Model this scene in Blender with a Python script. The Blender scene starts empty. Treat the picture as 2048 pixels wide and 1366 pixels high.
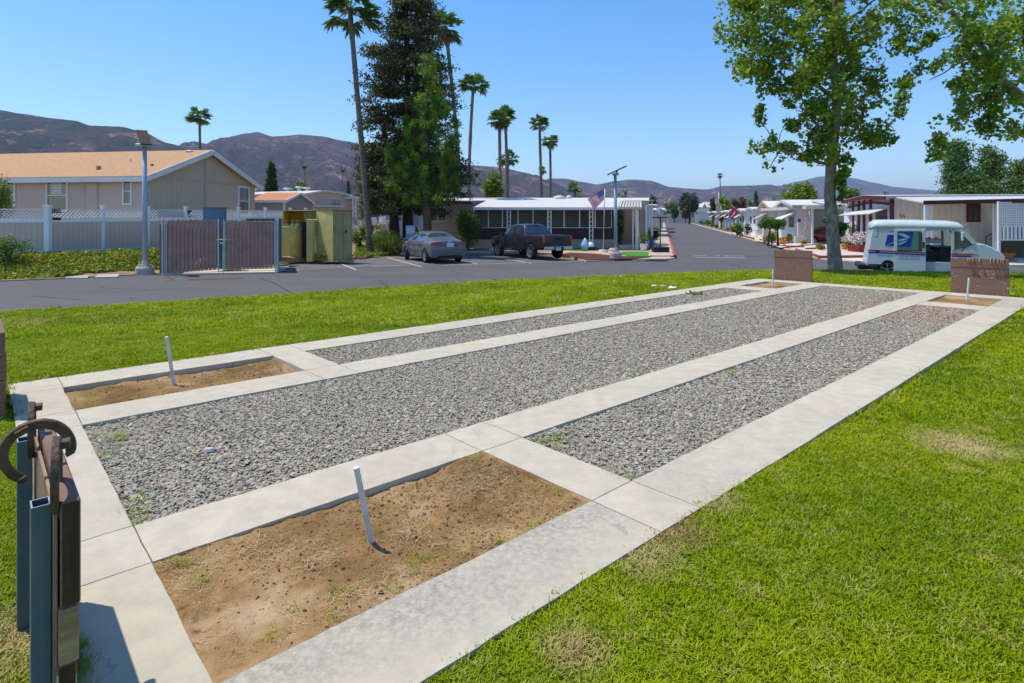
import bpy, bmesh, math, random
import numpy as np
from mathutils import Vector, Matrix, Euler, noise as mnoise

random.seed(7); rng = np.random.default_rng(7)
C = bpy.context.scene.collection
SC = bpy.context.scene
R = math.radians

# ------------------------------------------------------------------ camera, sky, sun, exposure
HAZE = 0.00012
F, YH, H = 1176.0, 444.0, 1.5          # focal length and horizon row on the 2048 x 1366 photograph, eye height
cam_d = bpy.data.cameras.new('camera'); cam = bpy.data.objects.new('camera', cam_d); C.objects.link(cam)
cam.location = (0, 0, H); cam.rotation_euler = (R(90), 0, 0)
cam_d.sensor_width = 36; cam_d.lens = 36 * F / 2048; cam_d.shift_y = -(683 - YH) / 2048
cam_d.clip_start = 0.05; cam_d.clip_end = 30000
SC.camera = cam
SUN = Vector((-0.30, 0.07, 0.72)).normalized()
EL = math.asin(SUN.z); AZ = math.atan2(SUN.x, SUN.y)
w = bpy.data.worlds.new('World'); SC.world = w; w.use_nodes = True
nt = w.node_tree; bg = nt.nodes['Background']
sky = nt.nodes.new('ShaderNodeTexSky'); sky.sky_type = 'NISHITA'; sky.sun_disc = False
sky.sun_elevation = EL; sky.sun_rotation = AZ; sky.altitude = 0; sky.air_density = 1.0; sky.dust_density = 0.3; sky.ozone_density = 3.0
hsv = nt.nodes.new('ShaderNodeHueSaturation'); hsv.inputs['Saturation'].default_value = 1.3; hsv.inputs['Value'].default_value = 1.12; nt.links.new(sky.outputs[0], hsv.inputs['Color']); nt.links.new(hsv.outputs[0], bg.inputs[0]); bg.inputs[1].default_value = 0.15
sd = bpy.data.lights.new('sun', 'SUN'); sd.energy = 4.0; sd.angle = R(0.53); sd.color = (1.0, 0.925, 0.80)
so = bpy.data.objects.new('sun', sd); C.objects.link(so); so.location = (0, 0, 60)
so.rotation_euler = SUN.to_track_quat('Z', 'Y').to_euler()
SC.view_settings.view_transform = 'Standard'; SC.view_settings.look = 'None'
SC.view_settings.exposure = 0.34; SC.view_settings.gamma = 1.0
SC.cycles.max_bounces = 6; SC.cycles.diffuse_bounces = 3; SC.cycles.glossy_bounces = 2
SC.cycles.transmission_bounces = 3; SC.cycles.transparent_max_bounces = 6; SC.cycles.volume_bounces = 0
SC.cycles.use_denoising = True; SC.cycles.sample_clamp_indirect = 6

# ------------------------------------------------------------------ where things stand
def clamp(a, lo=0.0, hi=1.0): return lo if a < lo else hi if a > hi else a
def sst(a): a = clamp(a); return a * a * (3 - 2 * a)
def zr(x, y):                            # level of the asphalt: falls to the right, climbs up the street
    return -0.40 - 0.02 * clamp(x - 6, 0, 10) * clamp((33 - y) / 6) + 0.011 * clamp(y - 31, 0, 270)
FLP = []                                 # far edge of the cross road, filled in below
def far_y(x):
    if not FLP: return 22.0
    if x <= FLP[0].x: return FLP[0].y
    for a, b in zip(FLP, FLP[1:]):
        if x <= b.x: return a.y + (b.y - a.y) * (x - a.x) / (b.x - a.x)
    return FLP[-1].y
def zg(x, y):                            # level of the yards: a bank climbs from the road to the fence on the left
    k = clamp((-7.5 - x) / 4); k = k * k * (3 - 2 * k); d = clamp((y - far_y(x)) / 3.6); d = d * d * (3 - 2 * d)
    return zr(x, y) + 0.10 * (1 - k) + (0.64 * d - 0.02) * k
def P(px, py, z):                        # the point of height z seen at a pixel
    Y = F * (H - z) / (py - YH); return Vector(((px - 1024) / F * Y, Y, z))
def D(px, py, Y):                        # the point at distance Y seen at a pixel
    return Vector(((px - 1024) / F * Y, Y, H - (py - YH) / F * Y))
def XD(px, Y): return (px - 1024) / F * Y
def ZD(py, Y): return H - (py - YH) / F * Y
def G(px, py, f=zr):                     # the point of a surface seen at a pixel
    z = -0.4
    for _ in range(60):
        if py - YH < 1.0: Y = 300.0
        else: Y = min(F * (H - z) / (py - YH), 400)
        z = 0.5 * z + 0.5 * f((px - 1024) / F * Y, Y)
    return Vector(((px - 1024) / F * Y, Y, f((px - 1024) / F * Y, Y)))
TH = R(47.8); ST, CT = math.sin(TH), math.cos(TH)
def uv(u, v, z=0.0): return Vector((u * ST + v * CT, u * CT - v * ST, z))
def to_uv(x, y): return x * ST + y * CT, x * CT - y * ST

# ------------------------------------------------------------------ materials
def new_mat(name):
    m = bpy.data.materials.new(name); m.use_nodes = True
    n = m.node_tree; b = n.nodes['Principled BSDF']; b.inputs['Specular IOR Level'].default_value = 0.15; return m, n, b
def N(n, t, **k):
    x = n.nodes.new(t)
    for a, v in k.items(): setattr(x, a, v)
    return x
def coord(n, scale=(1, 1, 1), which='Object', rot=(0, 0, 0)):
    if which == 'World':
        g = N(n, 'ShaderNodeNewGeometry'); src = g.outputs['Position']
    else:
        t = N(n, 'ShaderNodeTexCoord'); src = t.outputs[which]
    mp = N(n, 'ShaderNodeMapping'); mp.inputs['Scale'].default_value = scale; mp.inputs['Rotation'].default_value = rot
    n.links.new(src, mp.inputs[0]); return mp.outputs[0]
def noise_node(n, vec, scale, detail=4, rough=0.55):
    x = N(n, 'ShaderNodeTexNoise'); x.inputs['Scale'].default_value = scale
    x.inputs['Detail'].default_value = detail; x.inputs['Roughness'].default_value = rough
    n.links.new(vec, x.inputs['Vector']); return x.outputs['Fac']
def ramp(n, fac, stops):
    r = N(n, 'ShaderNodeValToRGB'); e = r.color_ramp.elements
    while len(e) < len(stops): e.new(0.5)
    for i, (p, c) in enumerate(stops):
        e[i].position = p; e[i].color = (c[0], c[1], c[2], 1) if not isinstance(c, (int, float)) else (c, c, c, 1)
    n.links.new(fac, r.inputs[0]); return r.outputs[0]
def mix(n, fac, a, b, mode='MIX'):
    x = N(n, 'ShaderNodeMix', data_type='RGBA', blend_type=mode)
    for s, v in (('Factor', fac),):
        if isinstance(v, (int, float)): x.inputs[0].default_value = v
        else: n.links.new(v, x.inputs[0])
    for i, v in ((6, a), (7, b)):
        if isinstance(v, (tuple, list)): x.inputs[i].default_value = (v[0], v[1], v[2], 1)
        else: n.links.new(v, x.inputs[i])
    return x.outputs[2]
def bump(n, b, h, strength, dist=0.02):
    x = N(n, 'ShaderNodeBump'); x.inputs['Strength'].default_value = strength; x.inputs['Distance'].default_value = dist
    n.links.new(h, x.inputs['Height']); n.links.new(x.outputs[0], b.inputs['Normal'])
def mat(name, col, rough=0.7, metal=0.0, var=0.15, vs=3.0, col2=None, bs=0.0, bscale=40, bd=0.01, spec=0.2, emit=None, trans=0, alpha=1, scale=(1,1,1), coat=0):
    m, n, b = new_mat(name)
    b.inputs['Roughness'].default_value = rough; b.inputs['Metallic'].default_value = metal
    b.inputs['Specular IOR Level'].default_value = spec
    if coat: b.inputs['Coat Weight'].default_value = coat; b.inputs['Coat Roughness'].default_value = 0.06
    if var or col2:
        v = coord(n, scale); f = noise_node(n, v, vs, 5, 0.6)
        c2 = col2 or tuple(x * (1 - var) for x in col); c1 = col if col2 else tuple(min(1, x * (1 + var * 0.6)) for x in col)
        n.links.new(ramp(n, f, [(0.32, c2), (0.68, c1)]), b.inputs['Base Color'])
    else: b.inputs['Base Color'].default_value = (*col, 1)
    if bs:
        v = coord(n, scale); bump(n, b, noise_node(n, v, bscale, 3), bs, bd)
    if trans: b.inputs['Transmission Weight'].default_value = trans
    if alpha < 1: b.inputs['Alpha'].default_value = alpha
    if emit: b.inputs['Emission Color'].default_value = (*emit, 1); b.inputs['Emission Strength'].default_value = 1
    return m
def leaf_mat(name, cols, rough=0.45, spec=0.35, trans=0.25, ws=0.6, by='World'):
    """foliage: colour varies leaf by leaf and in patches of the crown; light passes through the leaves"""
    m, n, b = new_mat(name)
    vec = coord(n, which='World'); f = noise_node(n, vec, ws, 3, 0.6)
    a = N(n, 'ShaderNodeAttribute'); a.attribute_name = 'tint'
    mm = N(n, 'ShaderNodeMath', operation='ADD'); n.links.new(f, mm.inputs[0]); n.links.new(a.outputs['Fac'], mm.inputs[1])
    m2 = N(n, 'ShaderNodeMath', operation='MULTIPLY'); n.links.new(mm.outputs[0], m2.inputs[0]); m2.inputs[1].default_value = 0.5
    k = len(cols); col = ramp(n, m2.outputs[0], [(0.25 + 0.5 * i / (k - 1), c) for i, c in enumerate(cols)])
    n.links.new(col, b.inputs['Base Color']); b.inputs['Roughness'].default_value = rough; b.inputs['Specular IOR Level'].default_value = spec
    if trans:
        t = N(n, 'ShaderNodeBsdfTranslucent'); n.links.new(mix(n, 0.5, col, (0.25, 0.42, 0.03), 'MIX'), t.inputs['Color'])
        ms = N(n, 'ShaderNodeMixShader'); ms.inputs[0].default_value = trans
        n.links.new(b.outputs[0], ms.inputs[1]); n.links.new(t.outputs[0], ms.inputs[2])
        n.links.new(ms.outputs[0], n.nodes['Material Output'].inputs['Surface'])
    return m
def stripe_mat(name, c1, c2, period, duty=0.5, axis='X', rough=0.6, which='Object', wobble=0.0, depth=0.4, rot=(0,0,0)):
    """board and batten, lap siding, slats: grooves as real relief in the bump and a change of tone in the groove"""
    m, n, b = new_mat(name)
    v = coord(n, (1 / period,) * 3, which, rot); s = N(n, 'ShaderNodeSeparateXYZ'); n.links.new(v, s.inputs[0])
    fr = N(n, 'ShaderNodeMath', operation='FRACT'); n.links.new(s.outputs[axis], fr.inputs[0])
    rr = ramp(n, fr.outputs[0], [(0.0, 0.0), (0.03, 0.0), (0.05, 1.0), (duty, 1.0), (duty + 0.03, 0.25), (1.0, 0.15)])
    v2 = coord(n, which='Object'); f = noise_node(n, v2, 2.0, 4)
    col = mix(n, rr, c2, c1); col = mix(n, f, col, tuple(x * 0.85 for x in c1))
    n.links.new(col, b.inputs['Base Color']); b.inputs['Roughness'].default_value = rough
    bump(n, b, rr, depth, 0.01); return m
M = {}
def shade(o, smooth=True):
    o.data.polygons.foreach_set('use_smooth', [smooth] * len(o.data.polygons))

# ------------------------------------------------------------------ objects
def tag(o, label=None, cat=None, group=None, kind=None):
    if label: o['label'] = label
    if cat: o['category'] = cat
    if group: o['group'] = group
    if kind: o['kind'] = kind
    return o
def thing(name, label, cat, loc=(0, 0, 0), rz=0.0, group=None):
    o = bpy.data.objects.new(name, None); C.objects.link(o); o.location = loc; o.rotation_euler = (0, 0, rz)
    o.empty_display_size = 0.2
    return tag(o, label, cat, group)
def pmat(p):
    return Matrix.Translation(p.location) @ p.rotation_euler.to_matrix().to_4x4() @ Matrix.Diagonal((*p.scale, 1)) if p.parent is None else pmat(p.parent) @ (Matrix.Translation(p.location) @ p.rotation_euler.to_matrix().to_4x4())
def link(name, me, m=None, parent=None, world=False):
    o = bpy.data.objects.new(name, me); C.objects.link(o)
    if m is not None:
        for x in (m if isinstance(m, (list, tuple)) else [m]): me.materials.append(x)
    if parent is not None:
        o.parent = parent
        if world: me.transform(pmat(parent).inverted())
    return o
class MB:
    def __init__(s): s.v = []; s.f = []; s.mi = []; s.cur = 0
    def add(s, vs, fs):
        k = len(s.v); s.v += [tuple(x) for x in vs]; s.f += [tuple(i + k for i in f) for f in fs]; s.mi += [s.cur] * len(fs); return s
    def box(s, x0, x1, y0, y1, z0, z1, T=None):
        vs = [Vector(p) for p in ((x0,y0,z0),(x1,y0,z0),(x1,y1,z0),(x0,y1,z0),(x0,y0,z1),(x1,y0,z1),(x1,y1,z1),(x0,y1,z1))]
        if T is not None: vs = [T @ p for p in vs]
        return s.add(vs, [(0,3,2,1),(4,5,6,7),(0,1,5,4),(1,2,6,5),(2,3,7,6),(3,0,4,7)])
    def cbox(s, c, d, T=None):
        return s.box(c[0]-d[0]/2, c[0]+d[0]/2, c[1]-d[1]/2, c[1]+d[1]/2, c[2]-d[2]/2, c[2]+d[2]/2, T)
    def bar(s, a, b, wd, ht=None, up=(0, 0, 1)):
        """a rectangular bar from a to b"""
        a = Vector(a); b = Vector(b); ht = ht or wd; d = (b - a)
        if d.length < 1e-6: return s
        d.normalize(); up = Vector(up)
        if abs(d.dot(up)) > 0.99: up = Vector((0, 1, 0))
        x = d.cross(up).normalized() * wd / 2; y = x.cross(d).normalized() * ht / 2
        vs = [a-x-y, a+x-y, a+x+y, a-x+y, b-x-y, b+x-y, b+x+y, b-x+y]
        return s.add(vs, [(0,3,2,1),(4,5,6,7),(0,1,5,4),(1,2,6,5),(2,3,7,6),(3,0,4,7)])
    def tube(s, pts, rad, n=10, caps=True):
        pts = [Vector(p) for p in pts]; k = len(pts)
        if isinstance(rad, (int, float)): rad = [rad] * k
        rings = []; ref = None
        for i, p in enumerate(pts):
            d = (pts[min(i+1, k-1)] - pts[max(i-1, 0)]).normalized()
            if ref is None: ref = Vector((1, 0, 0)) if abs(d.x) < 0.9 else Vector((0, 1, 0))
            x = (ref - d * ref.dot(d)).normalized(); y = d.cross(x); ref = x
            rings.append([p + (x * math.cos(t) + y * math.sin(t)) * rad[i] for t in [2*math.pi*j/n for j in range(n)]])
        vs = [q for r in rings for q in r]; fs = []
        for i in range(k-1):
            for j in range(n): fs.append((i*n+j, i*n+(j+1) % n, (i+1)*n+(j+1) % n, (i+1)*n+j))
        if caps: fs.append(tuple(reversed(range(n)))); fs.append(tuple((k-1)*n+j for j in range(n)))
        return s.add(vs, fs)
    def prism(s, poly, T):
        """poly: list of (a, b) in a plane, T(a, b, 0|1) gives the point on the near and far face"""
        k = len(poly); vs = [T(a, b, 0) for a, b in poly] + [T(a, b, 1) for a, b in poly]
        fs = [tuple(range(k)), tuple(reversed(range(k, 2*k)))] + [(i, i+k, (i+1) % k + k, (i+1) % k) for i in range(k)]
        return s.add(vs, fs)
    def slab(s, quad, th):
        """a thick panel from four corner points, thickness th against its normal"""
        q = [Vector(p) for p in quad]; nrm = (q[1]-q[0]).cross(q[2]-q[0]).normalized() * th
        k = len(q)
        return s.add(q + [p - nrm for p in q], [tuple(range(k)), tuple(reversed(range(k, 2*k)))] + [(i, i+k, (i+1) % k+k, (i+1) % k) for i in range(k)])
    def mat(s, i): s.cur = i; return s
    def build(s, name, m=None, parent=None, world=True, smooth=False, bevel=0.0, fixn=True):
        me = bpy.data.meshes.new(name); me.from_pydata(s.v, [], s.f); me.update()
        me.polygons.foreach_set('material_index', s.mi)
        if bevel or fixn:
            bm = bmesh.new(); bm.from_mesh(me)
            if fixn: bmesh.ops.recalc_face_normals(bm, faces=bm.faces)
            if bevel: bmesh.ops.bevel(bm, geom=bm.edges[:], offset=bevel, segments=1, affect='EDGES', clamp_overlap=True)
            bm.to_mesh(me); bm.free()
        o = link(name, me, m, parent, world)
        if smooth: shade(o)
        return o
def np_mesh(name, V, Fq, mat_=None, parent=None, world=False, tint=None, smooth=False):
    """V (n,3), Fq (m,k) all faces of k corners"""
    me = bpy.data.meshes.new(name); n, m_, k = len(V), len(Fq), Fq.shape[1]
    me.vertices.add(n); me.vertices.foreach_set('co', np.asarray(V, 'f').ravel())
    me.loops.add(m_ * k); me.loops.foreach_set('vertex_index', np.asarray(Fq, 'i').ravel())
    me.polygons.add(m_); me.polygons.foreach_set('loop_start', np.arange(0, m_ * k, k, dtype='i'))
    me.polygons.foreach_set('loop_total', np.full(m_, k, 'i')); me.polygons.foreach_set('use_smooth', np.full(m_, smooth))
    me.update(calc_edges=True); me.validate()
    if tint is not None:
        a = me.attributes.new('tint', 'FLOAT', 'POINT'); a.data.foreach_set('value', np.asarray(tint, 'f'))
    return link(name, me, mat_, parent, world)
def copy_tree(o, loc, rz, label, group=None):
    def rec(a, p):
        c = a.copy(); C.objects.link(c)
        if p is not None: c.parent = p; c.matrix_parent_inverse = a.matrix_parent_inverse.copy()
        for ch in a.children: rec(ch, c)
        return c
    r = rec(o, None); r.location = loc; r.rotation_euler = (0, 0, rz); r['label'] = label
    if group: r['group'] = group
    return r
def instancer(name, pts, rots, scl, idx, variants, kind='stuff'):
    """scatter: one object whose points carry copies of a few small meshes"""
    me = bpy.data.meshes.new(name); n = len(pts); me.vertices.add(n); me.vertices.foreach_set('co', np.asarray(pts, 'f').ravel())
    a = me.attributes.new('irot', 'FLOAT_VECTOR', 'POINT'); a.data.foreach_set('vector', np.asarray(rots, 'f').ravel())
    a = me.attributes.new('iscl', 'FLOAT', 'POINT'); a.data.foreach_set('value', np.asarray(scl, 'f'))
    a = me.attributes.new('iidx', 'INT', 'POINT'); a.data.foreach_set('value', np.asarray(idx, 'i'))
    o = bpy.data.objects.new(name, me); C.objects.link(o)
    col = bpy.data.collections.new(name + '_source')
    for i, v in enumerate(variants):
        ov = bpy.data.objects.new('%s_piece_%02d' % (name, i), v); col.objects.link(ov)
    g = bpy.data.node_groups.new(name, 'GeometryNodeTree')
    g.interface.new_socket('Geometry', in_out='INPUT', socket_type='NodeSocketGeometry')
    g.interface.new_socket('Geometry', in_out='OUTPUT', socket_type='NodeSocketGeometry')
    gi = g.nodes.new('NodeGroupInput'); go = g.nodes.new('NodeGroupOutput')
    ip = g.nodes.new('GeometryNodeInstanceOnPoints'); ci = g.nodes.new('GeometryNodeCollectionInfo')
    ci.inputs['Collection'].default_value = col; ci.inputs['Separate Children'].default_value = True; ci.inputs['Reset Children'].default_value = True
    def na(nm, t):
        x = g.nodes.new('GeometryNodeInputNamedAttribute'); x.data_type = t; x.inputs['Name'].default_value = nm; return x.outputs['Attribute']
    g.links.new(gi.outputs[0], ip.inputs['Points']); g.links.new(ci.outputs[0], ip.inputs['Instance'])
    ip.inputs['Pick Instance'].default_value = True
    g.links.new(na('iidx', 'INT'), ip.inputs['Instance Index'])
    e2r = g.nodes.new('FunctionNodeEulerToRotation'); g.links.new(na('irot', 'FLOAT_VECTOR'), e2r.inputs[0]); g.links.new(e2r.outputs[0], ip.inputs['Rotation'])
    g.links.new(na('iscl', 'FLOAT'), ip.inputs['Scale']); g.links.new(ip.outputs[0], go.inputs[0])
    md = o.modifiers.new('scatter', 'NODES'); md.node_group = g
    if kind: o['kind'] = kind
    return o
def sheet(name, poly, f, off, m, step=1.0, kind='structure', thick=0.0):
    """a ground surface: polygon in plan, cut on a grid so it follows the surface f(x, y) + off"""
    bm = bmesh.new(); vs = [bm.verts.new((p[0], p[1], 0)) for p in poly]; bm.faces.new(vs)
    xs = [p[0] for p in poly]; ys = [p[1] for p in poly]
    if step:
        for ax, lo, hi in ((0, min(xs), max(xs)), (1, min(ys), max(ys))):
            t = math.ceil(lo / step) * step
            cuts = []
            while t < hi: cuts.append(t); t += step
            for c in cuts:
                co = (c, 0, 0) if ax == 0 else (0, c, 0); no = (1, 0, 0) if ax == 0 else (0, 1, 0)
                bmesh.ops.bisect_plane(bm, geom=bm.verts[:] + bm.edges[:] + bm.faces[:], plane_co=co, plane_no=no, dist=1e-5)
    if thick:
        r = bmesh.ops.extrude_face_region(bm, geom=bm.faces[:])
        for v in [g for g in r['geom'] if isinstance(g, bmesh.types.BMVert)]: v.co.z = 1
    for v in bm.verts:
        top = v.co.z > 0.5 or not thick
        v.co.z = f(v.co.x, v.co.y) + off - (0 if top else thick)
    bmesh.ops.recalc_face_normals(bm, faces=bm.faces)
    if not thick:
        for fc in bm.faces:
            if fc.normal.z < 0: fc.normal_flip()
    bmesh.ops.triangulate(bm, faces=bm.faces)
    me = bpy.data.meshes.new(name); bm.to_mesh(me); bm.free()
    o = link(name, me, m)
    if kind: o['kind'] = kind
    return o
# ------------------------------------------------------------------ ground, road, kerbs
def asphalt(name, c, var=0.12, fresh=True):
    m, n, b = new_mat(name); v = coord(n, which='World')
    f1 = noise_node(n, v, 0.35, 5, 0.6); f2 = noise_node(n, v, 60, 3, 0.7); f3 = noise_node(n, coord(n, (0.15, 1.2, 1), 'World'), 0.8, 4)
    col = ramp(n, f1, [(0.3, tuple(x * (1 - var*1.6) for x in c)), (0.7, tuple(x * (1 + var*1.6) for x in c))])
    col = mix(n, 0.35, col, ramp(n, f2, [(0.3, tuple(x * 0.55 for x in c)), (0.7, tuple(x * 1.5 for x in c))]))
    col = mix(n, 0.25, col, ramp(n, f3, [(0.35, tuple(x * 0.8 for x in c)), (0.65, tuple(x * 1.25 for x in c))]))
    # cracks
    wv = N(n, 'ShaderNodeTexVoronoi', feature='DISTANCE_TO_EDGE'); wv.inputs['Scale'].default_value = 0.16 if fresh else 0.4
    d = N(n, 'ShaderNodeVectorMath', operation='ADD'); nn = N(n, 'ShaderNodeTexNoise'); nn.inputs['Scale'].default_value = 1.3; nn.inputs['Detail'].default_value = 6
    n.links.new(v, nn.inputs['Vector']); n.links.new(v, d.inputs[0]); sc_ = N(n, 'ShaderNodeVectorMath', operation='SCALE'); sc_.inputs['Scale'].default_value = 1.3
    n.links.new(nn.outputs['Color'], sc_.inputs[0]); n.links.new(sc_.outputs[0], d.inputs[1]); n.links.new(d.outputs[0], wv.inputs['Vector'])
    cr = ramp(n, wv.outputs['Distance'], [(0.0, 1.0), (0.0042 if fresh else 0.012, 0.0)])
    gate = ramp(n, noise_node(n, v, 0.22, 2), [(0.44, 0.0), (0.56, 0.9)])
    mm = N(n, 'ShaderNodeMath', operation='MULTIPLY'); n.links.new(cr, mm.inputs[0]); n.links.new(gate, mm.inputs[1])
    col = mix(n, mm.outputs[0], col, tuple(x * 0.35 for x in c))
    n.links.new(col, b.inputs['Base Color']); b.inputs['Roughness'].default_value = 0.82; b.inputs['Specular IOR Level'].default_value = 0.35
    bump(n, b, f2, 0.35, 0.01); return m
M['asphalt'] = asphalt('asphalt', (0.092, 0.084, 0.082))
M['old_asphalt'] = asphalt('old_asphalt', (0.125, 0.118, 0.115), 0.2, False)
M['soil'] = mat('soil', (0.36, 0.25, 0.16), 0.95, col2=(0.22, 0.15, 0.09), vs=1.2, bs=0.6, bscale=25, bd=0.03)
M['dryland'] = mat('dryland', (0.20, 0.17, 0.10), 0.95, col2=(0.09, 0.10, 0.04), vs=0.05)
M['paint_white'] = mat('paint_white', (0.55, 0.54, 0.50), 0.7, col2=(0.30, 0.29, 0.27), vs=9)
M['paint_red'] = mat('paint_red', (0.42, 0.09, 0.07), 0.7, var=0.3, vs=5)
M['kerb'] = mat('kerb', (0.46, 0.37, 0.28), 0.85, var=0.2, vs=3, bs=0.2)
M['pale_concrete'] = mat('pale_concrete', (0.58, 0.53, 0.46), 0.85, var=0.12, vs=2, bs=0.2)

# one sheet to the horizon
xs = sorted(set([-6000, -3000, -1500, -700, -300, -150, -100] + list(range(-80, 121, 4)) + [6, 16] + [150, 200, 300, 700, 1500, 3000, 6000, 8000]))
ys = sorted(set([-400, -150, -60] + list(range(-30, 61, 3)) + [31, 70, 90, 110, 140, 170, 200, 250, 301, 400, 700, 1200, 2500, 5000, 9000]))
V = np.array([(x, y, zr(x, y) - 0.06) for y in ys for x in xs]); nx = len(xs)
Fq = np.array([(j*nx+i, j*nx+i+1, (j+1)*nx+i+1, (j+1)*nx+i) for j in range(len(ys)-1) for i in range(nx-1)])
o = np_mesh('ground', V, Fq, M['dryland']); o['kind'] = 'structure'

far_l = [(-900, 600), (0, 563), (150, 557), (300, 549), (560, 543), (740, 533), (960, 525), (1110, 522), (1280, 519), (1340, 518.5)]
st_l = [(1353, 517), (1345, 497), (1337, 468)]
st_end_l, st_end_r = (1331.5, 444.5), (1369, 444.5)
st_r = [(1400, 450.5), (1430, 460), (1500, 480), (1580, 502)]
far_r = [(1612, 512), (1650, 521), (1722, 525.5), (1900, 532), (2048, 538), (2600, 560)]
def g2(l): return [G(a, b) for a, b in l]
FL, SL, SR, FR = g2(far_l), g2(st_l), g2(st_r), g2(far_r); FLP += FL
def up(a, b, Y): t = (Y - a.y) / (b.y - a.y); return Vector((a.x + (b.x - a.x) * t, Y, 0))
EL_ = up(SL[0], SL[2], 190); ER_ = up(SR[1], SR[3], 190)
ER_.x = EL_.x + 7.5
road_poly = [Vector((FL[0].x, 3, 0))] + FL + SL + [EL_, ER_] + list(reversed(SR[1:])) [::-1][::-1][:0] + []
road_poly += [up(Vector((ER_.x, 190, 0)), SR[3], 110), up(Vector((ER_.x, 190, 0)), SR[3], 60), SR[3]] + FR + [Vector((FR[-1].x, 3, 0))]
sheet('road', road_poly, zr, 0.0, M['asphalt'], 3.0)
STL = lambda Y: up(SL[0], EL_, Y).x; STR = lambda Y: up(SR[3], Vector((ER_.x, 190, 0)), Y).x

# parking bay, older asphalt, in front of the dark house
pk = [G(556, 543.5), G(740, 533.5), G(960, 525.5), G(1112, 522.5)]
pk_far = [G(1100, 506), G(1000, 506), G(930, 506), G(800, 511), G(640, 513.5), G(556, 516.5)]
sheet('parking_bay', pk + pk_far, zr, 0.004, M['old_asphalt'], 3.0)
def line(name, a, b, wdt, m, off=0.009, f=zr):
    a = Vector((a[0], a[1], 0)); b = Vector((b[0], b[1], 0)); d = (b - a).normalized(); s = Vector((-d.y, d.x, 0)) * wdt / 2
    return sheet(name, [a - s, b - s, b + s, a + s], f, off, m, 1.5)
def pl(a, b, wdt=0.11): return line('parking_line', G(*a), G(*b), wdt, M['paint_white'])
pl((652, 516), (712, 540)); pl((770, 513.5), (843, 534)); pl((922, 522), (958, 529)); pl((1008, 517), (1062, 527)); pl((1112, 508), (1166, 521.5))
pl((560, 542.5), (600, 540.8)); pl((745, 533.5), (822, 530.5)); pl((885, 531), (1168, 522), 0.13)
# stop bar and worn lettering at the mouth of the street
line('stop_line', G(1392, 515.2), G(1490, 516), 0.22, M['paint_white'])
def text_obj(name, s, size, m, ext=0.0, align='CENTER'):
    cu = bpy.data.curves.new(name, 'FONT'); cu.body = s; cu.size = size; cu.align_x = align; cu.align_y = 'CENTER'; cu.extrude = ext
    tmp = bpy.data.objects.new(name, cu); C.objects.link(tmp)
    dg = bpy.context.evaluated_depsgraph_get(); me = bpy.data.meshes.new_from_object(tmp.evaluated_get(dg)); bpy.data.objects.remove(tmp); 
    me.materials.clear(); o = bpy.data.objects.new(name, me); C.objects.link(o); me.materials.append(m); return o
t = text_obj('stop_lettering', 'STOP', 0.95, M['paint_white']); p = G(1434, 512)
t.scale = (1.25, 1.6, 1); t.location = (p.x, p.y, zr(p.x, p.y) + 0.012); t.rotation_euler = (R(0.6), 0, R(180)); t['kind'] = 'structure'

def crack(l, w_=.022):
    pp = []; r = random.Random(len(l) * 7 + l[0][0])
    for a, b in zip(l, l[1:]):
        for i in range(7): t = i / 7; pp.append(G(a[0] + (b[0]-a[0])*t + r.uniform(-4, 4), a[1] + (b[1]-a[1])*t + r.uniform(-.6, .6)))
    pp.append(G(*l[-1])); q = []
    for i, p in enumerate(pp):
        d = (pp[min(i+1, len(pp)-1)] - pp[max(i-1, 0)]); d.z = 0; d.normalize(); s_ = Vector((-d.y, d.x, 0)) * w_ / 2 * (0.3 + r.random()); q.append((p - s_, p + s_))
    b_ = MB(); 
    for (a, c), (d, e) in zip(q, q[1:]): b_.add([(v.x, v.y, zr(v.x, v.y) + .0045) for v in (a, d, e, c)], [(0, 1, 2, 3)])
    o = b_.build('road_crack', M['crack'], None, fixn=False); o['kind'] = 'structure'
M['crack'] = mat('crack', (0.022, 0.020, 0.019), 0.95, var=0.2)
crack([(515, 556), (545, 566), (590, 590), (640, 598)], .03); crack([(900, 540), (935, 552), (1010, 562)]); crack([(1455, 528), (1480, 533), (1496, 536)], .05); crack([(60, 592), (160, 600), (240, 596)]); crack([(1105, 530), (1180, 545), (1225, 550)]); crack([(700, 547), (760, 560), (775, 574)]); crack([(330, 552), (345, 560), (330, 566)]); crack([(200, 575), (300, 580), (420, 572)])
# kerbs of the street: red on the left where parking is forbidden, rolled concrete on the right
def kerb(name, pts, wdt, h, m, side=1, f=zr):
    b = MB(); pr = []
    for i, p in enumerate(pts):
        d = (Vector(pts[min(i+1, len(pts)-1)][:2]) - Vector(pts[max(i-1, 0)][:2])).normalized(); s = Vector((-d.y, d.x)) * side
        q = [(0, -0.05), (0, h), (0.03, h + 0.02), (wdt, h + 0.02), (wdt, -0.05)]
        for a, z in q: b.v.append((p[0] + s.x * a, p[1] + s.y * a, f(p[0], p[1]) + z))
        if i: 
            k = (i-1)*5
            for j in range(4): b.f.append((k+j, k+j+1, k+j+6, k+j+5)); b.mi.append(0)
    b.f.append(tuple(range(5))); b.mi.append(0); b.f.append(tuple(len(b.v)-5+i for i in range(5))); b.mi.append(0)
    o = b.build(name, m, None); o['kind'] = 'structure'; return o
L1 = [(STL(Y), Y) for Y in (SL[0].y + 0.4, 33, 36, 42, 50, 62, 80, 100, 130, 160, 189)]
kerb('red_kerb', L1, 0.16, 0.13, M['paint_red'], 1)
b = [(STL(Y) - 0.16, Y) for Y in (SL[0].y + 0.3, 36, 45, 60, 90, 130, 189)]; a = [(STL(Y) - 1.5, Y) for Y in (189, 130, 90, 60, 45, 36, SL[0].y + 0.3)]
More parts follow.
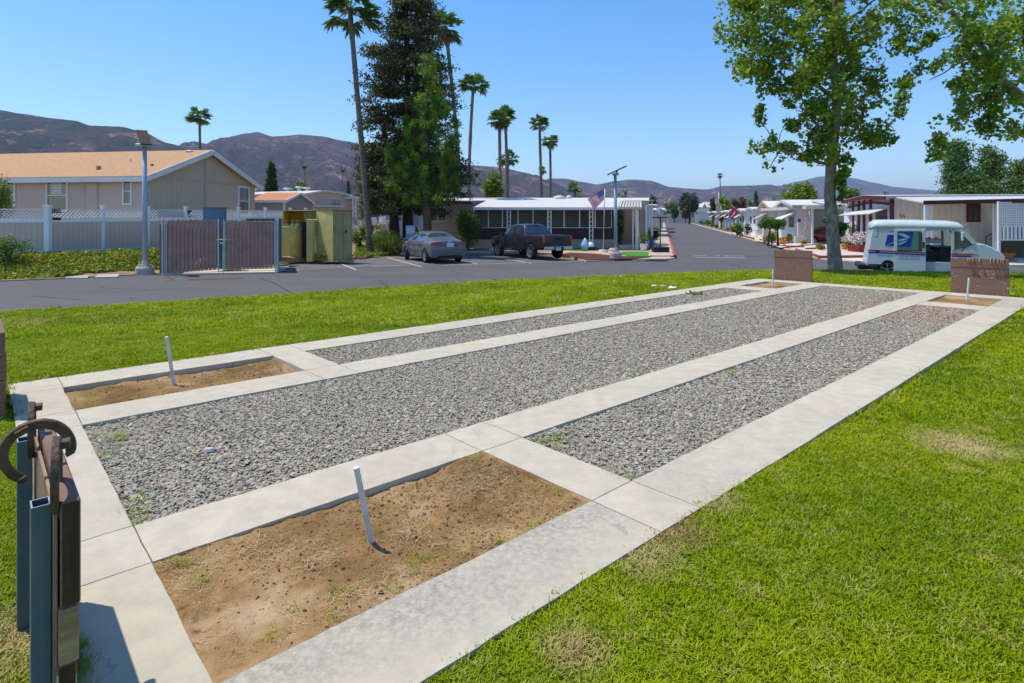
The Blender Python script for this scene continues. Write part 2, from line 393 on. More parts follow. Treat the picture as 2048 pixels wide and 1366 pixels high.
sheet('pavement', b + a, zr, 0.13, M['kerb'], 4.0, thick=0.2)
R1 = [(STR(Y), Y) for Y in (185, 150, 110, 80, 60, 45, 36, SR[3].y)] + [(p.x, p.y) for p in FR[:4]]
kerb('kerb', R1, 0.45, 0.04, M['kerb'], 1)
# low kerb along the far side of the cross road
FLk = [(p.x, p.y) for p in FL]
kerb('kerb', FLk[1:5], 0.12, 0.03, M['soil'], 1)
kerb('kerb', [(p.x + 0.0, p.y) for p in (G(1170, 521), G(1225, 520.2), G(1280, 519.2), G(1340, 518.6), G(1349, 517.2))], 0.3, 0.05, M['pale_concrete'], 1)
kerb('kerb', [(p.x, p.y) for p in reversed(pk_far)], 0.2, 0.10, M['kerb'], 1)

# ------------------------------------------------------------------ lawn
lp = [(-900, 690), (-300, 642), (0, 625), (350, 604), (700, 580), (1000, 562), (1200, 553), (1400, 545.5), (1550, 541.5), (1700, 542), (1900, 545.5), (2048, 548), (2400, 556), (3000, 575)]
def zl(x, y):
    u, v = to_uv(x, y)
    z = -0.022 - 0.022 * sst((u - 3) / 3) - 0.20 * sst((-v - 7.4) / 5.0)
    z -= 0.085 * sst((u - 4) / 7) * sst((v + 1.65) * 4) * (1 - sst((u - 15.0) * 0.6))
    z += 0.03 * sst((v + 0.2) / 4)
    return z + 0.018 * mnoise.noise(Vector((x * 0.5, y * 0.5, 3.1))) - (0.0 if -1.0 < v else 0.0)
LP = [G(a, b, zl) for a, b in lp]
def ye(x):
    if x <= LP[0].x: return LP[0].y
    for a, b in zip(LP, LP[1:]):
        if x <= b.x:
            t = (x - a.x) / (b.x - a.x); return a.y + (b.y - a.y) * t + 0.05 * mnoise.noise(Vector((x * 1.3, 0, 7)))
    return LP[-1].y
xs = np.arange(-32, 42.01, 0.25); rows = []
ts = np.concatenate([np.linspace(0, 1, 130)])
V = []; 
for x in xs:
    e = ye(x)
    for t in ts:
        y = -9 + (e + 9) * t; V.append((x, y, zl(x, y)))
    V.append((x, e + 0.06, zl(x, e) - 0.06)); V.append((x, e + 0.16, -1.0))
k = len(ts) + 2; nxx = len(xs)
Fq = np.array([(i*k+j, (i+1)*k+j, (i+1)*k+j+1, i*k+j+1) for i in range(nxx-1) for j in range(k-1)])
V = np.array(V); uu = V[:, 0] * ST + V[:, 1] * CT; vv = V[:, 0] * CT - V[:, 1] * ST
inside = (uu > 0.33) & (uu < 15.25) & (vv > -7.05) & (vv < -1.76); V[inside, 2] -= 0.3
def lawn_col(n):
    v = coord(n, which='World')
    f1 = noise_node(n, v, 0.55, 4, 0.6); f2 = noise_node(n, v, 2.6, 4, 0.65); f3 = noise_node(n, v, 14, 3, 0.7)
    c = ramp(n, f1, [(0.32, (0.19, 0.29, 0.005)), (0.52, (0.295, 0.375, 0.006)), (0.72, (0.42, 0.45, 0.010))])
    c = mix(n, ramp(n, f2, [(0.59, 0.0), (0.74, 0.75)]), c, (0.60, 0.48, 0.13))
    c = mix(n, ramp(n, f2, [(0.26, 0.6), (0.40, 0.0)]), c, (0.09, 0.19, 0.005))
    # a few dry patches and the bare spots by the slab
    for (cx, cy, r, cc) in BARE:
        d = N(n, 'ShaderNodeVectorMath', operation='DISTANCE'); n.links.new(v, d.inputs[0]); d.inputs[1].default_value = (cx, cy, 0)
        a = N(n, 'ShaderNodeMath', operation='MULTIPLY_ADD'); n.links.new(f3, a.inputs[0]); a.inputs[1].default_value = r * 1.2; n.links.new(d.outputs[1], a.inputs[2])
        c = mix(n, ramp(n, a.outputs[0], [(min(r * 0.75, 0.93), 0.9), (min(r * 1.9, 0.99), 0.0)]), c, cc)
    return c, f3
BARE = [(*P(1335, 1075, -0.05)[:2], 0.20, (0.50, 0.32, 0.17)), (*P(1925, 893, -0.05)[:2], 0.30, (0.72, 0.55, 0.28)), (*P(1420, 1010, -0.05)[:2], 0.17, (0.62, 0.5, 0.22)),
        (*P(1290, 1130, -0.05)[:2], 0.16, (0.6, 0.48, 0.22)), (*P(1150, 1320, -0.05)[:2], 0.13, (0.58, 0.42, 0.2)), (*P(60, 645, -0.2)[:2], 0.5, (0.45, 0.40, 0.12)), (*P(20, 1300, -0.05)[:2], 0.26, (0.62, 0.50, 0.25))]
m, n, b = new_mat('lawn_soil'); c, f3 = lawn_col(n); n.links.new(mix(n, 0.75, c, (0.11, 0.13, 0.018)), b.inputs['Base Color']); b.inputs['Roughness'].default_value = 0.95
bump(n, b, f3, 1.0, 0.03); M['lawn'] = m
o = np_mesh('lawn', V, Fq, m, smooth=True); o['kind'] = 'structure'
m, n, b = new_mat('grass_blade'); c, f3 = lawn_col(n)
oi = N(n, 'ShaderNodeObjectInfo'); c = mix(n, ramp(n, oi.outputs['Random'], [(0.0, 0.45), (0.35, 0.0), (0.8, 0.0), (1.0, 0.55)]), c, ramp(n, oi.outputs['Random'], [(0.4, (0.15, 0.25, 0.006)), (0.6, (0.62, 0.52, 0.20))]))
n.links.new(c, b.inputs['Base Color']); b.inputs['Roughness'].default_value = 0.6; b.inputs['Specular IOR Level'].default_value = 0.06
t = N(n, 'ShaderNodeBsdfTranslucent'); n.links.new(c, t.inputs[0]); ms = N(n, 'ShaderNodeMixShader'); ms.inputs[0].default_value = 0.3
n.links.new(b.outputs[0], ms.inputs[1]); n.links.new(t.outputs[0], ms.inputs[2]); n.links.new(ms.outputs[0], n.nodes['Material Output'].inputs[0]); M['blade'] = m
def clump(k, hgt, spread, wdt, lean=0.6):
    V = []; Fc = []
    for i in range(k):
        a = rng.uniform(0, 6.28); r = spread * math.sqrt(rng.uniform()); x, y = r * math.cos(a), r * math.sin(a)
        h = hgt * rng.uniform(0.5, 1.15); d = rng.uniform(0, 6.28); ln = rng.uniform(0.1, lean) * h; wx, wy = -math.sin(d) * wdt, math.cos(d) * wdt
        j = len(V); dx, dy = math.cos(d) * ln, math.sin(d) * ln
        V += [(x - wx, y - wy, -0.005), (x + wx, y + wy, -0.005), (x + dx * 0.35 + wx * 0.9, y + dy * 0.35 + wy * 0.9, h * 0.55), (x + dx * 0.35 - wx * 0.9, y + dy * 0.35 - wy * 0.9, h * 0.55), (x + dx + wx * .15, y + dy + wy * .15, h * 0.9), (x + dx - wx * .15, y + dy - wy * .15, h * 0.9)]
        Fc += [(j, j+1, j+2, j+3), (j+3, j+2, j+4, j+5)]
    me = bpy.data.meshes.new('grass_tuft'); me.from_pydata(V, [], Fc); me.materials.append(M['blade']); return me
tufts = [clump(20, 0.021, 0.034, 0.0024, 1.7) for _ in range(6)] + [clump(9, 0.045, 0.03, 0.0024, 0.9) for _ in range(1)]
def in_court(u, v, g=0.0): return (u > 0.2 + g) & (u < 15.39 - g) & (v > -7.194 + g) & (v < -1.624 - g)
def grass(region, dens, scale, seed):
    (x0, x1, y0, y1, test) = region; r = np.random.default_rng(seed); s_ = dens ** -0.5; gx, gy = np.meshgrid(np.arange(x0, x1, s_), np.arange(y0, y1, s_)); x, y = gx.ravel(), gy.ravel()
    x = x + r.uniform(-.6, .6, len(x)) * s_; y = y + r.uniform(-.6, .6, len(y)) * s_; u, v = x * ST + y * CT, x * CT - y * ST
    ok = test(x, y) & ~in_court(u, v, 0.014)
    pxx = 1024 + F * x / np.maximum(y, 0.1); ok &= (pxx > -120) & (pxx < 2170)
    x, y = x[ok], y[ok]; e = np.array([ye(a) for a in x]); ok = y < e + 0.02; x, y = x[ok], y[ok]
    z = np.array([zl(a, b) for a, b in zip(x, y)])
    return np.column_stack([x, y, z]), scale * r.uniform(0.7, 1.25, len(x)), r
parts = [grass((-5.2, 4.8, 1.2, 4.6, lambda x, y: y < 4.6), 1500, 1.0, 1), grass((-7, 9, 4.6, 8.5, lambda x, y: y > 0), 480, 1.55, 2),
         grass((-14, 20, 8.5, 21.5, lambda x, y: y > 0), 130, 2.6, 3)]
pts = np.vstack([p[0] for p in parts]); scl = np.concatenate([p[1] for p in parts]); n_ = len(pts)
rot = np.column_stack([rng.normal(0, 0.08, n_), rng.normal(0, 0.08, n_), rng.uniform(0, 6.28, n_)])
idx = rng.integers(0, 6, n_); idx[rng.uniform(size=n_) < 0.04] = 6
instancer('grass', pts, rot, scl, idx, tufts)

# ------------------------------------------------------------------ the horseshoe court
VL = [-7.194, -6.711, -5.832, -5.371, -3.426, -2.997, -2.067, -1.624]
UM = [0.20, 0.568, 2.454, 2.818, 12.68, 13.34, 14.83, 15.39]
def concrete():
    m, n, b = new_mat('court_concrete'); v = coord(n, which='World')
    f1 = noise_node(n, v, 0.9, 5, 0.6); f2 = noise_node(n, v, 7, 5, 0.65); f3 = noise_node(n, v, 90, 3, 0.7)
    c = ramp(n, f1, [(0.3, (0.455, 0.40, 0.295)), (0.7, (0.55, 0.49, 0.37))])
    c = mix(n, ramp(n, f2, [(0.35, 0.5), (0.6, 0.0)]), c, (0.34, 0.31, 0.26)); c = mix(n, ramp(n, noise_node(n, v, 2.6, 6, 0.7), [(0.58, 0.0), (0.72, 0.5)]), c, (0.50, 0.38, 0.24))
    c = mix(n, ramp(n, f3, [(0.25, 0.35), (0.45, 0.0)]), c, (0.36, 0.33, 0.29))
    a = N(n, 'ShaderNodeAttribute'); a.attribute_name = 'tint'
    gg = N(n, 'ShaderNodeMath', operation='MULTIPLY'); n.links.new(a.outputs['Fac'], gg.inputs[0]); n.links.new(ramp(n, noise_node(n, v, 2.2, 6, 0.7), [(0.25, 0.35), (0.6, 1.0)]), gg.inputs[1])
    c = mix(n, gg.outputs[0], c, mix(n, ramp(n, noise_node(n, v, 30, 5, 0.75), [(0.4, 0.0), (0.62, 1.0)]), (0.235, 0.215, 0.175), (0.43, 0.39, 0.31)))
    sp = ramp(n, noise_node(n, v, 25, 4, 0.75), [(0.27, 0.6), (0.31, 0.0)]); c = mix(n, sp, c, (0.16, 0.13, 0.10))
    wv = N(n, 'ShaderNodeTexVoronoi', feature='DISTANCE_TO_EDGE'); wv.inputs['Scale'].default_value = 0.55; d = N(n, 'ShaderNodeVectorMath', operation='ADD'); nn = N(n, 'ShaderNodeTexNoise'); nn.inputs['Scale'].default_value = 2.5; nn.inputs['Detail'].default_value = 6; n.links.new(v, nn.inputs['Vector']); n.links.new(v, d.inputs[0]); n.links.new(nn.outputs['Color'], d.inputs[1]); n.links.new(d.outputs[0], wv.inputs['Vector'])
    mm = N(n, 'ShaderNodeMath', operation='MULTIPLY'); n.links.new(ramp(n, wv.outputs['Distance'], [(0.0, 0.7), (0.0035, 0.0)]), mm.inputs[0]); n.links.new(ramp(n, noise_node(n, v, 0.5, 2), [(0.50, 0.0), (0.58, 1.0)]), mm.inputs[1]); c = mix(n, mm.outputs[0], c, (0.20, 0.17, 0.13))
    n.links.new(c, b.inputs['Base Color']); b.inputs['Roughness'].default_value = 0.88; b.inputs['Specular IOR Level'].default_value = 0.3
    h = mix(n, 0.5, f3, f2); bump(n, b, h, 0.35, 0.008); return m
M['concrete'] = concrete()
V = []; Fq = []; T = []
pits = [(1, 1), (5, 1), (1, 5), (5, 5)]; beds = [(1, 3), (5, 3)]
def is_void(i, j):
    if (i, j) in pits or (i, j) in beds: return True
    return i == 3 and 1 <= j <= 5
def slab_cell(v0, v1, u0, u1, tint, fine):
    nu = max(2, int((u1-u0)/fine)); nv = max(2, int((v1-v0)/0.09)); g = 0.0032; k0 = len(V)
    us = np.linspace(u0+g, u1-g, nu+1); vs_ = np.linspace(v0+g, v1-g, nv+1)
    def P3(a, c, z, e):
        j = 0.006 * mnoise.noise(Vector((a*6, c*6, 1.0))) + 0.004 * mnoise.noise(Vector((a*30, c*30, 2.0))) if e else 0
        q = uv(a + j, c + j, z + 0.003 * mnoise.noise(Vector((a, c, 5)))); return q
    for a, ua in enumerate(us):
        for c, vc in enumerate(vs_):
            e = a in (0, nu) or c in (0, nv); V.append(P3(ua, vc, 0 if not e else -0.005, e))
            d7 = (vc - v0) / (v1 - v0)
            T.append(tint(ua, d7) if callable(tint) else tint)
    for a in range(nu):
        for c in range(nv): Fq.append((k0+a*(nv+1)+c, k0+(a+1)*(nv+1)+c, k0+(a+1)*(nv+1)+c+1, k0+a*(nv+1)+c+1))
    ring = [(a, 0) for a in range(nu)] + [(nu, c) for c in range(nv)] + [(a, nv) for a in range(nu, 0, -1)] + [(0, c) for c in range(nv, 0, -1)]
    k1 = len(V)
    for a, c in ring:
        q = V[k0+a*(nv+1)+c]; V.append(Vector((q[0], q[1], -0.16))); T.append(0.5)
    for i, (a, c) in enumerate(ring):
        a2, c2 = ring[(i+1) % len(ring)]
        Fq.append((k0+a*(nv+1)+c, k1+i, k1+(i+1) % len(ring), k0+a2*(nv+1)+c2))
for i in range(7):
    for j in range(7):
        if is_void(i, j): continue
        if i in (2, 4) and j in (3, 4, 5): 
            if j != 3: continue
            u1 = UM[6]; slab_cell(VL[i], VL[i+1], UM[3], u1, 0.05, 0.15); continue
        if j == 3 and i in (0, 6): slab_cell(VL[i], VL[i+1], UM[3], UM[4], 0.1 if i == 0 else (lambda a, d: 0.35 * sst((5.5 - a) / 2.5)), 0.15); continue
        tn = 0.06
        if i == 6 and j == 1: tn = lambda a, d: 0.92 * sst(1.25 - d * 1.05 + 0.12 * math.sin(a * 5)) * sst((a + 0.5))
        if i == 6 and j == 5: tn = 0.8
        slab_cell(VL[i], VL[i+1], UM[j], UM[j+1], tn, 0.08 if j < 3 else 0.2)
        
V = np.array([tuple(q) for q in V]); o = np_mesh('court_slab', V, np.array(Fq), M['concrete'], tint=T); o['kind'] = 'structure'
# joint sand just under the surface between slabs
b = MB()
for i in range(7):
    for j in range(7):
        if is_void(i, j): continue
        q = [uv(UM[j]+.01, VL[i]+.01, -0.012), uv(UM[j+1]-.01, VL[i]+.01, -0.012), uv(UM[j+1]-.01, VL[i+1]-.01, -0.012), uv(UM[j]+.01, VL[i+1]-.01, -0.012)]
M['sand'] = None
def sand_mat():
    m, n, b = new_mat('pit_sand'); v = coord(n, which='World')
    f1 = noise_node(n, v, 1.6, 5, 0.6); f2 = noise_node(n, v, 22, 5, 0.7); f3 = noise_node(n, v, 120, 2, 0.7)
    c = ramp(n, f1, [(0.34, (0.155, 0.09, 0.028)), (0.52, (0.30, 0.185, 0.078)), (0.70, (0.49, 0.35, 0.21))])
    c = mix(n, ramp(n, f2, [(0.28, 0.75), (0.46, 0.0)]), c, (0.09, 0.052, 0.024))
    c = mix(n, ramp(n, f2, [(0.58, 0.0), (0.75, 0.5)]), c, (0.50, 0.37, 0.22))
    n.links.new(c, b.inputs['Base Color']); b.inputs['Roughness'].default_value = 0.95
    bump(n, b, mix(n, 0.5, f2, f3), 0.8, 0.02); return m
M['sand'] = sand_mat()
def bed(name, i, ja, jb, m, base, amp, step, kind='structure', seed=0.0):
    u0, u1, v0, v1 = UM[ja]-0.02, UM[jb+1]+0.02, VL[i]-0.02, VL[i+1]+0.02
    nu, nv = int((u1-u0)/step), int((v1-v0)/step); V = []
    for a in range(nu+1):
        for c in range(nv+1):
            u_, v_ = u0+(u1-u0)*a/nu, v0+(v1-v0)*c/nv
            n1 = mnoise.fractal(Vector((u_*1.3, v_*1.3, seed)), 1.0, 2.0, 3); n2 = mnoise.fractal(Vector((u_*9, v_*9, seed)), 0.8, 2.0, 4)
            ed = 0.0
            if amp > 0.01:
                dn = (u_ - UM[ja]) / (UM[jb+1] - UM[ja]); ed = (0.02 - 0.035 * sst(dn * 1.4) + 0.045 * sst((dn - 0.75) * 4)) if (i == 5 and ja < 3) else 0.0
                n2 = max(n2, -0.4)
            zz_ = base + ed + amp * 0.9 * n1 + amp * 0.8 * n2; e_ = min(u_ - u0, u1 - u_, v_ - v0, v1 - v_); zz_ = min(zz_, -0.011 + max(0.0, e_ - 0.05) * 0.5); V.append(tuple(uv(u_, v_, zz_)))
    Fq = np.array([(a*(nv+1)+c, (a+1)*(nv+1)+c, (a+1)*(nv+1)+c+1, a*(nv+1)+c+1) for a in range(nu) for c in range(nv)])
    o = np_mesh(name, np.array(V), Fq, m, smooth=True); o['kind'] = kind; return o
bed('sand_pit', 1, 1, 1, M['sand'], -0.052, 0.02, 0.025, seed=4.2); bed('sand_pit', 5, 1, 1, M['sand'], -0.034, 0.022, 0.0125, seed=9.1)
bed('sand_pit', 1, 5, 5, M['sand'], -0.05, 0.015, 0.05, seed=2.2); bed('sand_pit', 5, 5, 5, M['sand'], -0.035, 0.012, 0.05, seed=1.2)
M['gravel_base'] = mat('gravel_base', (0.33, 0.295, 0.225), 0.95, col2=(0.23, 0.20, 0.15), vs=60, bs=0.8, bscale=70, bd=0.02)
bed('gravel_bed', 3, 1, 5, M['gravel_base'], -0.035, 0.003, 0.25); bed('gravel_bed', 1, 3, 3, M['gravel_base'], -0.035, 0.003, 0.25); bed('gravel_bed', 5, 3, 3, M['gravel_base'], -0.035, 0.003, 0.25)
# crushed stone
m, n, b = new_mat('crushed_stone'); oi = N(n, 'ShaderNodeObjectInfo')
c = ramp(n, oi.outputs['Random'], [(0.0, (0.20, 0.185, 0.145)), (0.12, (0.27, 0.265, 0.21)), (0.3, (0.32, 0.31, 0.245)), (0.5, (0.35, 0.31, 0.235)), (0.65, (0.40, 0.365, 0.28)), (0.8, (0.40, 0.32, 0.225)), (0.92, (0.50, 0.45, 0.35)), (1.0, (0.45, 0.30, 0.20))])
f = noise_node(n, coord(n, which='World'), 120, 3, 0.7); c = mix(n, ramp(n, f, [(0.3, 0.35), (0.6, 0.0)]), c, (0.20, 0.19, 0.18))
# the far right end of the beds is redder
v = coord(n, which='World'); d = N(n, 'ShaderNodeVectorMath', operation='DISTANCE'); n.links.new(v, d.inputs[0]); q = uv(12.0, -2.5); d.inputs[1].default_value = (q.x, q.y, 0)
dd = N(n, 'ShaderNodeMath', operation='MULTIPLY'); dd.inputs[1].default_value = 0.25; n.links.new(d.outputs[1], dd.inputs[0])
c = mix(n, ramp(n, dd.outputs[0], [(0.15, 0.42), (0.6, 0.0)]), c, (0.42, 0.25, 0.17))
n.links.new(c, b.inputs['Base Color']); b.inputs['Roughness'].default_value = 0.85; M['stone'] = m
def rock(seed):
    bm = bmesh.new(); bmesh.ops.create_icosphere(bm, subdivisions=1, radius=1.0); r = random.Random(seed)
    s = (r.uniform(0.8, 1.3), r.uniform(0.6, 1.0), r.uniform(0.22, 0.42)); o = Vector((r.random()*9, r.random()*9, r.random()*9))
    for v in bm.verts:
        q = v.co.normalized(); k = 1 + 0.45 * mnoise.noise(q * 1.3 + o)
        mx = max(abs(q.x), abs(q.y), abs(q.z)); k *= 0.75 + 0.25 / mx
        v.co = Vector((q.x*s[0]*k, q.y*s[1]*k, q.z*s[2]*k))
    me = bpy.data.meshes.new('stone'); bm.to_mesh(me); bm.free(); me.materials.append(M['stone']); return me
rocks = [rock(i) for i in range(8)]
def stones(u0, u1, v0, v1, dens, size, seed):
    r = np.random.default_rng(seed); n_ = int((u1-u0)*(v1-v0)*dens); u = r.uniform(u0, u1, n_); v = r.uniform(v0, v1, n_)
    # thin spots where the sand shows
    keep = np.ones(len(u), bool)
    keep &= ~((((u - 0.7)/0.5)**2 + ((v + 5.1)/0.4)**2 < 1) & (r.uniform(size=n_) < 0.7)); keep &= ~((((u - 2.9)/0.35)**2 + ((v + 2.6)/0.35)**2 < 1) & (r.uniform(size=n_) < 0.6))
    u, v = u[keep], v[keep]; s = size * np.exp(r.normal(0, 0.33, len(u)))
    return np.column_stack([u*ST+v*CT, u*CT-v*ST, -0.026 + r.uniform(0, 0.011, len(u))]), s
SP = []
SP.append(stones(UM[1]+.01, 4.6, VL[3]+.01, VL[4]-.01, 7500, 0.0080, 1)); SP.append(stones(4.6, 8.5, VL[3]+.01, VL[4]-.01, 4800, 0.0088, 2)); SP.append(stones(8.5, UM[6], VL[3]+.01, VL[4]-.01, 3600, 0.0095, 3))
SP.append(stones(UM[3]+.01, 5.5, VL[5]+.01, VL[6]-.01, 7000, 0.0080, 4)); SP.append(stones(5.5, UM[4], VL[5]+.01, VL[6]-.01, 4200, 0.0092, 5))
SP.append(stones(UM[3]+.01, 7.5, VL[1]+.01, VL[2]-.01, 4000, 0.0094, 6)); SP.append(stones(7.5, UM[4], VL[1]+.01, VL[2]-.01, 3200, 0.0100, 7))
pts = np.vstack([p[0] for p in SP]); scl = np.concatenate([p[1] for p in SP]); n_ = len(pts)
rot = np.column_stack([rng.normal(0, 0.28, n_), rng.normal(0, 0.28, n_), rng.uniform(0, 6.28, n_)])
instancer('gravel', pts, rot, scl, rng.integers(0, 8, n_), rocks)
# ------------------------------------------------------------------ hills
def hill_mat(name, green, tan_, rock_, sc=1.0):
    m, n, b = new_mat(name); v = coord(n, which='World')
    f1 = noise_node(n, v, 0.006 * sc, 6, 0.65); f2 = noise_node(n, v, 0.075 * sc, 5, 0.75); f3 = noise_node(n, v, 0.012 * sc, 7, 0.8)
    c = ramp(n, f1, [(0.35, green), (0.62, tan_)])
    c = mix(n, ramp(n, f2, [(0.38, 0.9), (0.52, 0.0)]), c, tuple(x * 0.5 for x in green))
    c = mix(n, ramp(n, f3, [(0.56, 0.0), (0.63, 0.75)]), c, rock_)
    n.links.new(c, b.inputs['Base Color']); b.inputs['Roughness'].default_value = 1.0; b.inputs['Specular IOR Level'].default_value = 0
    bump(n, b, f2, 1.0, 14.0); return m
def ridge(name, prof, dist, depth, m, seed, base=-2.0, amp=0.12, px_step=4):
    """a range of hills: crest line given by the skyline, slopes with spurs and gullies running down to the valley"""
    pxs = np.arange(prof[0][0], prof[-1][0] + 1, px_step); nt_ = 56; V = []
    for px in pxs:
        for (a, ya), (c, yc) in zip(prof, prof[1:]):
            if a <= px <= c: t = (px - a) / (c - a); t = t * t * (3 - 2 * t) * 0.5 + t * 0.5; py = ya + (yc - ya) * t; break
        hc = (YH - py) / F * dist + H
        for j in range(nt_):
            t = j / (nt_ - 1); d = dist - depth * (1 - t) if t <= 1 else dist
            if j >= nt_ - 8: d = dist + (j - (nt_ - 8)) * depth * 0.06; tt = 1 - 0.4 * ((j - (nt_ - 8)) / 7) ** 1.5
            else: tt = (j / (nt_ - 8)); d = dist - depth * (1 - tt)
            x = (px - 1024) / F * dist * (0.72 + 0.28 * d / dist) ; 
            prof_t = tt ** 1.25 if j < nt_ - 8 else tt
            rg = mnoise.fractal(Vector((x / (depth * 0.22), d / (depth * 0.5), seed)), 0.9, 2.1, 5)
            rg2 = abs(mnoise.noise(Vector((x / (depth * 0.11) + rg, d / (depth * 0.6), seed + 3))))
            env = math.sin(math.pi * min(1, tt)) if j < nt_ - 8 else 0.0
            z = base + (hc - base) * prof_t + (hc - base) * env * (amp * 2.2 * rg - amp * 1.6 * rg2 + amp * 0.4)
            V.append((x, d, z))
    k = nt_; Fq = np.array([(i*k+j, (i+1)*k+j, (i+1)*k+j+1, i*k+j+1) for i in range(len(pxs)-1) for j in range(k-1)])
    o = np_mesh(name, np.array(V), Fq, m, smooth=True); o['kind'] = 'structure'; return o
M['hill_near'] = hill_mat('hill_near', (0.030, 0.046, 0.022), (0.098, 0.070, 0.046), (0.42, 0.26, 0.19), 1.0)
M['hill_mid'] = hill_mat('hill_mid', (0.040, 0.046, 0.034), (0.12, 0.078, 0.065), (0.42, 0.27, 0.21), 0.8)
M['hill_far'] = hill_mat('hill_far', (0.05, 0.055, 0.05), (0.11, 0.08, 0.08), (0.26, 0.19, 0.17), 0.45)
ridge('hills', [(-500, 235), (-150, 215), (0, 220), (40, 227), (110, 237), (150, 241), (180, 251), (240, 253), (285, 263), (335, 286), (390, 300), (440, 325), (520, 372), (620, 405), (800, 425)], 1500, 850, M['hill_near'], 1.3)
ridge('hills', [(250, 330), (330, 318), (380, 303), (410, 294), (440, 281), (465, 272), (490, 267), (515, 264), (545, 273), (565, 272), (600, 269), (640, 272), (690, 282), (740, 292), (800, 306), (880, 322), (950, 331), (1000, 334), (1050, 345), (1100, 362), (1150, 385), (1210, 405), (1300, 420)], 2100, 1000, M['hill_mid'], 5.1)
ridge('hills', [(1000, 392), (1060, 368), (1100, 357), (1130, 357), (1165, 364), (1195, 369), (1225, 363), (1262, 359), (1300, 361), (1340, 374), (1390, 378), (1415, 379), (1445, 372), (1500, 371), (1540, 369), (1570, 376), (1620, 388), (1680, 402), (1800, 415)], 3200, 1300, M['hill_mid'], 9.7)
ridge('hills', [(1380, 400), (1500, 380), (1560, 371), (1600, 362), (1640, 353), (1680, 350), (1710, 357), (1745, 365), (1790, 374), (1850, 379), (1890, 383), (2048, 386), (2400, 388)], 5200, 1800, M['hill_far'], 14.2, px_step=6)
# the town's trees at the foot of the hills, one far mass
def leaf_geo(pts, size, aspect=0.6, up=0.0, droop=None, fold=0.0, seed=0):
    r = np.random.default_rng(seed); n = len(pts); size = np.broadcast_to(np.asarray(size, float), (n,))
    nm = r.normal(size=(n, 3)); nm[:, 2] = np.abs(nm[:, 2]) * (1 + up); nm /= np.linalg.norm(nm, axis=1)[:, None]
    t = r.normal(size=(n, 3));
    if droop is not None: t += np.asarray(droop)
    t -= nm * (t * nm).sum(1)[:, None]; t /= np.linalg.norm(t, axis=1)[:, None] + 1e-9; s = np.cross(nm, t)
    L = (size * r.uniform(0.7, 1.3, n))[:, None]; Wd = L * aspect * 0.5
    V = np.stack([pts, pts + t * L * 0.45 + s * Wd, pts + t * L - nm * L * fold, pts + t * L * 0.5 - s * Wd], 1).reshape(-1, 3)
    Fq = np.arange(n * 4).reshape(n, 4); tint = np.repeat(r.uniform(0, 1, n), 4); return V, Fq, tint
def star_geo(pts, size, seed=0, up=0.5):
    """broad lobed leaves: five corners each, as two quads sharing an edge"""
    r = np.random.default_rng(seed); n = len(pts)
    nm = r.normal(size=(n, 3)); nm[:, 2] = np.abs(nm[:, 2]) * (1 + up); nm /= np.linalg.norm(nm, axis=1)[:, None]
    t = r.normal(size=(n, 3)) + np.array([0, 0, -0.7]); t -= nm * (t * nm).sum(1)[:, None]; t /= np.linalg.norm(t, axis=1)[:, None]; s = np.cross(nm, t)
    L = (size * r.uniform(0.65, 1.3, n))[:, None]; a = pts
    q = [a, a + t*L*0.25 + s*L*0.55, a + t*L*0.55 + s*L*0.28 - nm*L*0.06, a + t*L, a + t*L*0.55 - s*L*0.28 - nm*L*0.06, a + t*L*0.25 - s*L*0.55]
    V = np.stack(q, 1).reshape(-1, 3); k = np.arange(n) * 6
    Fq = np.concatenate([np.stack([k, k+1, k+2, k+3], 1), np.stack([k, k+3, k+4, k+5], 1)]); return V, Fq, np.repeat(r.uniform(0, 1, n), 6)
def blob_pts(blobs, n, seed=0, shell=0.55, nf=0.9, th=-0.12, nseed=0.0):
    """points in a union of ellipsoids, denser near their skins, thinned by a noise so that gaps and clumps form"""
    r = np.random.default_rng(seed); vol = np.array([b[1][0]*b[1][1]*b[1][2] for b in blobs]) ** (2/3); pr = vol / vol.sum(); out = []
    ch = r.choice(len(blobs), size=int(n * 1.8), p=pr); d = r.normal(size=(len(ch), 3)); d /= np.linalg.norm(d, axis=1)[:, None]
    rad = r.uniform(0, 1, len(ch)) ** shell
    ce = np.array([tuple(b[0]) for b in blobs]); ra = np.array([b[1] for b in blobs]); p = ce[ch] + d * ra[ch] * rad[:, None]
    if nf:
        k = np.array([mnoise.noise(Vector((q[0]*nf, q[1]*nf, q[2]*nf + nseed))) + 0.4 * mnoise.noise(Vector((q[0]*nf*2.7, q[1]*nf*2.7, q[2]*nf*2.7 + nseed))) for q in p]); sm = (ra[ch].max(1) < 0.62) & (r.uniform(size=len(ch)) < 0.75) if not nf > 1.0 else (ra[ch].max(1) < 0.5) & (r.uniform(size=len(ch)) < 0.7); p = p[(k > th) | sm]
    return p[:n]
def join_geo(parts):
    V, Fq, T, k = [], [], [], 0
    for v, f, t in parts: V.append(v); Fq.append(f + k); T.append(t); k += len(v)
    return np.vstack(V), np.vstack(Fq), np.concatenate(T)
M['bark_grey'] = mat('bark_grey', (0.36, 0.30, 0.225), 0.9, col2=(0.12, 0.095, 0.07), vs=6.5, bs=1.0, bscale=14, bd=0.03, scale=(1, 1, 0.6))
M['bark_brown'] = mat('bark_brown', (0.17, 0.105, 0.07), 0.95, col2=(0.07, 0.045, 0.03), vs=6, bs=0.9, bscale=22, bd=0.04, scale=(1, 1, 0.25))
M['bark_dark'] = mat('bark_dark', (0.07, 0.05, 0.04), 0.95, col2=(0.025, 0.02, 0.018), vs=5, bs=0.9, bscale=20, bd=0.04, scale=(1, 1, 0.2))
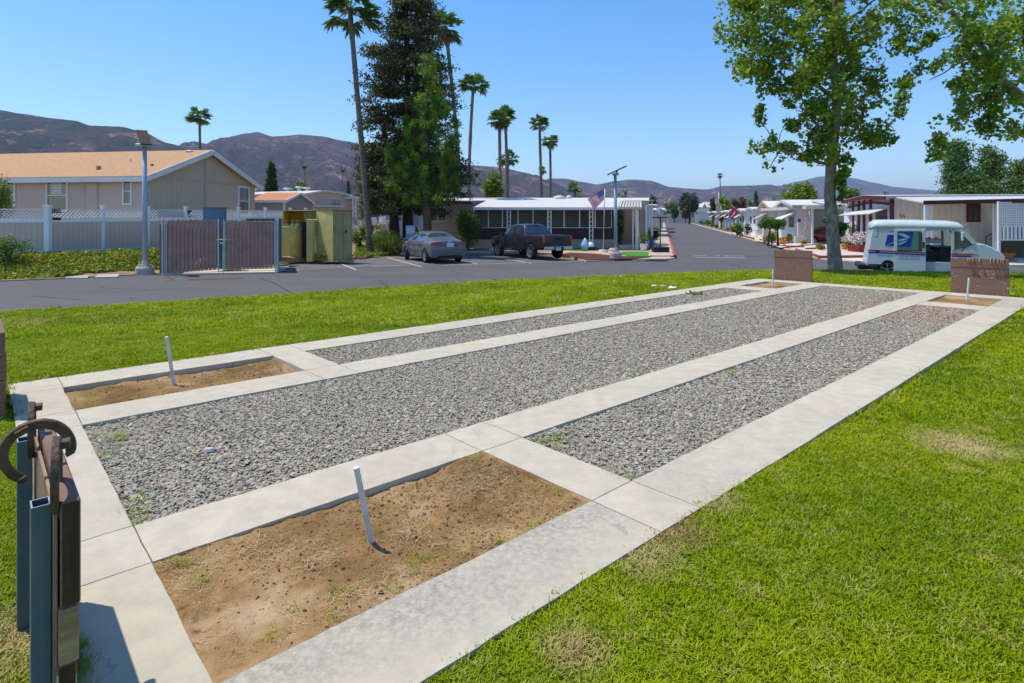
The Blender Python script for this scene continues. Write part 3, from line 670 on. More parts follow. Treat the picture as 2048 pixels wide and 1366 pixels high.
M['bark_palm'] = mat('bark_palm', (0.26, 0.215, 0.17), 0.95, col2=(0.10, 0.08, 0.065), vs=7, bs=1.0, bscale=9, bd=0.06, scale=(0.6, 0.6, 2.2))
M['leaf_syc'] = leaf_mat('leaf_syc', [(0.05, 0.12, 0.018), (0.11, 0.21, 0.018), (0.22, 0.32, 0.018), (0.42, 0.45, 0.02)], 0.4, 0.4, 0.35, 0.5)
M['leaf_dark'] = leaf_mat('leaf_dark', [(0.016, 0.026, 0.014), (0.045, 0.052, 0.022), (0.12, 0.11, 0.038), (0.24, 0.20, 0.07)], 0.7, 0.2, 0.12, 0.5)
M['needle'] = leaf_mat('needle', [(0.030, 0.085, 0.018), (0.07, 0.165, 0.020), (0.17, 0.29, 0.025), (0.34, 0.43, 0.04)], 0.5, 0.15, 0.2, 0.6)
M['leaf_palm'] = leaf_mat('leaf_palm', [(0.030, 0.095, 0.016), (0.08, 0.18, 0.022), (0.16, 0.26, 0.035)], 0.4, 0.45, 0.2, 0.6)
M['palm_dead'] = mat('palm_dead', (0.30, 0.20, 0.10), 0.9, col2=(0.14, 0.09, 0.05), vs=4)
M['leaf_green'] = leaf_mat('leaf_green', [(0.030, 0.075, 0.010), (0.06, 0.13, 0.014), (0.10, 0.19, 0.018), (0.19, 0.27, 0.025)], 0.5, 0.35, 0.2, 1.2)
M['leaf_deep'] = leaf_mat('leaf_deep', [(0.010, 0.035, 0.008), (0.022, 0.065, 0.010), (0.045, 0.11, 0.015)], 0.5, 0.35, 0.12, 1.2)
M['leaf_lime'] = leaf_mat('leaf_lime', [(0.07, 0.13, 0.01), (0.16, 0.24, 0.015), (0.28, 0.34, 0.02)], 0.5, 0.35, 0.2, 1.2)
M['leaf_yellow'] = leaf_mat('leaf_yellow', [(0.16, 0.17, 0.01), (0.32, 0.28, 0.015), (0.48, 0.40, 0.02)], 0.5, 0.35, 0.2, 1.2)
M['leaf_orange'] = leaf_mat('leaf_orange', [(0.20, 0.13, 0.02), (0.42, 0.25, 0.02), (0.60, 0.36, 0.02)], 0.5, 0.3, 0.2, 1.2)
M['leaf_red'] = leaf_mat('leaf_red', [(0.09, 0.028, 0.015), (0.17, 0.055, 0.02), (0.22, 0.12, 0.03)], 0.6, 0.3, 0.15, 0.8)
M['leaf_cy'] = leaf_mat('leaf_cy', [(0.012, 0.045, 0.010), (0.025, 0.08, 0.012), (0.05, 0.12, 0.02)], 0.6, 0.2, 0.05, 1.2)
M['leaf_grey'] = leaf_mat('leaf_grey', [(0.035, 0.038, 0.028), (0.075, 0.075, 0.055), (0.12, 0.115, 0.08)], 0.7, 0.2, 0.08, 0.4)
M['leaf_pine2'] = leaf_mat('leaf_pine2', [(0.03, 0.08, 0.03), (0.07, 0.15, 0.035), (0.20, 0.26, 0.035)], 0.6, 0.2, 0.1, 0.35)
M['flower_pink'] = mat('flower_pink', (0.75, 0.12, 0.30), 0.6, var=0.3, vs=9)

def limb(b, a, c, r0, r1, n=8, wob=0.12, k=6, seed=0):
    a = Vector(a); c = Vector(c); L = (c - a).length; pts = []
    for i in range(k + 1):
        t = i / k; p = a.lerp(c, t); w_ = wob * L * math.sin(math.pi * t)
        p += Vector((mnoise.noise(Vector((t*2.2, seed, 0))), mnoise.noise(Vector((t*2.2, seed, 5))), 0.5*mnoise.noise(Vector((t*2.2, seed, 9))))) * w_
        pts.append(p)
    b.tube(pts, [r0 + (r1 - r0) * (i / k) for i in range(k + 1)], n); return pts
# ---- the sycamore on the far edge of the lawn
base = G(1667, 541, zl); base.z -= 0.05; Yt = base.y
t = thing('sycamore_tree', 'tall sycamore with a thick grey trunk left of the mail truck', 'tree', base)
b = MB()
trunk_px = [(1667, 545, 17.5), (1667, 535, 14), (1666, 500, 12), (1666, 450, 12.5), (1665, 420, 12), (1663, 390, 10.5), (1664, 360, 10), (1663, 330, 10), (1664, 300, 9.5), (1668, 250, 8.5), (1672, 190, 8), (1668, 120, 7.5), (1672, 50, 6), (1668, -40, 5)]
pts = [D(px, py, Yt) + Vector((0, 0.1 * math.sin(py * 0.02), 0)) for px, py, r in trunk_px]
pts2 = []; rr = []
for i in range(len(pts) - 1):
    for k in range(4): 
        q = pts[i].lerp(pts[i+1], k/4); pts2.append(q); rr.append(((trunk_px[i][2]*(4-k) + trunk_px[i+1][2]*k)/4) / F * Yt * (1 + 0.06 * mnoise.noise(q * 2.1)))
b.tube(pts2, rr, 18); LB = MB()
for s, (x0, y0, x1, y1, r0, dy) in enumerate([(1664, 330, 1560, 300, 4.5, -0.6), (1664, 300, 1600, 190, 6, 0.8), (1668, 260, 1740, 180, 6.5, -0.5), (1670, 200, 1560, 110, 6, -1.0), (1672, 190, 1745, 90, 5, 1.0), (1670, 130, 1500, 60, 5, 0.5), (1670, 120, 1640, 10, 4, -1.2), (1560, 300, 1535, 340, 2, -0.2), (1560, 300, 1520, 240, 2, -0.2), (1555, 290, 1575, 225, 1.2, -0.2), (1670, 60, 1780, -20, 4, 0), (1740, 180, 1770, 120, 3, 0)]):
    limb(LB, D(x0, y0, Yt), D(x1, y1, Yt + dy), r0 / F * Yt * .8, r0 / F * Yt * 0.25, seed=s)
tr = b.build('trunk', M['bark_grey'], t, smooth=True); LB.build('limb', M['bark_grey'], t, smooth=True)
kn = MB()
for px, py, r in [(1654, 440, 5)]:
    q = D(px, py, Yt - 0.12); kn.tube([q + Vector((0, 0.14, 0)), q, q + Vector((0, -0.03, 0))], [r/F*Yt*1.4, r/F*Yt*1.1, r/F*Yt*0.5], 10)
kn.build('burl', M['bark_grey'], t, smooth=True)
def pxblobs(l, Y0):
    return [(D(px, py, Y0 + dy), (rx / F * Y0, ry_ , rz / F * Y0)) for px, py, rx, rz, dy, ry_ in l]
syc = [(1480, 40, 50, 60, -0.3, 1.2), (1530, 90, 62, 62, 0.4, 1.4), (1500, 130, 45, 40, -0.5, 1.0), (1570, 20, 60, 60, 0.8, 1.4), (1580, 150, 60, 48, -0.6, 1.3), (1540, 175, 32, 24, -0.4, .8), (1620, 60, 55, 62, -1.0, 1.4), (1660, 20, 60, 60, 1.0, 1.5),
       (1640, 130, 55, 60, 1.0, 1.5), (1700, 80, 45, 62, -0.8, 1.3), (1700, 150, 52, 50, 0.4, 1.4), (1735, 50, 35, 40, 0.8, 1.0), (1650, 200, 48, 52, -0.8, 1.3), (1715, 200, 55, 50, 0.5, 1.4), (1655, 260, 48, 52, 0, 1.3), (1720, 255, 58, 42, 0.4, 1.2),
       (1750, 275, 36, 24, -0.5, 0.8), (1640, 300, 42, 30, -0.4, 1.0), (1625, 235, 22, 35, 0.5, 0.7), (1595, 205, 30, 12, 0.2, 0.5), (1530, 290, 30, 30, -0.2, 0.6), (1550, 325, 26, 17, -0.1, 0.5), (1575, 295, 20, 14, 0, 0.4), (1519, 230, 10, 26, -0.2, 0.3), (1600, 310, 22, 14, 0, 0.5), (1500, 0, 50, 40, 0, 1.2), (1600, -40, 90, 50, 0, 2), (1700, -40, 80, 50, 0, 2),
       (1690, 320, 16, 14, 0.2, 0.4), (1585, 250, 16, 14, 0.3, 0.4)]
p = blob_pts(pxblobs(syc, Yt), 28000, 3, 0.42, 1.7, 0.10); V, Fq, T = star_geo(p, 0.125, 4); np_mesh('crown', V, Fq, M['leaf_syc'], t, True, T)
p = blob_pts(pxblobs([(1682, 362, 7, 28, -0.18, 0.2), (1690, 345, 10, 10, -0.25, .2), (1681, 395, 5, 14, -0.22, 0.12), (1686, 452, 8, 10, -0.1, .15), (1682, 466, 6, 5, -0.1, .1)], Yt), 420, 5, 0.7, 0); V, Fq, T = star_geo(p, 0.15, 6); np_mesh('foliage', V, Fq, M['leaf_syc'], t, True, T)
# ---- the second sycamore, trunk beyond the right edge of the view
Y2 = 16.5; bx = XD(2160, Y2); base2 = Vector((bx, Y2, zl(bx, Y2)))
t = thing('sycamore_tree', 'second sycamore whose bright leafy branches hang in from the upper right corner', 'tree', base2)
b = MB(); limb(b, base2, D(2110, 250, Y2), 0.3, 0.24, 14, 0.04); limb(b, D(2110, 250, Y2), D(2010, 170, Y2), 0.2, 0.12, 10, 0.1, seed=3); limb(b, D(2010, 170, Y2), D(1960, 90, Y2 - .3), 0.12, 0.07, 9, 0.1, seed=4)
limb(b, D(1960, 90, Y2 - .3), D(1870, -10, Y2), 0.08, 0.05, 8, seed=5); limb(b, D(1985, 130, Y2), D(1920, 110, Y2 + .4), 0.06, 0.03, 6, seed=6); limb(b, D(2110, 250, Y2), D(2090, -100, Y2), 0.2, 0.12, 10, seed=7)
limb(b, D(1900, 20, Y2), D(1800, -20, Y2 + .5), 0.05, 0.02, 6, seed=8); limb(b, D(1930, 120, Y2), D(1860, 160, Y2 + .2), 0.03, 0.012, 6, seed=9); limb(b, D(1990, 160, Y2), D(1900, 260, Y2 + .2), 0.04, 0.012, 6, seed=10)
b.build('trunk', M['bark_grey'], t, smooth=True)
s2 = [(1800, 10, 50, 32, 0.3, .9), (1860, 40, 45, 40, -0.4, 1.0), (1780, 50, 22, 26, .2, .6), (1795, 85, 16, 25, .2, .4), (1765, 18, 24, 20, 0.8, .5), (1910, 20, 50, 45, 0.5, 1.2), (1960, 60, 55, 50, -0.6, 1.3), (2020, 40, 55, 60, 0.6, 1.4), (1935, 110, 42, 38, 0.3, 1.0), (2000, 130, 50, 50, -0.5, 1.2), (2050, 120, 50, 60, 0.3, 1.4), (1975, 190, 48, 40, 0.4, 1.1), (2040, 200, 45, 45, -0.5, 1.2),
      (1925, 165, 38, 30, -0.2, .9), (1900, 205, 26, 26, 0.2, .6), (1895, 245, 22, 28, 0.1, .6), (1878, 285, 17, 24, 0, .4), (1870, 310, 12, 12, 0, .3), (1960, 240, 42, 26, 0.2, .9), (2010, 255, 38, 22, -0.2, .8), (2045, 270, 25, 18, 0.2, .6), (1840, 135, 32, 20, 0.2, .6), (1812, 165, 18, 15, .1, .4), (1805, 195, 14, 18, .1, .3), (1800, 225, 9, 17, .1, .25), (1830, 100, 22, 10, .3, .5), (1862, 78, 14, 14, 0, .4), (2100, 60, 60, 80, 0, 1.6), (2140, 200, 60, 70, 0, 1.6), (2000, -40, 120, 50, 0, 2), (1860, -30, 70, 40, 0, 1.3)]
p = blob_pts(pxblobs(s2, Y2), 21000, 8, 0.5, 1.9, 0.13, 4.0); V, Fq, T = star_geo(p, 0.112, 9, 0.2); np_mesh('crown', V, Fq, leaf_mat('leaf_syc2', [(0.07, 0.16, 0.015), (0.15, 0.28, 0.018), (0.28, 0.40, 0.02), (0.46, 0.52, 0.03)], 0.36, 0.6, 0.42, 0.5), t, True, T)

# ---- fan palms
def palm(base, top, r0, r1, crown_r, label, seed=0, nf=34, dead=True, green=None, group='fan palms', lod=1, trunk_m=None):
    t = thing('fan_palm', label, 'palm tree', base, group=group); b = MB(); a = Vector(base); c = Vector(top); k = 14 if lod else 6; pts = []
    r = np.random.default_rng(seed); L = (c - a).length
    pts = [a.lerp(c, i/k) + Vector((math.sin(i/k*math.pi)*L*0.012*(seed % 3 - 1), 0, 0)) for i in range(k+1)]
    rad = [(r0 + (r1 - r0) * min(1, 1.6 * i/k)) * (1 + 0.06 * r.normal()) for i in range(k+1)]
    b.tube(pts, rad, 10 if lod else 6); b.build('trunk', trunk_m or M['bark_palm'], t, smooth=bool(lod))
    V = []; Fc = []; T = []
    V2 = []; F2 = []
    nl = 13 if lod else 7
    for i in range(nf + (12 if dead else 0)):
        old = i >= nf
        az = r.uniform(0, 2*math.pi); el = math.asin(r.uniform(-0.55, 0.98)) if not old else r.uniform(-1.45, -0.9)
        d = Vector((math.cos(az)*math.cos(el), math.sin(az)*math.cos(el), math.sin(el)))
        L1 = crown_r * r.uniform(0.40, 0.62) * (0.5 if old else 1); L2 = crown_r * r.uniform(0.42, 0.58)
        side = d.cross(Vector((0, 0, 1))).normalized() if abs(d.z) < 0.99 else Vector((1, 0, 0)); nrm = side.cross(d)
        s0 = c + Vector((0, 0, 0.05 * crown_r)); hub = s0 + d * L1 + Vector((0, 0, -0.10 * crown_r)); tn = r.uniform()
        VV, FF = (V2, F2) if old else (V, Fc)
        w_ = 0.012 * crown_r; j = len(VV); VV += [s0 - side*w_*1.6, s0 + side*w_*1.6, hub + side*w_, hub - side*w_]; FF.append((j, j+1, j+2, j+3))
        for q in range(nl):
            a_ = (q / (nl-1) - 0.5) * R(210); ld = (d * math.cos(a_) + side * math.sin(a_) + nrm * (0.16 * r.normal())).normalized()
            ln = L2 * (1 - 0.30 * abs(q/(nl-1) - 0.5) * 2) * r.uniform(0.85, 1.1); sw = ld.cross(nrm).normalized() * L2 * (0.12 if lod else 0.18); tip = hub + ld * ln + Vector((0, 0, -0.22 * ln))
            j = len(VV); mid = hub + ld * ln * 0.55; VV += [hub, mid + sw, tip, mid - sw]; FF.append((j, j+1, j+2, j+3))
        if not old: T += [tn] * (4 + 4 * nl)
    np_mesh('crown', np.array([tuple(v) for v in V]), np.array(Fc), green or M['leaf_palm'], t, True, T)
    if V2: np_mesh('dead_frond_skirt', np.array([tuple(v) for v in V2]), np.array(F2), M['palm_dead'], t, True)
    return t
def palm_px(px0, py0, px1, py1, Y, wpx, crpx, label, **k):
    a = D(px0, py0, Y); a.z = min(a.z, zg(a.x, Y)); 
    if py0 < 440: a.z = zg(a.x, Y)
    c = D(px1, py1, Y); return palm(a, c, wpx / F * Y * 0.47, wpx / F * Y * 0.34, crpx / F * Y, label, **k)
palm_px(742, 475, 700, 22, 33, 15, 64, 'tallest fan palm, leaning left with its crown cut by the top of the view', seed=1, dead=False)
palm_px(925, 470, 891, 55, 44, 11, 42, 'fan palm half hidden behind the dark conifer with its crown just above the pine', seed=2)
palm_px(938, 430, 947, 168, 50, 9, 34, 'slender fan palm just right of the dark conifer', seed=3, dead=False)
palm_px(1001, 430, 999, 240, 58, 9, 28, 'left one of a pair of touching fan palms with grey trunk', seed=4)
palm_px(1012, 430, 1010, 232, 60, 9, 27, 'right one of a pair of touching fan palms with reddish trunk', seed=5)
palm_px(1018, 430, 1016, 318, 64, 8, 26, 'shorter fan palm crown low beside the pair of palms', seed=6, dead=False)
palm_px(1085, 430, 1079, 247, 62, 8, 24, 'taller of two thin fan palms over the porch roof', seed=7, dead=False)
palm_px(1097, 430, 1100, 283, 60, 7, 23, 'shorter of two thin fan palms over the porch roof', seed=8, dead=False)
palm_px(1083, 430, 1084, 341, 110, 3.5, 12, 'small far fan palm seen between two thin palm trunks', seed=9, nf=22, lod=0)
palm_px(1150, 440, 1150, 376, 75, 7, 18, 'low squat fan palm with bright fronds above the porch roof', seed=10, nf=26, dead=False)
palm_px(1250, 440, 1251, 383, 110, 5, 8, 'shaggy brown palm far behind the entry canopy', seed=11, nf=16, lod=0)
palm_px(1445, 440, 1440, 351, 190, 3, 8, 'thin lone far palm standing over the street roofs', seed=12, nf=22, lod=0)
palm_px(403, 440, 399, 233, 62, 7, 27, 'lone fan palm rising behind the tan house roof', seed=13, dead=False)
palm_px(611, 440, 609, 331, 120, 2.5, 8.5, 'far thin palm above the orange shed roof', seed=14, nf=22, lod=0)
palm_px(687, 440, 686, 339, 120, 2.5, 8, 'far thin palm left of the dark conifer', seed=15, nf=22, lod=0)
# ---- columnar cypresses
def cypress(px, py0, py1, wpx, Y, label, n=2600):
    c = D(px, py1, Y); zb = zg(c.x, Y); h = c.z - zb; rw = wpx / 2 / F * Y
    t = thing('cypress_tree', label, 'cypress', (c.x, Y, zb), group='columnar cypresses'); r = np.random.default_rng(int(px))
    u_ = r.uniform(0, 1, n) ** 0.8; prof = np.minimum(1, (1 - u_) * 2.6) ** 0.7 * (0.75 + 0.25 * np.minimum(1, u_ * 5)); a = r.uniform(0, 6.28, n); rd = rw * prof * r.uniform(0.75, 1.08, n)
    p = np.column_stack([c.x + rd*np.cos(a), Y + rd*np.sin(a), zb + h*u_]); V, Fq, T = leaf_geo(p, 0.06 * h if h < 6 else 0.4, 0.35, droop=(0, 0, 2.2), seed=3); 
    np_mesh('crown', V, Fq, M['leaf_cy'], t, True, T); b = MB(); b.tube([(c.x, Y, zb), (c.x, Y, zb + h*0.8)], [rw*0.25, rw*0.1], 8); b.build('trunk', M['bark_dark'], t)
cypress(543, 385, 331, 19, 55, 'dark pointed cypress beside the tan house')
cypress(697, 385, 366, 6, 90, 'very small dark cypress left of the dark conifer', 700)
cypress(1512, 412, 384, 8, 120, 'dark pointed cypress far behind the street roofs', 900)
# ---- big dark conifer (leaning double trunk)
Yc = 35.0; base = Vector((XD(812, Yc), Yc, zg(XD(812, Yc), Yc)))
t = thing('dark_conifer', 'huge dark conifer with two black trunks behind the pine', 'tree', base); b = MB()
limb(b, D(791, 492, Yc), D(768, 250, Yc + .3), 0.30, 0.16, 12, 0.04, seed=1); limb(b, D(816, 492, Yc + .6), D(812, -30, Yc + .6), 0.34, 0.10, 12, 0.01, 10, seed=2); limb(b, D(815, 400, Yc + .6), D(848, 0, Yc + 1), 0.22, 0.06, 10, 0.03, 10, seed=3)
b.build('trunk', M['bark_dark'], t, smooth=True); r = np.random.default_rng(21); P_ = []; lb = MB()
outl = [(-20, 790, 860), (40, 765, 885), (90, 722, 905), (130, 712, 920), (200, 708, 930), (240, 700, 945), (290, 705, 950), (330, 705, 965), (370, 695, 960), (400, 705, 945), (412, 720, 930)]
for i in range(340):
    py = r.uniform(-40, 412) if i % 4 else r.uniform(330, 425)
    xl = np.interp(py, [o_[0] for o_ in outl], [o_[1] for o_ in outl]); xr = np.interp(py, [o_[0] for o_ in outl], [o_[2] for o_ in outl])
    cx = 815 if r.uniform() < 0.7 else (770 if py > 200 else 845); az = r.uniform(0, 6.28); sidev = math.cos(az); ex = (xr - cx) if sidev > 0 else (cx - xl); ln = ex / F * Yc * r.uniform(0.55, 1.0)
    if ln < 0.3: continue
    s = D(cx, py, Yc + .5); dirv = Vector((math.copysign(max(0.25, abs(sidev)), sidev), math.sin(az) * 0.8, 0.12)); e = s + Vector((dirv.x * ln, dirv.y * ln, 0.25 * ln * r.uniform(-0.3, 0.8)))
    if i % 3 == 0: lb.tube([s, s.lerp(e, 0.5) + Vector((0, 0, 0.08 * ln)), e], [0.05, 0.035, 0.012], 4)
    for q in range(int(6 + ln * 6)):
        f_ = r.uniform(0.25, 1.0); c_ = s.lerp(e, f_); m_ = 15
        P_.append(np.array(c_) + r.normal(size=(m_, 3)) * np.array([0.24, 0.24, 0.085]) * (0.7 + 0.5 * f_))
lb.build('limb', M['bark_dark'], t); p = np.vstack(P_); p = p[p[:, 2] > 1.9]; V, Fq, T = leaf_geo(p, 0.19, 0.45, seed=22); np_mesh('crown', V, Fq, M['leaf_dark'], t, True, T)
# ---- the bright pine in front of it
Yp = 31.5; bx = XD(853, Yp); base = Vector((bx, Yp, zg(bx, Yp)))
t = thing('pine_tree', 'bright green long-needled pine with reddish trunk behind the grey sedan', 'pine tree', base); b = MB()
limb(b, D(855, 500, Yp), D(850, 330, Yp), 0.25, 0.17, 12, 0.03, seed=5); limb(b, D(850, 330, Yp), D(858, 115, Yp), 0.17, 0.03, 10, 0.03, seed=6)
b.build('trunk', M['bark_brown'], t, smooth=True); r = np.random.default_rng(31); tips = []; lb = MB()
pin = [(858, 118, 13, 14), (858, 150, 26, 30), (865, 200, 30, 35), (850, 215, 30, 30), (882, 220, 26, 25), (855, 270, 38, 35), (830, 265, 26, 28), (890, 300, 28, 40), (812, 250, 18, 16), (845, 300, 38, 30), (815, 300, 20, 22), (783, 305, 15, 20), (790, 330, 22, 22), (800, 345, 26, 25), (830, 340, 38, 30), (870, 340, 40, 32), (908, 262, 17, 26), (905, 300, 18, 28), (900, 345, 26, 30), (860, 375, 48, 26), (815, 375, 32, 22), (790, 372, 18, 14), (900, 380, 28, 18), (860, 240, 20, 26), (825, 400, 30, 9), (878, 400, 34, 10)]
for px, py, rx, rz in pin:
    c_ = D(px, py, Yp + r.uniform(-0.9, 0.4)); ra = np.array([rx/F*Yp*.82, rx/F*Yp * 0.8, rz/F*Yp*.88]); k = int(5 + rx * rz * 0.020); d = r.normal(size=(k, 3)); d /= np.linalg.norm(d, axis=1)[:, None]
    q = np.array(c_) + d * ra * (r.uniform(0.45, 1.0, k)[:, None] ** 0.5); tips.append(q)
    s = D(853, py + 14, Yp); lb.tube([s, Vector(s).lerp(c_, 0.6), c_], [0.07, 0.045, 0.02], 6)
tips = np.vstack(tips)
for q in tips[::3]: 
    c_ = Vector(q); s = D(853, YH - (q[2] - H) / Yp * F + 12, Yp); s = s.lerp(c_, 0.45); lb.tube([s, c_], [0.022, 0.01], 4)
lb.build('limb', M['bark_brown'], t)
nn = 46; n_ = len(tips); ctr = np.repeat(tips, nn, 0); d = r.normal(size=(n_*nn, 3)); d[:, 2] += 0.55; d /= np.linalg.norm(d, axis=1)[:, None]; L = r.uniform(0.16, 0.30, (n_*nn, 1)); s_ = np.cross(d, r.normal(size=d.shape)); s_ /= np.linalg.norm(s_, axis=1)[:, None]
V = np.stack([ctr - s_*0.008, ctr + s_*0.008, ctr + d*L + s_*0.015, ctr + d*L - s_*0.015], 1).reshape(-1, 3); T = np.repeat(np.repeat(r.uniform(0, 1, n_), nn), 4)
np_mesh('crown', V, np.arange(len(V)).reshape(-1, 4), M['needle'], t, True, T)
# ---- generic round trees and shrubs
def shrub(name, label, cat, c, rad, m, n=900, leaf=0.10, group=None, trunk=None, blobs=None, seed=1, nf=1.6, th=-0.15, asp=0.55, tm='bark_brown'):
    """c: ground point, rad: (rx, ry, height) ; foliage as leaves in a few lumps"""
    c = Vector(c); t = thing(name, label, cat, c, group=group); r = np.random.default_rng(seed); rx, ry, h = rad; z0 = trunk or 0.0
    if blobs is None:
        blobs = [(c + Vector((0, 0, z0 + (h - z0) * 0.5)), (rx * 0.85, ry * 0.85, (h - z0) * 0.5))]
        for i in range(7):
            a = r.uniform(0, 6.28); zz = r.uniform(0.35, 0.8); blobs.append((c + Vector((math.cos(a)*rx*0.45, math.sin(a)*ry*0.45, z0 + (h - z0)*zz)), (rx*0.5, ry*0.5, (h - z0)*0.28)))
    p = blob_pts(blobs, n, seed, 0.42, nf / max(0.5, rx), th, seed * 1.7); V, Fq, T = leaf_geo(p, leaf, asp, up=0.4, seed=seed); np_mesh('foliage' if not trunk else 'crown', V, Fq, m, t, True, T)
    b = MB(); hh = (z0 + (h - z0)*0.6)
    for i in range(3 if not trunk else 1):
        a = r.uniform(0, 6.28); b.tube([c, c + Vector((math.cos(a)*rx*0.12, math.sin(a)*ry*0.12, hh*0.5)), c + Vector((math.cos(a)*rx*0.3, math.sin(a)*ry*0.3, hh))], [0.05*h**0.8+0.01, 0.04*h**0.8, 0.02*h**0.8], 7)
    b.build('stem' if not trunk else 'trunk', M[tm], t); return t
def shrub_px(name, label, cat, px, pyb, wpx, hpx, m, Y=None, **k):
    g_ = G(px, pyb, zg) if Y is None else Vector((XD(px, Y), Y, zg(XD(px, Y), Y))); Yb = g_.y
    return shrub(name, label, cat, g_, (wpx/2/F*Yb, wpx/2/F*Yb*k.pop('dy', 1.0), (hpx/F*Yb) if Y is None else ZD(pyb - hpx, Yb) - g_.z), m, **k)
# ------------------------------------------------------------------ building helpers
def onwall(A, B, px, py=None, z=None):
    """the point of the vertical wall plane through A-B seen at pixel px, at row py or height z"""
    k = (px - 1024) / F; dx, dy = B.x - A.x, B.y - A.y; t = (k * A.y - A.x) / (dx - k * dy)
    x, y = A.x + dx * t, A.y + dy * t; zz = ZD(py, y) if z is None else z
    return Vector((x, y, zz))
def wn(A, B):
    d = Vector((B.x - A.x, B.y - A.y, 0)).normalized(); n_ = Vector((d.y, -d.x, 0))
    return n_ if n_.dot(-Vector((A.x, A.y, 0))) > 0 else -n_
def wallq(b, A, B, z0, z1, th=0.12, off=0.0):
    n_ = wn(A, B) * off; a = Vector((A.x, A.y, 0)) + n_; c = Vector((B.x, B.y, 0)) + n_; m_ = wn(A, B) * th
    q = [(a.x, a.y, z0), (c.x, c.y, z0), (c.x, c.y, z1), (a.x, a.y, z1)]; r_ = [(x - m_.x, y - m_.y, z) for x, y, z in q]
    b.add(q + r_, [(0,1,2,3), (7,6,5,4), (0,4,5,1), (1,5,6,2), (2,6,7,3), (3,7,4,0)]); return b
M['glass'] = mat('glass', (0.05, 0.09, 0.10), 0.08, var=0.2, vs=1.5, spec=0.9)
M['glass_dark'] = mat('glass_dark', (0.012, 0.015, 0.02), 0.15, var=0.2, vs=1.5, spec=0.6)
M['white_paint'] = mat('white_paint', (0.72, 0.72, 0.72), 0.55, var=0.06, vs=2)
M['vinyl'] = mat('vinyl', (0.74, 0.76, 0.80), 0.4, var=0.04, vs=3)
M['maroon'] = mat('maroon', (0.11, 0.018, 0.022), 0.5, var=0.2, vs=4)
def window(parent, A, B, px0, py0, px1, py1, fm=None, gm=None, bars=(), fw=0.07, name='window', blinds=None, off=0.02, z=None):
    n_ = wn(A, B); p0 = onwall(A, B, px0, py0); p1 = onwall(A, B, px1, py1); q0 = onwall(A, B, px0, py1)
    z1, z0 = p0.z, (p1.z + q0.z) / 2; a = Vector((p0.x, p0.y, 0)) + n_ * off; c = Vector((p1.x, p1.y, 0)) + n_ * off; d = (c - a); L = d.length; d.normalize()
    f = MB()
    def bar_(s0, s1, za, zb, o=0.035):
        pa = a + d * s0; pb = a + d * s1; v = []
        for q_, zz in ((pa, za), (pb, za), (pb, zb), (pa, zb)): v.append((q_.x + n_.x*o, q_.y + n_.y*o, zz))
        for q_, zz in ((pa, za), (pb, za), (pb, zb), (pa, zb)): v.append((q_.x - n_.x*0.02, q_.y - n_.y*0.02, zz))
        f.add(v, [(0,1,2,3), (7,6,5,4), (0,4,5,1), (1,5,6,2), (2,6,7,3), (3,7,4,0)])
    bar_(0, L, z1 - fw, z1); bar_(0, L, z0, z0 + fw, 0.05); bar_(0, fw, z0 + fw, z1 - fw); bar_(L - fw, L, z0 + fw, z1 - fw)
    for k_, t_ in bars:
        if k_ == 'v': bar_(L*t_ - 0.02, L*t_ + 0.02, z0 + fw, z1 - fw, 0.03)
        else: zz = z0 + (z1 - z0)*t_; bar_(fw, L - fw, zz - 0.02, zz + 0.02, 0.032)
    fo = f.build(name, fm or M['white_paint'], parent); g = MB()
    q = [a + d*fw*0.6, c - d*fw*0.6]; g.add([(q[0].x, q[0].y, z0 + fw*.6), (q[1].x, q[1].y, z0 + fw*.6), (q[1].x, q[1].y, z1 - fw*.6), (q[0].x, q[0].y, z1 - fw*.6)], [(0, 1, 2, 3)])
    go = g.build('pane', gm or M['glass'], None); go.data.transform(pmat(parent).inverted()); go.parent = fo
    if blinds:
        f2 = MB(); zb = z0 + (z1 - z0) * blinds
        zz = zb
        while zz < z1 - fw:
            pa = a + d*(L*0.25) + n_*0.006; pb = c - d*(L*0.28) + n_*0.006; f2.add([(pa.x, pa.y, zz), (pb.x, pb.y, zz), (pb.x + n_.x*.004, pb.y + n_.y*.004, zz + 0.045), (pa.x + n_.x*.004, pa.y + n_.y*.004, zz + 0.045)], [(0,1,2,3)]); zz += 0.075
        bo = f2.build('blind', M['white_paint'], None); bo.data.transform(pmat(parent).inverted()); bo.parent = fo
    return fo
def box_px(b, A, B, px0, py0, px1, py1, th, off=0.0):
    """a block standing proud of a wall by th"""
    n_ = wn(A, B); a = onwall(A, B, px0, py0); c = onwall(A, B, px1, py0); z0 = (onwall(A, B, px0, py1).z + onwall(A, B, px1, py1).z) / 2; z1 = (a.z + c.z)/2
    v = []
    for o in (off + th, off):
        for q_, zz in ((a, z0), (c, z0), (c, z1), (a, z1)): v.append((q_.x + n_.x*o, q_.y + n_.y*o, zz))
    b.add(v, [(0,1,2,3), (7,6,5,4), (0,4,5,1), (1,5,6,2), (2,6,7,3), (3,7,4,0)]); return b

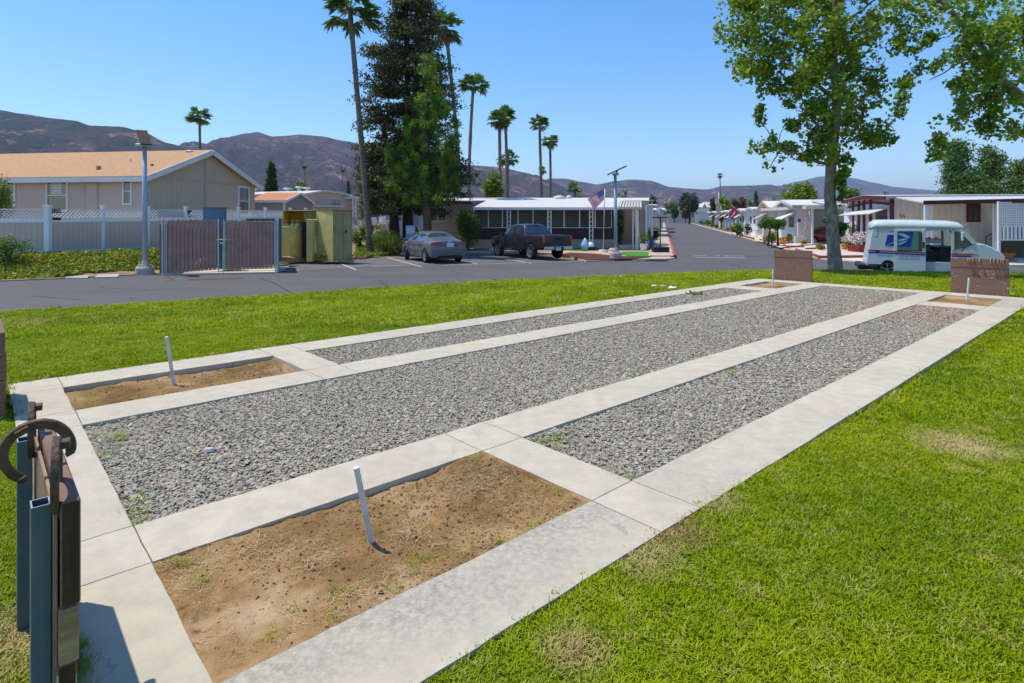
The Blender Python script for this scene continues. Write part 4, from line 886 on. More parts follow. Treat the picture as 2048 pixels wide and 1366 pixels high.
# ------------------------------------------------------------------ planting bank on the left
M['ivy_soil'] = mat('ivy_soil', (0.12, 0.10, 0.035), 0.95, col2=(0.06, 0.07, 0.02), vs=3)
fenA, fenB, fenC = None, None, None
zbank = zg
bank = [(FL[0].x, FL[0].y + 0.1)] + [(p.x, p.y + 0.14) for p in FL[1:4]] + [(FL[3].x + 0.6, FL[3].y + 0.3), (FL[3].x + 0.9, 27), (-7.5, 30), (-7.5, 62), (-60, 62), (-60, FL[0].y + 0.1)]
sheet('planting_bank', bank, zg, 0.0, M['soil'], 0.8, thick=0.25)
sheet('yard_ground', [(-7.5, 36.4), (STL(36) - 1.5, 36.4), (STL(60) - 1.5, 60), (-7.5, 62)], zg, -0.03, M['soil'], 3.0, thick=0.1)
sheet('yard_ground', [(STR(SR[3].y) + 0.4, SR[3].y)] + [(p.x + .3, p.y + .3) for p in FR[:4]] + [(60, 24), (60, 80), (STR(80) + .4, 80)], zg, -0.04, M['pale_concrete'], 3.0, thick=0.2)

# ------------------------------------------------------------------ white vinyl fence
fA, fB, fC = D(-140, 515, 21.5), D(96, 512, 22.6), D(620, 478, 34.5)
fA.z = fB.z = 0.12; fC.z = 0.3
fence = thing('vinyl_fence', 'long white fence with grey boards and a lattice top in front of the tan house', 'fence', (fB.x, fB.y, 0.1))
M['fence_board'] = stripe_mat('fence_board', (0.60, 0.48, 0.42), (0.35, 0.28, 0.25), 0.16, 0.9, 'X', 0.6, 'Object', rot=(0, 0, -R(40)))
posts_px = [-20, 96, 206, 296, 372, 477, 531, 581, 612]
pw = []
for px in posts_px:
    if px <= 96: q = onwall(fA, fB, px, z=0)
    else: q = onwall(fB, fC, px, z=0)
    pw.append(q)
ztop = lambda q: ZD(417.5, q.y) if False else 2.06
TOP = 2.08; LATB = 1.70; RAILB = 1.56; BOT = 0.22
ftop = lambda q: H + (444 - np.interp(1024 + F*q.x/q.y, [0, 96, 206, 372, 612], [417.5, 417.5, 418.5, 419.5, 421])) * q.y / F
for i, q in enumerate(pw):
    b = MB(); wd = 0.13 if i != 1 else 0.19; zt = ftop(q) + 0.10; zb = zbank(q.x, q.y) - 0.15
    b.box(q.x - wd/2, q.x + wd/2, q.y - wd/2, q.y + wd/2, zb, zt); b.box(q.x - wd/2 - .02, q.x + wd/2 + .02, q.y - wd/2 - .02, q.y + wd/2 + .02, zt, zt + 0.04)
    b.build('post', M['vinyl'], fence, bevel=0.005)
for i, (a, c) in enumerate(zip(pw, pw[1:])):
    ta, tc = ftop(a), ftop(c); fall = lambda o: (ta - o, tc - o); n_ = wn(a, c); ba, bc = zbank(a.x, a.y) + 0.08, zbank(c.x, c.y) + 0.08
    d = (c - a); d.z = 0; L = d.length; d.normalize(); a2 = a + d * 0.07; c2 = c - d * 0.07
    def strip(b, o0a, o0c, o1a, o1c, th, off=0.0):
        v = []
        for o in (th/2 + off, -th/2 + off):
            for q_, zz in ((a2, o0a), (c2, o0c), (c2, o1c), (a2, o1a)): v.append((q_.x + n_.x*o, q_.y + n_.y*o, zz))
        b.add(v, [(0,1,2,3), (7,6,5,4), (0,4,5,1), (1,5,6,2), (2,6,7,3), (3,7,4,0)])
    b = MB(); strip(b, ta - 0.035, tc - 0.035, ta, tc, 0.05); b.build('rail', M['vinyl'], fence)
    b = MB(); strip(b, ta - 0.52, tc - 0.52, ta - 0.36, tc - 0.36, 0.07); b.build('rail', M['vinyl'], fence)
    b = MB(); strip(b, ba - 0.06, bc - 0.06, ba + 0.09, bc + 0.09, 0.07); b.build('rail', M['vinyl'], fence)
    b = MB(); strip(b, ba + 0.09, bc + 0.09, ta - 0.52, tc - 0.52, 0.03); b.build('panel', M['fence_board'], fence)
    b = MB(); L2 = (c2 - a2).length; k = int(L2 / 0.14); hh = 0.325
    for s in (0, 1):
        for j in range(-3, k + 1):
            x0, x1 = j * 0.14, j * 0.14 + hh
            zz0, zz1 = 0.0, hh
            if x0 < 0: zz0 = -x0; x0 = 0
            if x1 > L2: zz1 = hh - (x1 - L2); x1 = L2
            if x1 <= x0: continue
            f0, f1 = (x0, zz0), (x1, zz1)
            if s: f0, f1 = (x0, hh - zz0), (x1, hh - zz1)
            pa = a2 + d*f0[0]; pc = a2 + d*f1[0]; zA = ta - 0.36 + (tc - ta)*f0[0]/L2 + f0[1]; zC = ta - 0.36 + (tc - ta)*f1[0]/L2 + f1[1]
            b.bar((pa.x, pa.y, zA), (pc.x, pc.y, zC), 0.010, 0.034, up=n_)
    b.build('lattice', M['vinyl'], fence)
def sign_on(name, label, A, B, px0, py0, px1, py1, cm, text=None, tm=None, size=0.1, cat='sign', off=0.05, th=0.02):
    p0 = onwall(A, B, px0, py0); t = thing(name, label, cat, (p0.x, p0.y, onwall(A, B, px0, py1).z)); b = MB(); box_px(b, A, B, px0, py0, px1, py1, th, off); b.build('plate', cm, t, bevel=0.002)
    if text:
        n_ = wn(A, B); c = (onwall(A, B, px0, py0) + onwall(A, B, px1, py1)) / 2 + n_ * (off + th + 0.006); o = text_obj('lettering', text, size, tm or M['white_paint'])
        o.data.transform(Matrix.Translation(c) @ Matrix.Rotation(math.atan2(n_.x, -n_.y), 4, 'Z') @ Matrix.Rotation(R(90), 4, 'X')); o.data.transform(pmat(t).inverted()); o.parent = t
    return t
M['black'] = mat('black', (0.02, 0.02, 0.022), 0.5, var=0.2)
M['dark_brown'] = mat('dark_brown', (0.075, 0.05, 0.045), 0.6, var=0.15)
sign_on('number_plate', 'dark house number plate on the lattice of the white fence', pw[1], pw[2], 103, 417.5, 120.5, 426, M['dark_brown'], '1328', M['vinyl'], 0.15)
sign_on('name_plate', 'narrow black plate on the rail of the white fence under the house number', pw[1], pw[2], 104, 435, 120.5, 440, M['black'])
t = thing('security_light', 'small black light fixed beside a fence post left of the blue cabinet', 'lamp', onwall(fB, fC, 375, 428)); b = MB(); q = onwall(fB, fC, 376, 422) + wn(fB, fC) * 0.12; b.cbox(q, (0.12, 0.12, 0.09)); b.cbox(q + Vector((-0.05, 0.04, -0.1)), (0.04, 0.1, 0.12)); b.build('housing', M['black'], t, bevel=0.01)

# ------------------------------------------------------------------ tan house on the left
eavez, basez = 3.66, 0.15
c1 = P(293, 350, eavez); c2 = P(507, 371, eavez); ldir = Vector((-0.985, 0.14, 0)).normalized(); c0 = c1 + ldir * 17.5; cb = c2 + ldir * 17.5
house = thing('tan_house', 'long tan manufactured house with a peach shingle roof and white trim behind the fence', 'house', (c1.x, c1.y, basez))
M['siding_tan'] = stripe_mat('siding_tan', (0.60, 0.49, 0.42), (0.40, 0.33, 0.28), 0.10, 0.92, 'X', 0.75, depth=0.25)
M['siding_gable'] = stripe_mat('siding_gable', (0.58, 0.49, 0.36), (0.38, 0.33, 0.24), 0.30, 0.92, 'Y', 0.75, depth=0.3)
M['trim_gable'] = mat('trim_gable', (0.48, 0.43, 0.34), 0.7)
b = MB(); wallq(b, c0, c1, basez - 0.4, eavez); b.build('wall', M['siding_tan'], house)
pk_ = (c1 + c2) / 2; pk_.z = ZD(303, pk_.y)
b = MB(); n_ = wn(c1, c2); g1, g2_ = Vector((c1.x, c1.y, 0)), Vector((c2.x, c2.y, 0))
v = [(c1.x, c1.y, basez - .4), (c2.x, c2.y, basez - .4), (c2.x, c2.y, eavez), (pk_.x, pk_.y, pk_.z - 0.05), (c1.x, c1.y, eavez)]; b.add(v, [(0, 1, 2, 3, 4)]); b.build('gable_wall', M['siding_gable'], house)
for a_, c_ in ((cb, c0), (c2, cb)): b = MB(); wallq(b, a_, c_, basez - .4, eavez); b.build('wall', M['siding_tan'], house)
b = MB(); wallq(b, c1, c2, eavez - 0.09, eavez + 0.0, 0.02, 0.03); q = onwall(c1, c2, 410, z=0); dd = (g2_ - g1).normalized() * 0.05
wallq(b, q - dd, q + dd, basez - .4, pk_.z - 0.1, 0.02, 0.034); b.build('batten', M['trim_gable'], house)
oh = 0.38; nd = wn(c1, c2) * 0.35; ld = (g1 - g2_).normalized()
ridge0 = Vector((pk_.x, pk_.y, pk_.z)) + nd; ridge1 = ridge0 + ldir * 18.2
sl = (pk_.z - eavez) / ((g2_ - g1).length / 2); e1 = Vector((c1.x, c1.y, eavez - sl*oh)) + ld*oh + nd; e1b = e1 + ldir * 18.2; e2 = Vector((c2.x, c2.y, eavez - sl*oh)) - ld*oh + nd; e2b = e2 + ldir * 18.2
def shingle(name, c1_, c2_, per=0.14):
    m, n, bb = new_mat(name); v = coord(n); s = N(n, 'ShaderNodeSeparateXYZ'); n.links.new(v, s.inputs[0]); mm = N(n, 'ShaderNodeMath', operation='MULTIPLY'); n.links.new(s.outputs['Z'], mm.inputs[0]); mm.inputs[1].default_value = 1/per*3
    fr = N(n, 'ShaderNodeMath', operation='FRACT'); n.links.new(mm.outputs[0], fr.inputs[0]); f1 = noise_node(n, coord(n, (3, 3, 9)), 1.5, 4, 0.7); f2 = noise_node(n, v, 0.5, 3)
    c = ramp(n, f1, [(0.35, c2_), (0.6, c1_)]); c = mix(n, ramp(n, fr.outputs[0], [(0.0, 0.5), (0.15, 0.0)]), c, tuple(x*0.6 for x in c2_)); c = mix(n, ramp(n, f2, [(0.3, 0.25), (0.7, 0.0)]), c, c2_)
    n.links.new(c, bb.inputs['Base Color']); bb.inputs['Roughness'].default_value = 0.9; bump(n, bb, fr.outputs[0], 0.4, 0.01); return m
M['shingle'] = shingle('shingle', (0.50, 0.30, 0.165), (0.40, 0.235, 0.125)); M['shingle_orange'] = shingle('shingle_orange', (0.56, 0.25, 0.13), (0.44, 0.19, 0.10))
b = MB(); b.slab([e1, ridge0, ridge1, e1b][::-1], 0.08); b.slab([ridge0, e2, e2b, ridge1][::-1], 0.08); rf = b.build('roof', M['shingle'], house)
b = MB(); Z = Vector((0, 0, 1)); b.bar(e1 - Z*0.06, e1b - Z*0.06, 0.04, 0.24); b.bar(e1 - Z*0.05 + nd*0.06, ridge0 - Z*0.05 + nd*0.06, 0.05, 0.26); b.bar(ridge0 - Z*0.05 + nd*0.06, e2 - Z*0.05 + nd*0.06, 0.05, 0.26)
b.build('fascia', M['white_paint'], house)
def on_roof(px, py):                     # a point of the near roof slope
    o_ = Vector((0, 0, H)); dr = Vector(((px - 1024)/F, 1, (YH - py)/F)); nn_ = (ridge0 - e1).cross(e1b - e1); t_ = (e1 - o_).dot(nn_) / dr.dot(nn_); return o_ + dr*t_
M['metal_tan'] = mat('metal_tan', (0.30, 0.25, 0.20), 0.6, var=0.2); M['metal_white'] = mat('metal_white', (0.62, 0.60, 0.57), 0.5, var=0.1)
for px, py, r_, h_, mm in ((197, 342, 0.11, 0.20, 'metal_tan'), (304, 335, 0.07, 0.13, 'metal_tan'), (261, 327, 0.04, 0.17, 'metal_white'), (381, 306, 0.20, 0.08, 'metal_white')):
    q = on_roof(px, py); b = MB(); b.tube([q - Z*0.1, q + Z*h_], r_*0.8, 12); b.tube([q + Z*h_, q + Z*(h_ + 0.05)], [r_*1.15, r_*0.9], 12); o = b.build('vent', M[mm], None); o.data.transform(pmat(house).inverted()); o.parent = rf
window(house, c0, c1, 93, 360, 137, 424, bars=(('h', 0.52),), fw=0.09, blinds=0.56); window(house, c0, c1, 246, 357, 265, 410, bars=(('h', 0.52),), fw=0.08); window(house, c0, c1, 0, 360, 32, 420, bars=(('h', 0.52), ('v', 0.5)), fw=0.09)
window(house, c1, c2, 475, 371, 498, 432, bars=(('h', 0.5),), fw=0.11)
b = MB(); box_px(b, c0, c1, 172.5, 366, 193.5, 440, 0.02, 0.012); dr_ = b.build('door', M['siding_tan'], house); b = MB()
for x0, x1, y0, y1 in ((170, 172.5, 363, 440), (193.5, 196.5, 363, 440), (170, 196.5, 361, 363.5)): box_px(b, c0, c1, x0, y0, x1, y1, 0.03, 0.01)
box_px(b, c0, c1, 169, 373, 171, 376, .04, .02); box_px(b, c0, c1, 169, 394, 171, 397, .04, .02)
o = b.build('door_frame', M['trim_gable'], None); o.data.transform(pmat(house).inverted()); o.parent = dr_
b = MB(); wallq(b, c1 + ldir*0.10, c1, basez - .4, eavez, 0.02, 0.03); wallq(b, c1, c1 + (g2_ - g1).normalized()*0.1, basez-.4, eavez, 0.02, 0.03); b.build('corner_trim', M['trim_gable'], house)

# ------------------------------------------------------------------ orange-roofed shed and the homes behind
def gabled(name, label, cat, A, B, C_, zb, ze, zp, wm, rm, oh=0.25, trim=None, gm=None, rth=0.08):
    """A-B the long side facing the camera, B-C the gable end"""
    A, B, C_ = [Vector((q.x, q.y, 0)) for q in (A, B, C_)]; D_ = A + (C_ - B); t = thing(name, label, cat, (B.x, B.y, zb))
    for a_, c_ in ((A, B), (C_, D_)): b = MB(); wallq(b, a_, c_, zb - .3, ze); b.build('wall', wm, t)
    mB = (B + C_)/2; mA = (A + D_)/2; b = MB(); b.add([(B.x, B.y, zb-.3), (C_.x, C_.y, zb-.3), (C_.x, C_.y, ze), (mB.x, mB.y, zp-.03), (B.x, B.y, ze)], [(0,1,2,3,4)]); b.add([(A.x, A.y, zb-.3), (D_.x, D_.y, zb-.3), (D_.x, D_.y, ze), (mA.x, mA.y, zp-.03), (A.x, A.y, ze)], [(4,3,2,1,0)]); b.build('gable_wall', gm or wm, t)
    ax = (B - A).normalized(); cr = (C_ - B).normalized(); half = (C_ - B).length/2; s_ = (zp - ze)/half; e = ax*oh
    r1, r0 = Vector((mB.x, mB.y, zp)) + e, Vector((mA.x, mA.y, zp)) - e; a1 = Vector((B.x, B.y, ze - s_*oh)) + e - cr*oh; a0 = Vector((A.x, A.y, ze - s_*oh)) - e - cr*oh; d1 = Vector((C_.x, C_.y, ze - s_*oh)) + e + cr*oh; d0 = Vector((D_.x, D_.y, ze - s_*oh)) - e + cr*oh
    b = MB(); b.slab([a0, a1, r1, r0], rth); b.slab([r0, r1, d1, d0], rth); rf = b.build('roof', rm, t)
    b = MB(); z_ = Vector((0, 0, 0.03 + rth/2)); b.bar(a0 - z_, a1 - z_, 0.03, 0.16); b.bar(a1 - z_, r1 - z_, 0.04, 0.15); b.bar(r1 - z_, d1 - z_, 0.04, 0.15); b.build('fascia', trim or M['white_paint'], t); return t
M['stucco_grey'] = mat('stucco_grey', (0.33, 0.30, 0.28), 0.85, var=0.08, vs=1)
Ys = 37; sA, sB = Vector((XD(505, Ys), Ys, 0)), Vector((XD(571, Ys), Ys, 0)); sC = Vector((XD(624, Ys + 3.6), Ys + 3.6, 0)); ez = ZD(399.5, Ys)
shed = gabled('shed', 'small grey shed with a bright orange roof just right of the tan house', 'shed', sA, sB, sC, 0.0, ez, ZD(385, Ys + 1.8), M['stucco_grey'], M['shingle_orange'], 0.12)
q = onwall(sB, sC, 598, 394) + wn(sB, sC)*0.03; o = text_obj('house_number', '176', 0.24, M['black']); n_ = wn(sB, sC); o.data.transform(Matrix.Translation(q) @ Matrix.Rotation(math.atan2(n_.x, -n_.y), 4, 'Z') @ Matrix.Rotation(R(90), 4, 'X')); o.data.transform(pmat(shed).inverted()); o.parent = shed
b = MB(); wallq(b, sB - (sB - sA).normalized()*0.14, sB, -.3, ez - .03, 0.02, 0.03); b.build('corner_trim', M['white_paint'], shed)
M['lap_cream'] = stripe_mat('lap_cream', (0.62, 0.49, 0.41), (0.38, 0.30, 0.25), 0.22, 0.9, 'Z', 0.7, depth=0.5); M['roof_white'] = mat('roof_white', (0.56, 0.55, 0.52), 0.6, var=0.08, vs=1.5)
Ym = 47; mA, mB = Vector((XD(505, Ym), Ym, 0)), Vector((XD(610, Ym - 2), Ym - 2, 0)); mC = Vector((XD(704, Ym + 1), Ym + 1, 0))
t = thing('cream_house', 'cream lap-sided mobile home with a curved white roof behind the orange shed', 'house', (mB.x, mB.y, 0))
b = MB(); wallq(b, mA, mB, -.2, ZD(388, Ym - 2)); b.build('wall', M['lap_cream'], t); b = MB(); 
crv = [(610, 386.5), (640, 381.5), (655, 381), (680, 384.5), (697, 389), (704, 392)]; tp = [onwall(mB, mC, a_, c_) for a_, c_ in crv]
v = [(mB.x, mB.y, -.2)] + [(mC.x, mC.y, -.2)] + [tuple(q) for q in reversed(tp)]; b.add(v, [tuple(range(len(v)))]); b.build('gable_wall', M['lap_cream'], t)
b = MB(); off = Vector((-4.6, 1.6, 0)) * 3; n_ = wn(mB, mC)*0.25
for a_, c_ in zip(tp, tp[1:]): b.slab([a_ + n_, c_ + n_, c_ + off, a_ + off], 0.14)
rf = b.build('roof', M['roof_white'], t); b = MB()
for px, yy, h_ in ((508, 378, .5), (575, 378.5, .25), (599, 376, .5), (614, 377.5, .3)): 
    q = D(px, yy, Ym + 1); b = MB(); b.tube([q - Z*0.9, q], 0.16, 8); b.tube([q, q + Z*0.12], [0.34, 0.28], 10); o = b.build('vent', M['metal_white'], None); o.data.transform(pmat(t).inverted()); o.parent = rf
window(t, mB, mC, 661, 396.5, 682, 412, M['metal_white'], M['glass'], bars=(('v', 0.5),), fw=0.05)
b = MB(); box_px(b, mB, mC, 625, 410.5, 683, 414, 0.5, 0.0); b.build('canopy', M['roof_white'], t)
# carport home in shadow, blue siding home, between the trunks
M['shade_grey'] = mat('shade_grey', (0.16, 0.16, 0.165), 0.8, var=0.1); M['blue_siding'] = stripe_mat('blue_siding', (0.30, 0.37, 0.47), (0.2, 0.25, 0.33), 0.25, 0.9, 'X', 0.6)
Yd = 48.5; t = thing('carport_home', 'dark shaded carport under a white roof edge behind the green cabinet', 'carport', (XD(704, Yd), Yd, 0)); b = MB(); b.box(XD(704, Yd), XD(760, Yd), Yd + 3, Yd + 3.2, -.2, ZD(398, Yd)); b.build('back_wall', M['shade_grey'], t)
b = MB(); b.box(XD(695, Yd), XD(770, Yd), Yd - 1.2, Yd + 3.4, ZD(399, Yd), ZD(394, Yd)); b.build('roof', M['roof_white'], t)
for px in (706, 712): b = MB(); b.bar((XD(px, Yd-1), Yd - 1, -.2), (XD(px, Yd-1), Yd - 1, ZD(399, Yd)), 0.09); b.build('post', M['vinyl'], t)
t = thing('blue_house', 'pale blue sided home seen between the dark tree trunks', 'house', (XD(755, 47.5), 47.5, 0)); b = MB(); b.box(XD(755, 46.5), XD(815, 46.5), 46.5, 50, -.2, ZD(413, 46.5)); b.box(XD(790, 48.2), XD(838, 48.2), 48.2, 52, -.2, ZD(391, 48.2)); b.build('wall', M['blue_siding'], t)
b = MB(); b.box(XD(753, 46.5), XD(816, 46.5), 46.3, 50.2, ZD(413, 46.5), ZD(410.5, 46.5)); b.box(XD(780, 48.2), XD(842, 48.2), 48.0, 52.2, ZD(391, 48.2), ZD(388, 48.2)); b.build('roof', M['roof_white'], t)

# ------------------------------------------------------------------ the dark-screened home
Yh = 38.8; zb_ = -0.24; A_, B_ = Vector((XD(947, Yh), Yh, 0)), Vector((XD(1229, Yh), Yh, 0))
home = thing('porch_home', 'low home with a dark screened porch and a wide white roof behind the pickup', 'house', (XD(1090, Yh), Yh, zb_))
M['screen'] = mat('screen', (0.022, 0.026, 0.036), 0.35, var=0.3, vs=0.7, spec=0.5); M['porch_brown'] = stripe_mat('porch_brown', (0.060, 0.042, 0.042), (0.04, 0.028, 0.028), 0.4, 0.93, 'X', 0.6); M['lap_beige'] = stripe_mat('lap_beige', (0.50, 0.41, 0.35), (0.30, 0.25, 0.21), 0.20, 0.9, 'Z', 0.7, depth=0.5)
zk, zs, zt = ZD(478.5, Yh), ZD(456, Yh), ZD(416, Yh)
b = MB(); wallq(b, A_, B_, zb_ - .1, zk, 3.0); b.build('skirting', M['lap_beige'], home); b = MB(); wallq(b, A_, B_, zk, zs, 0.12, 0.03); b.build('porch_wall', M['porch_brown'], home)
b = MB(); wallq(b, A_, B_, zs, zt + 0.2, 0.10, 0.0); b.build('back_wall', M['porch_brown'], home)
mull = [947, 977, 1005, 1036, 1066, 1095, 1128, 1159, 1190, 1223]
for x0, x1 in zip(mull, mull[1:]): window(home, A_, B_, x0, 416.5, x1, 456, M['vinyl'], M['screen'], fw=0.035, name='screen_window', off=0.05)
b = MB(); b.box(XD(846, 41.3), XD(1297, 41.3), 41.3, 46.5, -.3, ZD(401, 41.3)); b.build('wall', M['lap_beige'], home)
b = MB(); ye0, ye1, yr0 = 37.3, 41.5, 44.0; zz0, zz1, zz2 = ZD(414.5, ye0), ZD(400, ye1), ZD(395.5, yr0)
x0, x1 = XD(946, ye0), XD(1238, ye0)
b.slab([(x0, ye0, zz0), (x1, ye0, zz0), (XD(1252, ye1), ye1, zz1), (XD(975, ye1), ye1, zz1)], 0.07)
b.slab([(XD(840, ye1), ye1, ZD(402.5, ye1)), (XD(1298, ye1), ye1, ZD(402.5, ye1)), (XD(1298, yr0), yr0, zz2), (XD(860, yr0), yr0, zz2)], 0.10)
rf = b.build('roof', M['roof_white'], home); b = MB(); b.box(x0, x1, ye0 - 0.02, ye0 + 0.10, zz0 - 0.17, zz0 - 0.005); b.build('gutter', M['vinyl'], home)
for px in (1119, 1138): b = MB(); q = D(px, 394, 43.5); b.tube([q - Z*0.2, q + Z*0.03, q + Z*0.12], [0.45 if px < 1130 else 0.2, 0.42 if px < 1130 else 0.2, 0.1], 14); o = b.build('vent', M['metal_white'], None, smooth=True); o.data.transform(pmat(home).inverted()); o.parent = rf
# ornamental post pairs
Yq = 37.5; zz = ZD(415, Yq)
for pa, pb in ((1014.5, 1021), (1096, 1102), (1179, 1185.5)):
    b = MB(); xa, xb = XD(pa, Yq), XD(pb, Yq)
    for x_ in (xa, xb): b.box(x_ - .03, x_ + .03, Yq - .03, Yq + .03, zb_ - .1, zz)
    k = 9
    for j in range(k):
        z0_ = zb_ + (zz - zb_) * j/k; z1_ = zb_ + (zz - zb_) * (j+1)/k; xc = (xa+xb)/2; rr_ = (xb - xa)*0.42; zc = (z0_+z1_)/2
        b.tube([(xc + rr_*math.cos(a_), Yq, zc + (z1_-z0_)*0.45*math.sin(a_)) for a_ in [i*math.pi/5 for i in range(11)]], 0.012, 4, False)
    b.build('porch_post', M['white_paint'], home)
# left wing
wA, wB = Vector((XD(846, 40.2), 40.2, 0)), Vector((XD(948, 40.2), 40.2, 0)); b = MB(); wallq(b, wA, wB, -.3, ZD(406, 40.2), 1.0); b.build('wing_wall', M['lap_beige'], home)
window(home, wA, wB, 860, 415, 893.5, 443, M['vinyl'], M['glass_dark'], bars=(('v', 0.46),), fw=0.05)
b = MB(); b.box(XD(838, 39.6), XD(944, 39.6), 39.6, 42.0, ZD(406.5, 39.6), ZD(403.5, 39.6)); b.build('fascia', M['dark_brown'], home)
# entry canopy, its posts and the recessed entry
Ye_ = 37.2; b = MB(); za, zc = ZD(414, Ye_), ZD(401.5, 38.8); xl, xr = XD(1236, Ye_), XD(1284, Ye_); b.slab([(xl, Ye_, za), (xr, Ye_, za), (XD(1283, 38.9), 38.9, zc), (XD(1241, 38.9), 38.9, zc)], 0.05); b.box(xl, xr, Ye_ - .03, Ye_ + .05, za - .14, za - .01)
rb_ = MB()
for i in range(9):
    f_ = i/8; (b if i == 0 else rb_).bar((xl + (xr - xl)*f_, Ye_, za + .02), (XD(1241, 38.9) + (XD(1283, 38.9) - XD(1241, 38.9))*f_, 38.9, zc + .02), 0.035, 0.03)
rb_.build('canopy_ribs', M['dark_brown'], home)
b.build('canopy', mat('canopy_metal', (0.60, 0.58, 0.52), 0.5, col2=(0.45, 0.43, 0.38), vs=6), home)
for px, w_ in ((1266, 0.07), (1273.5, 0.16)): b = MB(); x_ = XD(px, 37.4); b.box(x_ - w_/2, x_ + w_/2, 37.35, 37.5, -.35, ZD(414, 37.4)); b.build('porch_post', M['white_paint'], home)
b = MB(); eA, eB = Vector((XD(1240, 40.3), 40.3, 0)), Vector((XD(1292, 40.3), 40.3, 0)); wallq(b, eA, eB, -.3, ZD(404, 40.3), 0.3); b.build('entry_wall', stripe_mat('lap_tan', (0.46, 0.36, 0.24), (0.28, 0.21, 0.14), 0.20, 0.9, 'Z', 0.7, depth=0.5), home)
b = MB(); b.box(XD(1280, 38.5), XD(1292, 38.5), 38.5, 40.3, -.3, ZD(405, 38.5)); b.build('end_wall', M['lap_beige'], home)
b = MB(); b.box(XD(1292, 38.5), XD(1305, 38.5), 38.2, 44, ZD(413.5, 38.5), ZD(410, 38.5)); b.build('side_awning', M['roof_white'], home)
for px, yy in ((1292.5, 38.3), (1303.5, 39.0)): b = MB(); b.bar((XD(px, yy), yy, -.3), (XD(px, yy), yy, ZD(413, yy)), 0.13); b.build('porch_post', M['vinyl'], home)
b = MB(); b.box(XD(1236, 38.4), XD(1290, 38.4), 37.9, 40.2, -.34, -.02); b.build('porch_step', M['pale_concrete'], home)

# ------------------------------------------------------------------ right-hand homes
M['siding_white'] = stripe_mat('siding_white', (0.60, 0.55, 0.49), (0.40, 0.36, 0.31), 0.28, 0.92, 'X', 0.6, depth=0.6); M['lap_white'] = stripe_mat('lap_white', (0.74, 0.74, 0.76), (0.5, 0.5, 0.52), 0.2, 0.9, 'Z', 0.6, depth=0.6)
r0_ = Vector((XD(1790, 33), 33, 0)); r1_ = Vector((XD(2120, 30.5), 30.5, 0)); rB = Vector((XD(1699, 40), 40, 0)); zb_ = -0.35
rh = thing('maroon_trim_home', 'white ribbed home with maroon trim behind the mail truck', 'house', (r0_.x, r0_.y, zb_))
b = MB(); wallq(b, r0_, r1_, zb_, ZD(398, 33), 0.15); b.build('wall', M['siding_white'], rh)
b = MB(); zl_, zr_ = ZD(402, 40), ZD(397, 33); mid = (r0_*0.55 + rB*0.45); b.add([(rB.x, rB.y, zb_), (r0_.x, r0_.y, zb_), (r0_.x, r0_.y, zr_), (mid.x, mid.y, ZD(392, mid.y)), (rB.x, rB.y, zl_)], [(0,1,2,3,4)]); b.build('front_wall', M['lap_white'], rh)
fn = wn(rB, r0_)
for px, w_ in ((1707, .20), (1718.5, .22), (1729, .24), (1742, .24), (1785, .34)): 
    b = MB(); q = onwall(rB, r0_, px, z=0); d_ = (r0_ - rB).normalized()*w_*0.7; zt_ = np.interp(px, [1699, 1740, 1790], [ZD(404, 40), ZD(400, 37), ZD(398, 33)]); wallq(b, q - d_, q + d_, zb_, zt_, 0.04, 0.06); b.build('trim_board', M['maroon'], rh)
b = MB(); pL = Vector((rB.x, rB.y, ZD(404.5, 40))) + fn*.5; pM = Vector((mid.x, mid.y, ZD(394.5, mid.y))) + fn*.5; pR = Vector((r0_.x, r0_.y, ZD(396, 33))) + fn*.5
b.bar(pL, pM, 0.06, 0.22); b.bar(pM, pR, 0.06, 0.22); b.bar(pL - Z*0.35 - fn*.4, pM - Z*0.3 - fn*.4, 0.05, 0.14); b.bar(pM - Z*0.3 - fn*.4, pR - Z*0.35 - fn*.4, 0.05, 0.14); b.build('fascia', M['maroon'], rh)
b = MB(); back = Vector((17, -0.5, 0.06)); b.slab([pL + Z*.14, pM + Z*.14, pM + Vector((17, 2, .3)), pL + Vector((17, 3, .1))], 0.1); b.slab([pM + Z*.14, pR + Z*.14, Vector((r1_.x + 3, r1_.y - .3, ZD(388, 30.5))), pM + Vector((17, 2, .3))], 0.1); b.build('roof', M['roof_white'], rh)
cy = 29.6; z1_ = ZD(404.5, cy); b = MB(); b.slab([(XD(1846, cy), cy, z1_), (XD(2130, cy - 1.5), cy - 1.5, ZD(399, cy - 1.5)), (r1_.x, r1_.y - .02, ZD(391, r1_.y)), (XD(1792, 32.8), 32.8, ZD(394.5, 32.8))], 0.06); b.build('awning', mat('awning_grey', (0.50, 0.49, 0.50), 0.6, var=0.08), rh)
b = MB(); b.bar((XD(1846, cy), cy - .04, z1_ - .02), (XD(2130, cy - 1.5), cy - 1.54, ZD(399.6, cy - 1.5)), 0.05, 0.2); b.build('awning_edge', M['maroon'], rh)
for px, w_, yy in ((1852.5, 0.20, 29.6), (1863.5, 0.10, 31.0), (1989, 0.14, 29.2), (1997.5, 0.10, 28.4)): b = MB(); b.box(XD(px, yy) - w_/2, XD(px, yy) + w_/2, yy - .05, yy + .05, zb_ - .2, ZD(403, yy)); b.build('awning_post', M['white_paint'], rh)
b = MB(); cy2 = 28.6; xa, xb = XD(1999, cy2), XD(2110, cy2); za_, zc_ = ZD(453, cy2), ZD(404, cy2); s_ = 0.115
for i in range(int((xb-xa)/s_)): b.box(xa + i*s_, xa + i*s_ + 0.045, cy2, cy2 + .008, za_, zc_)
for i in range(int((zc_-za_)/s_) + 1): b.box(xa, xb, cy2 - .009, cy2 - .001, za_ + i*s_, za_ + i*s_ + 0.045)
b.build('lattice', M['vinyl'], rh)
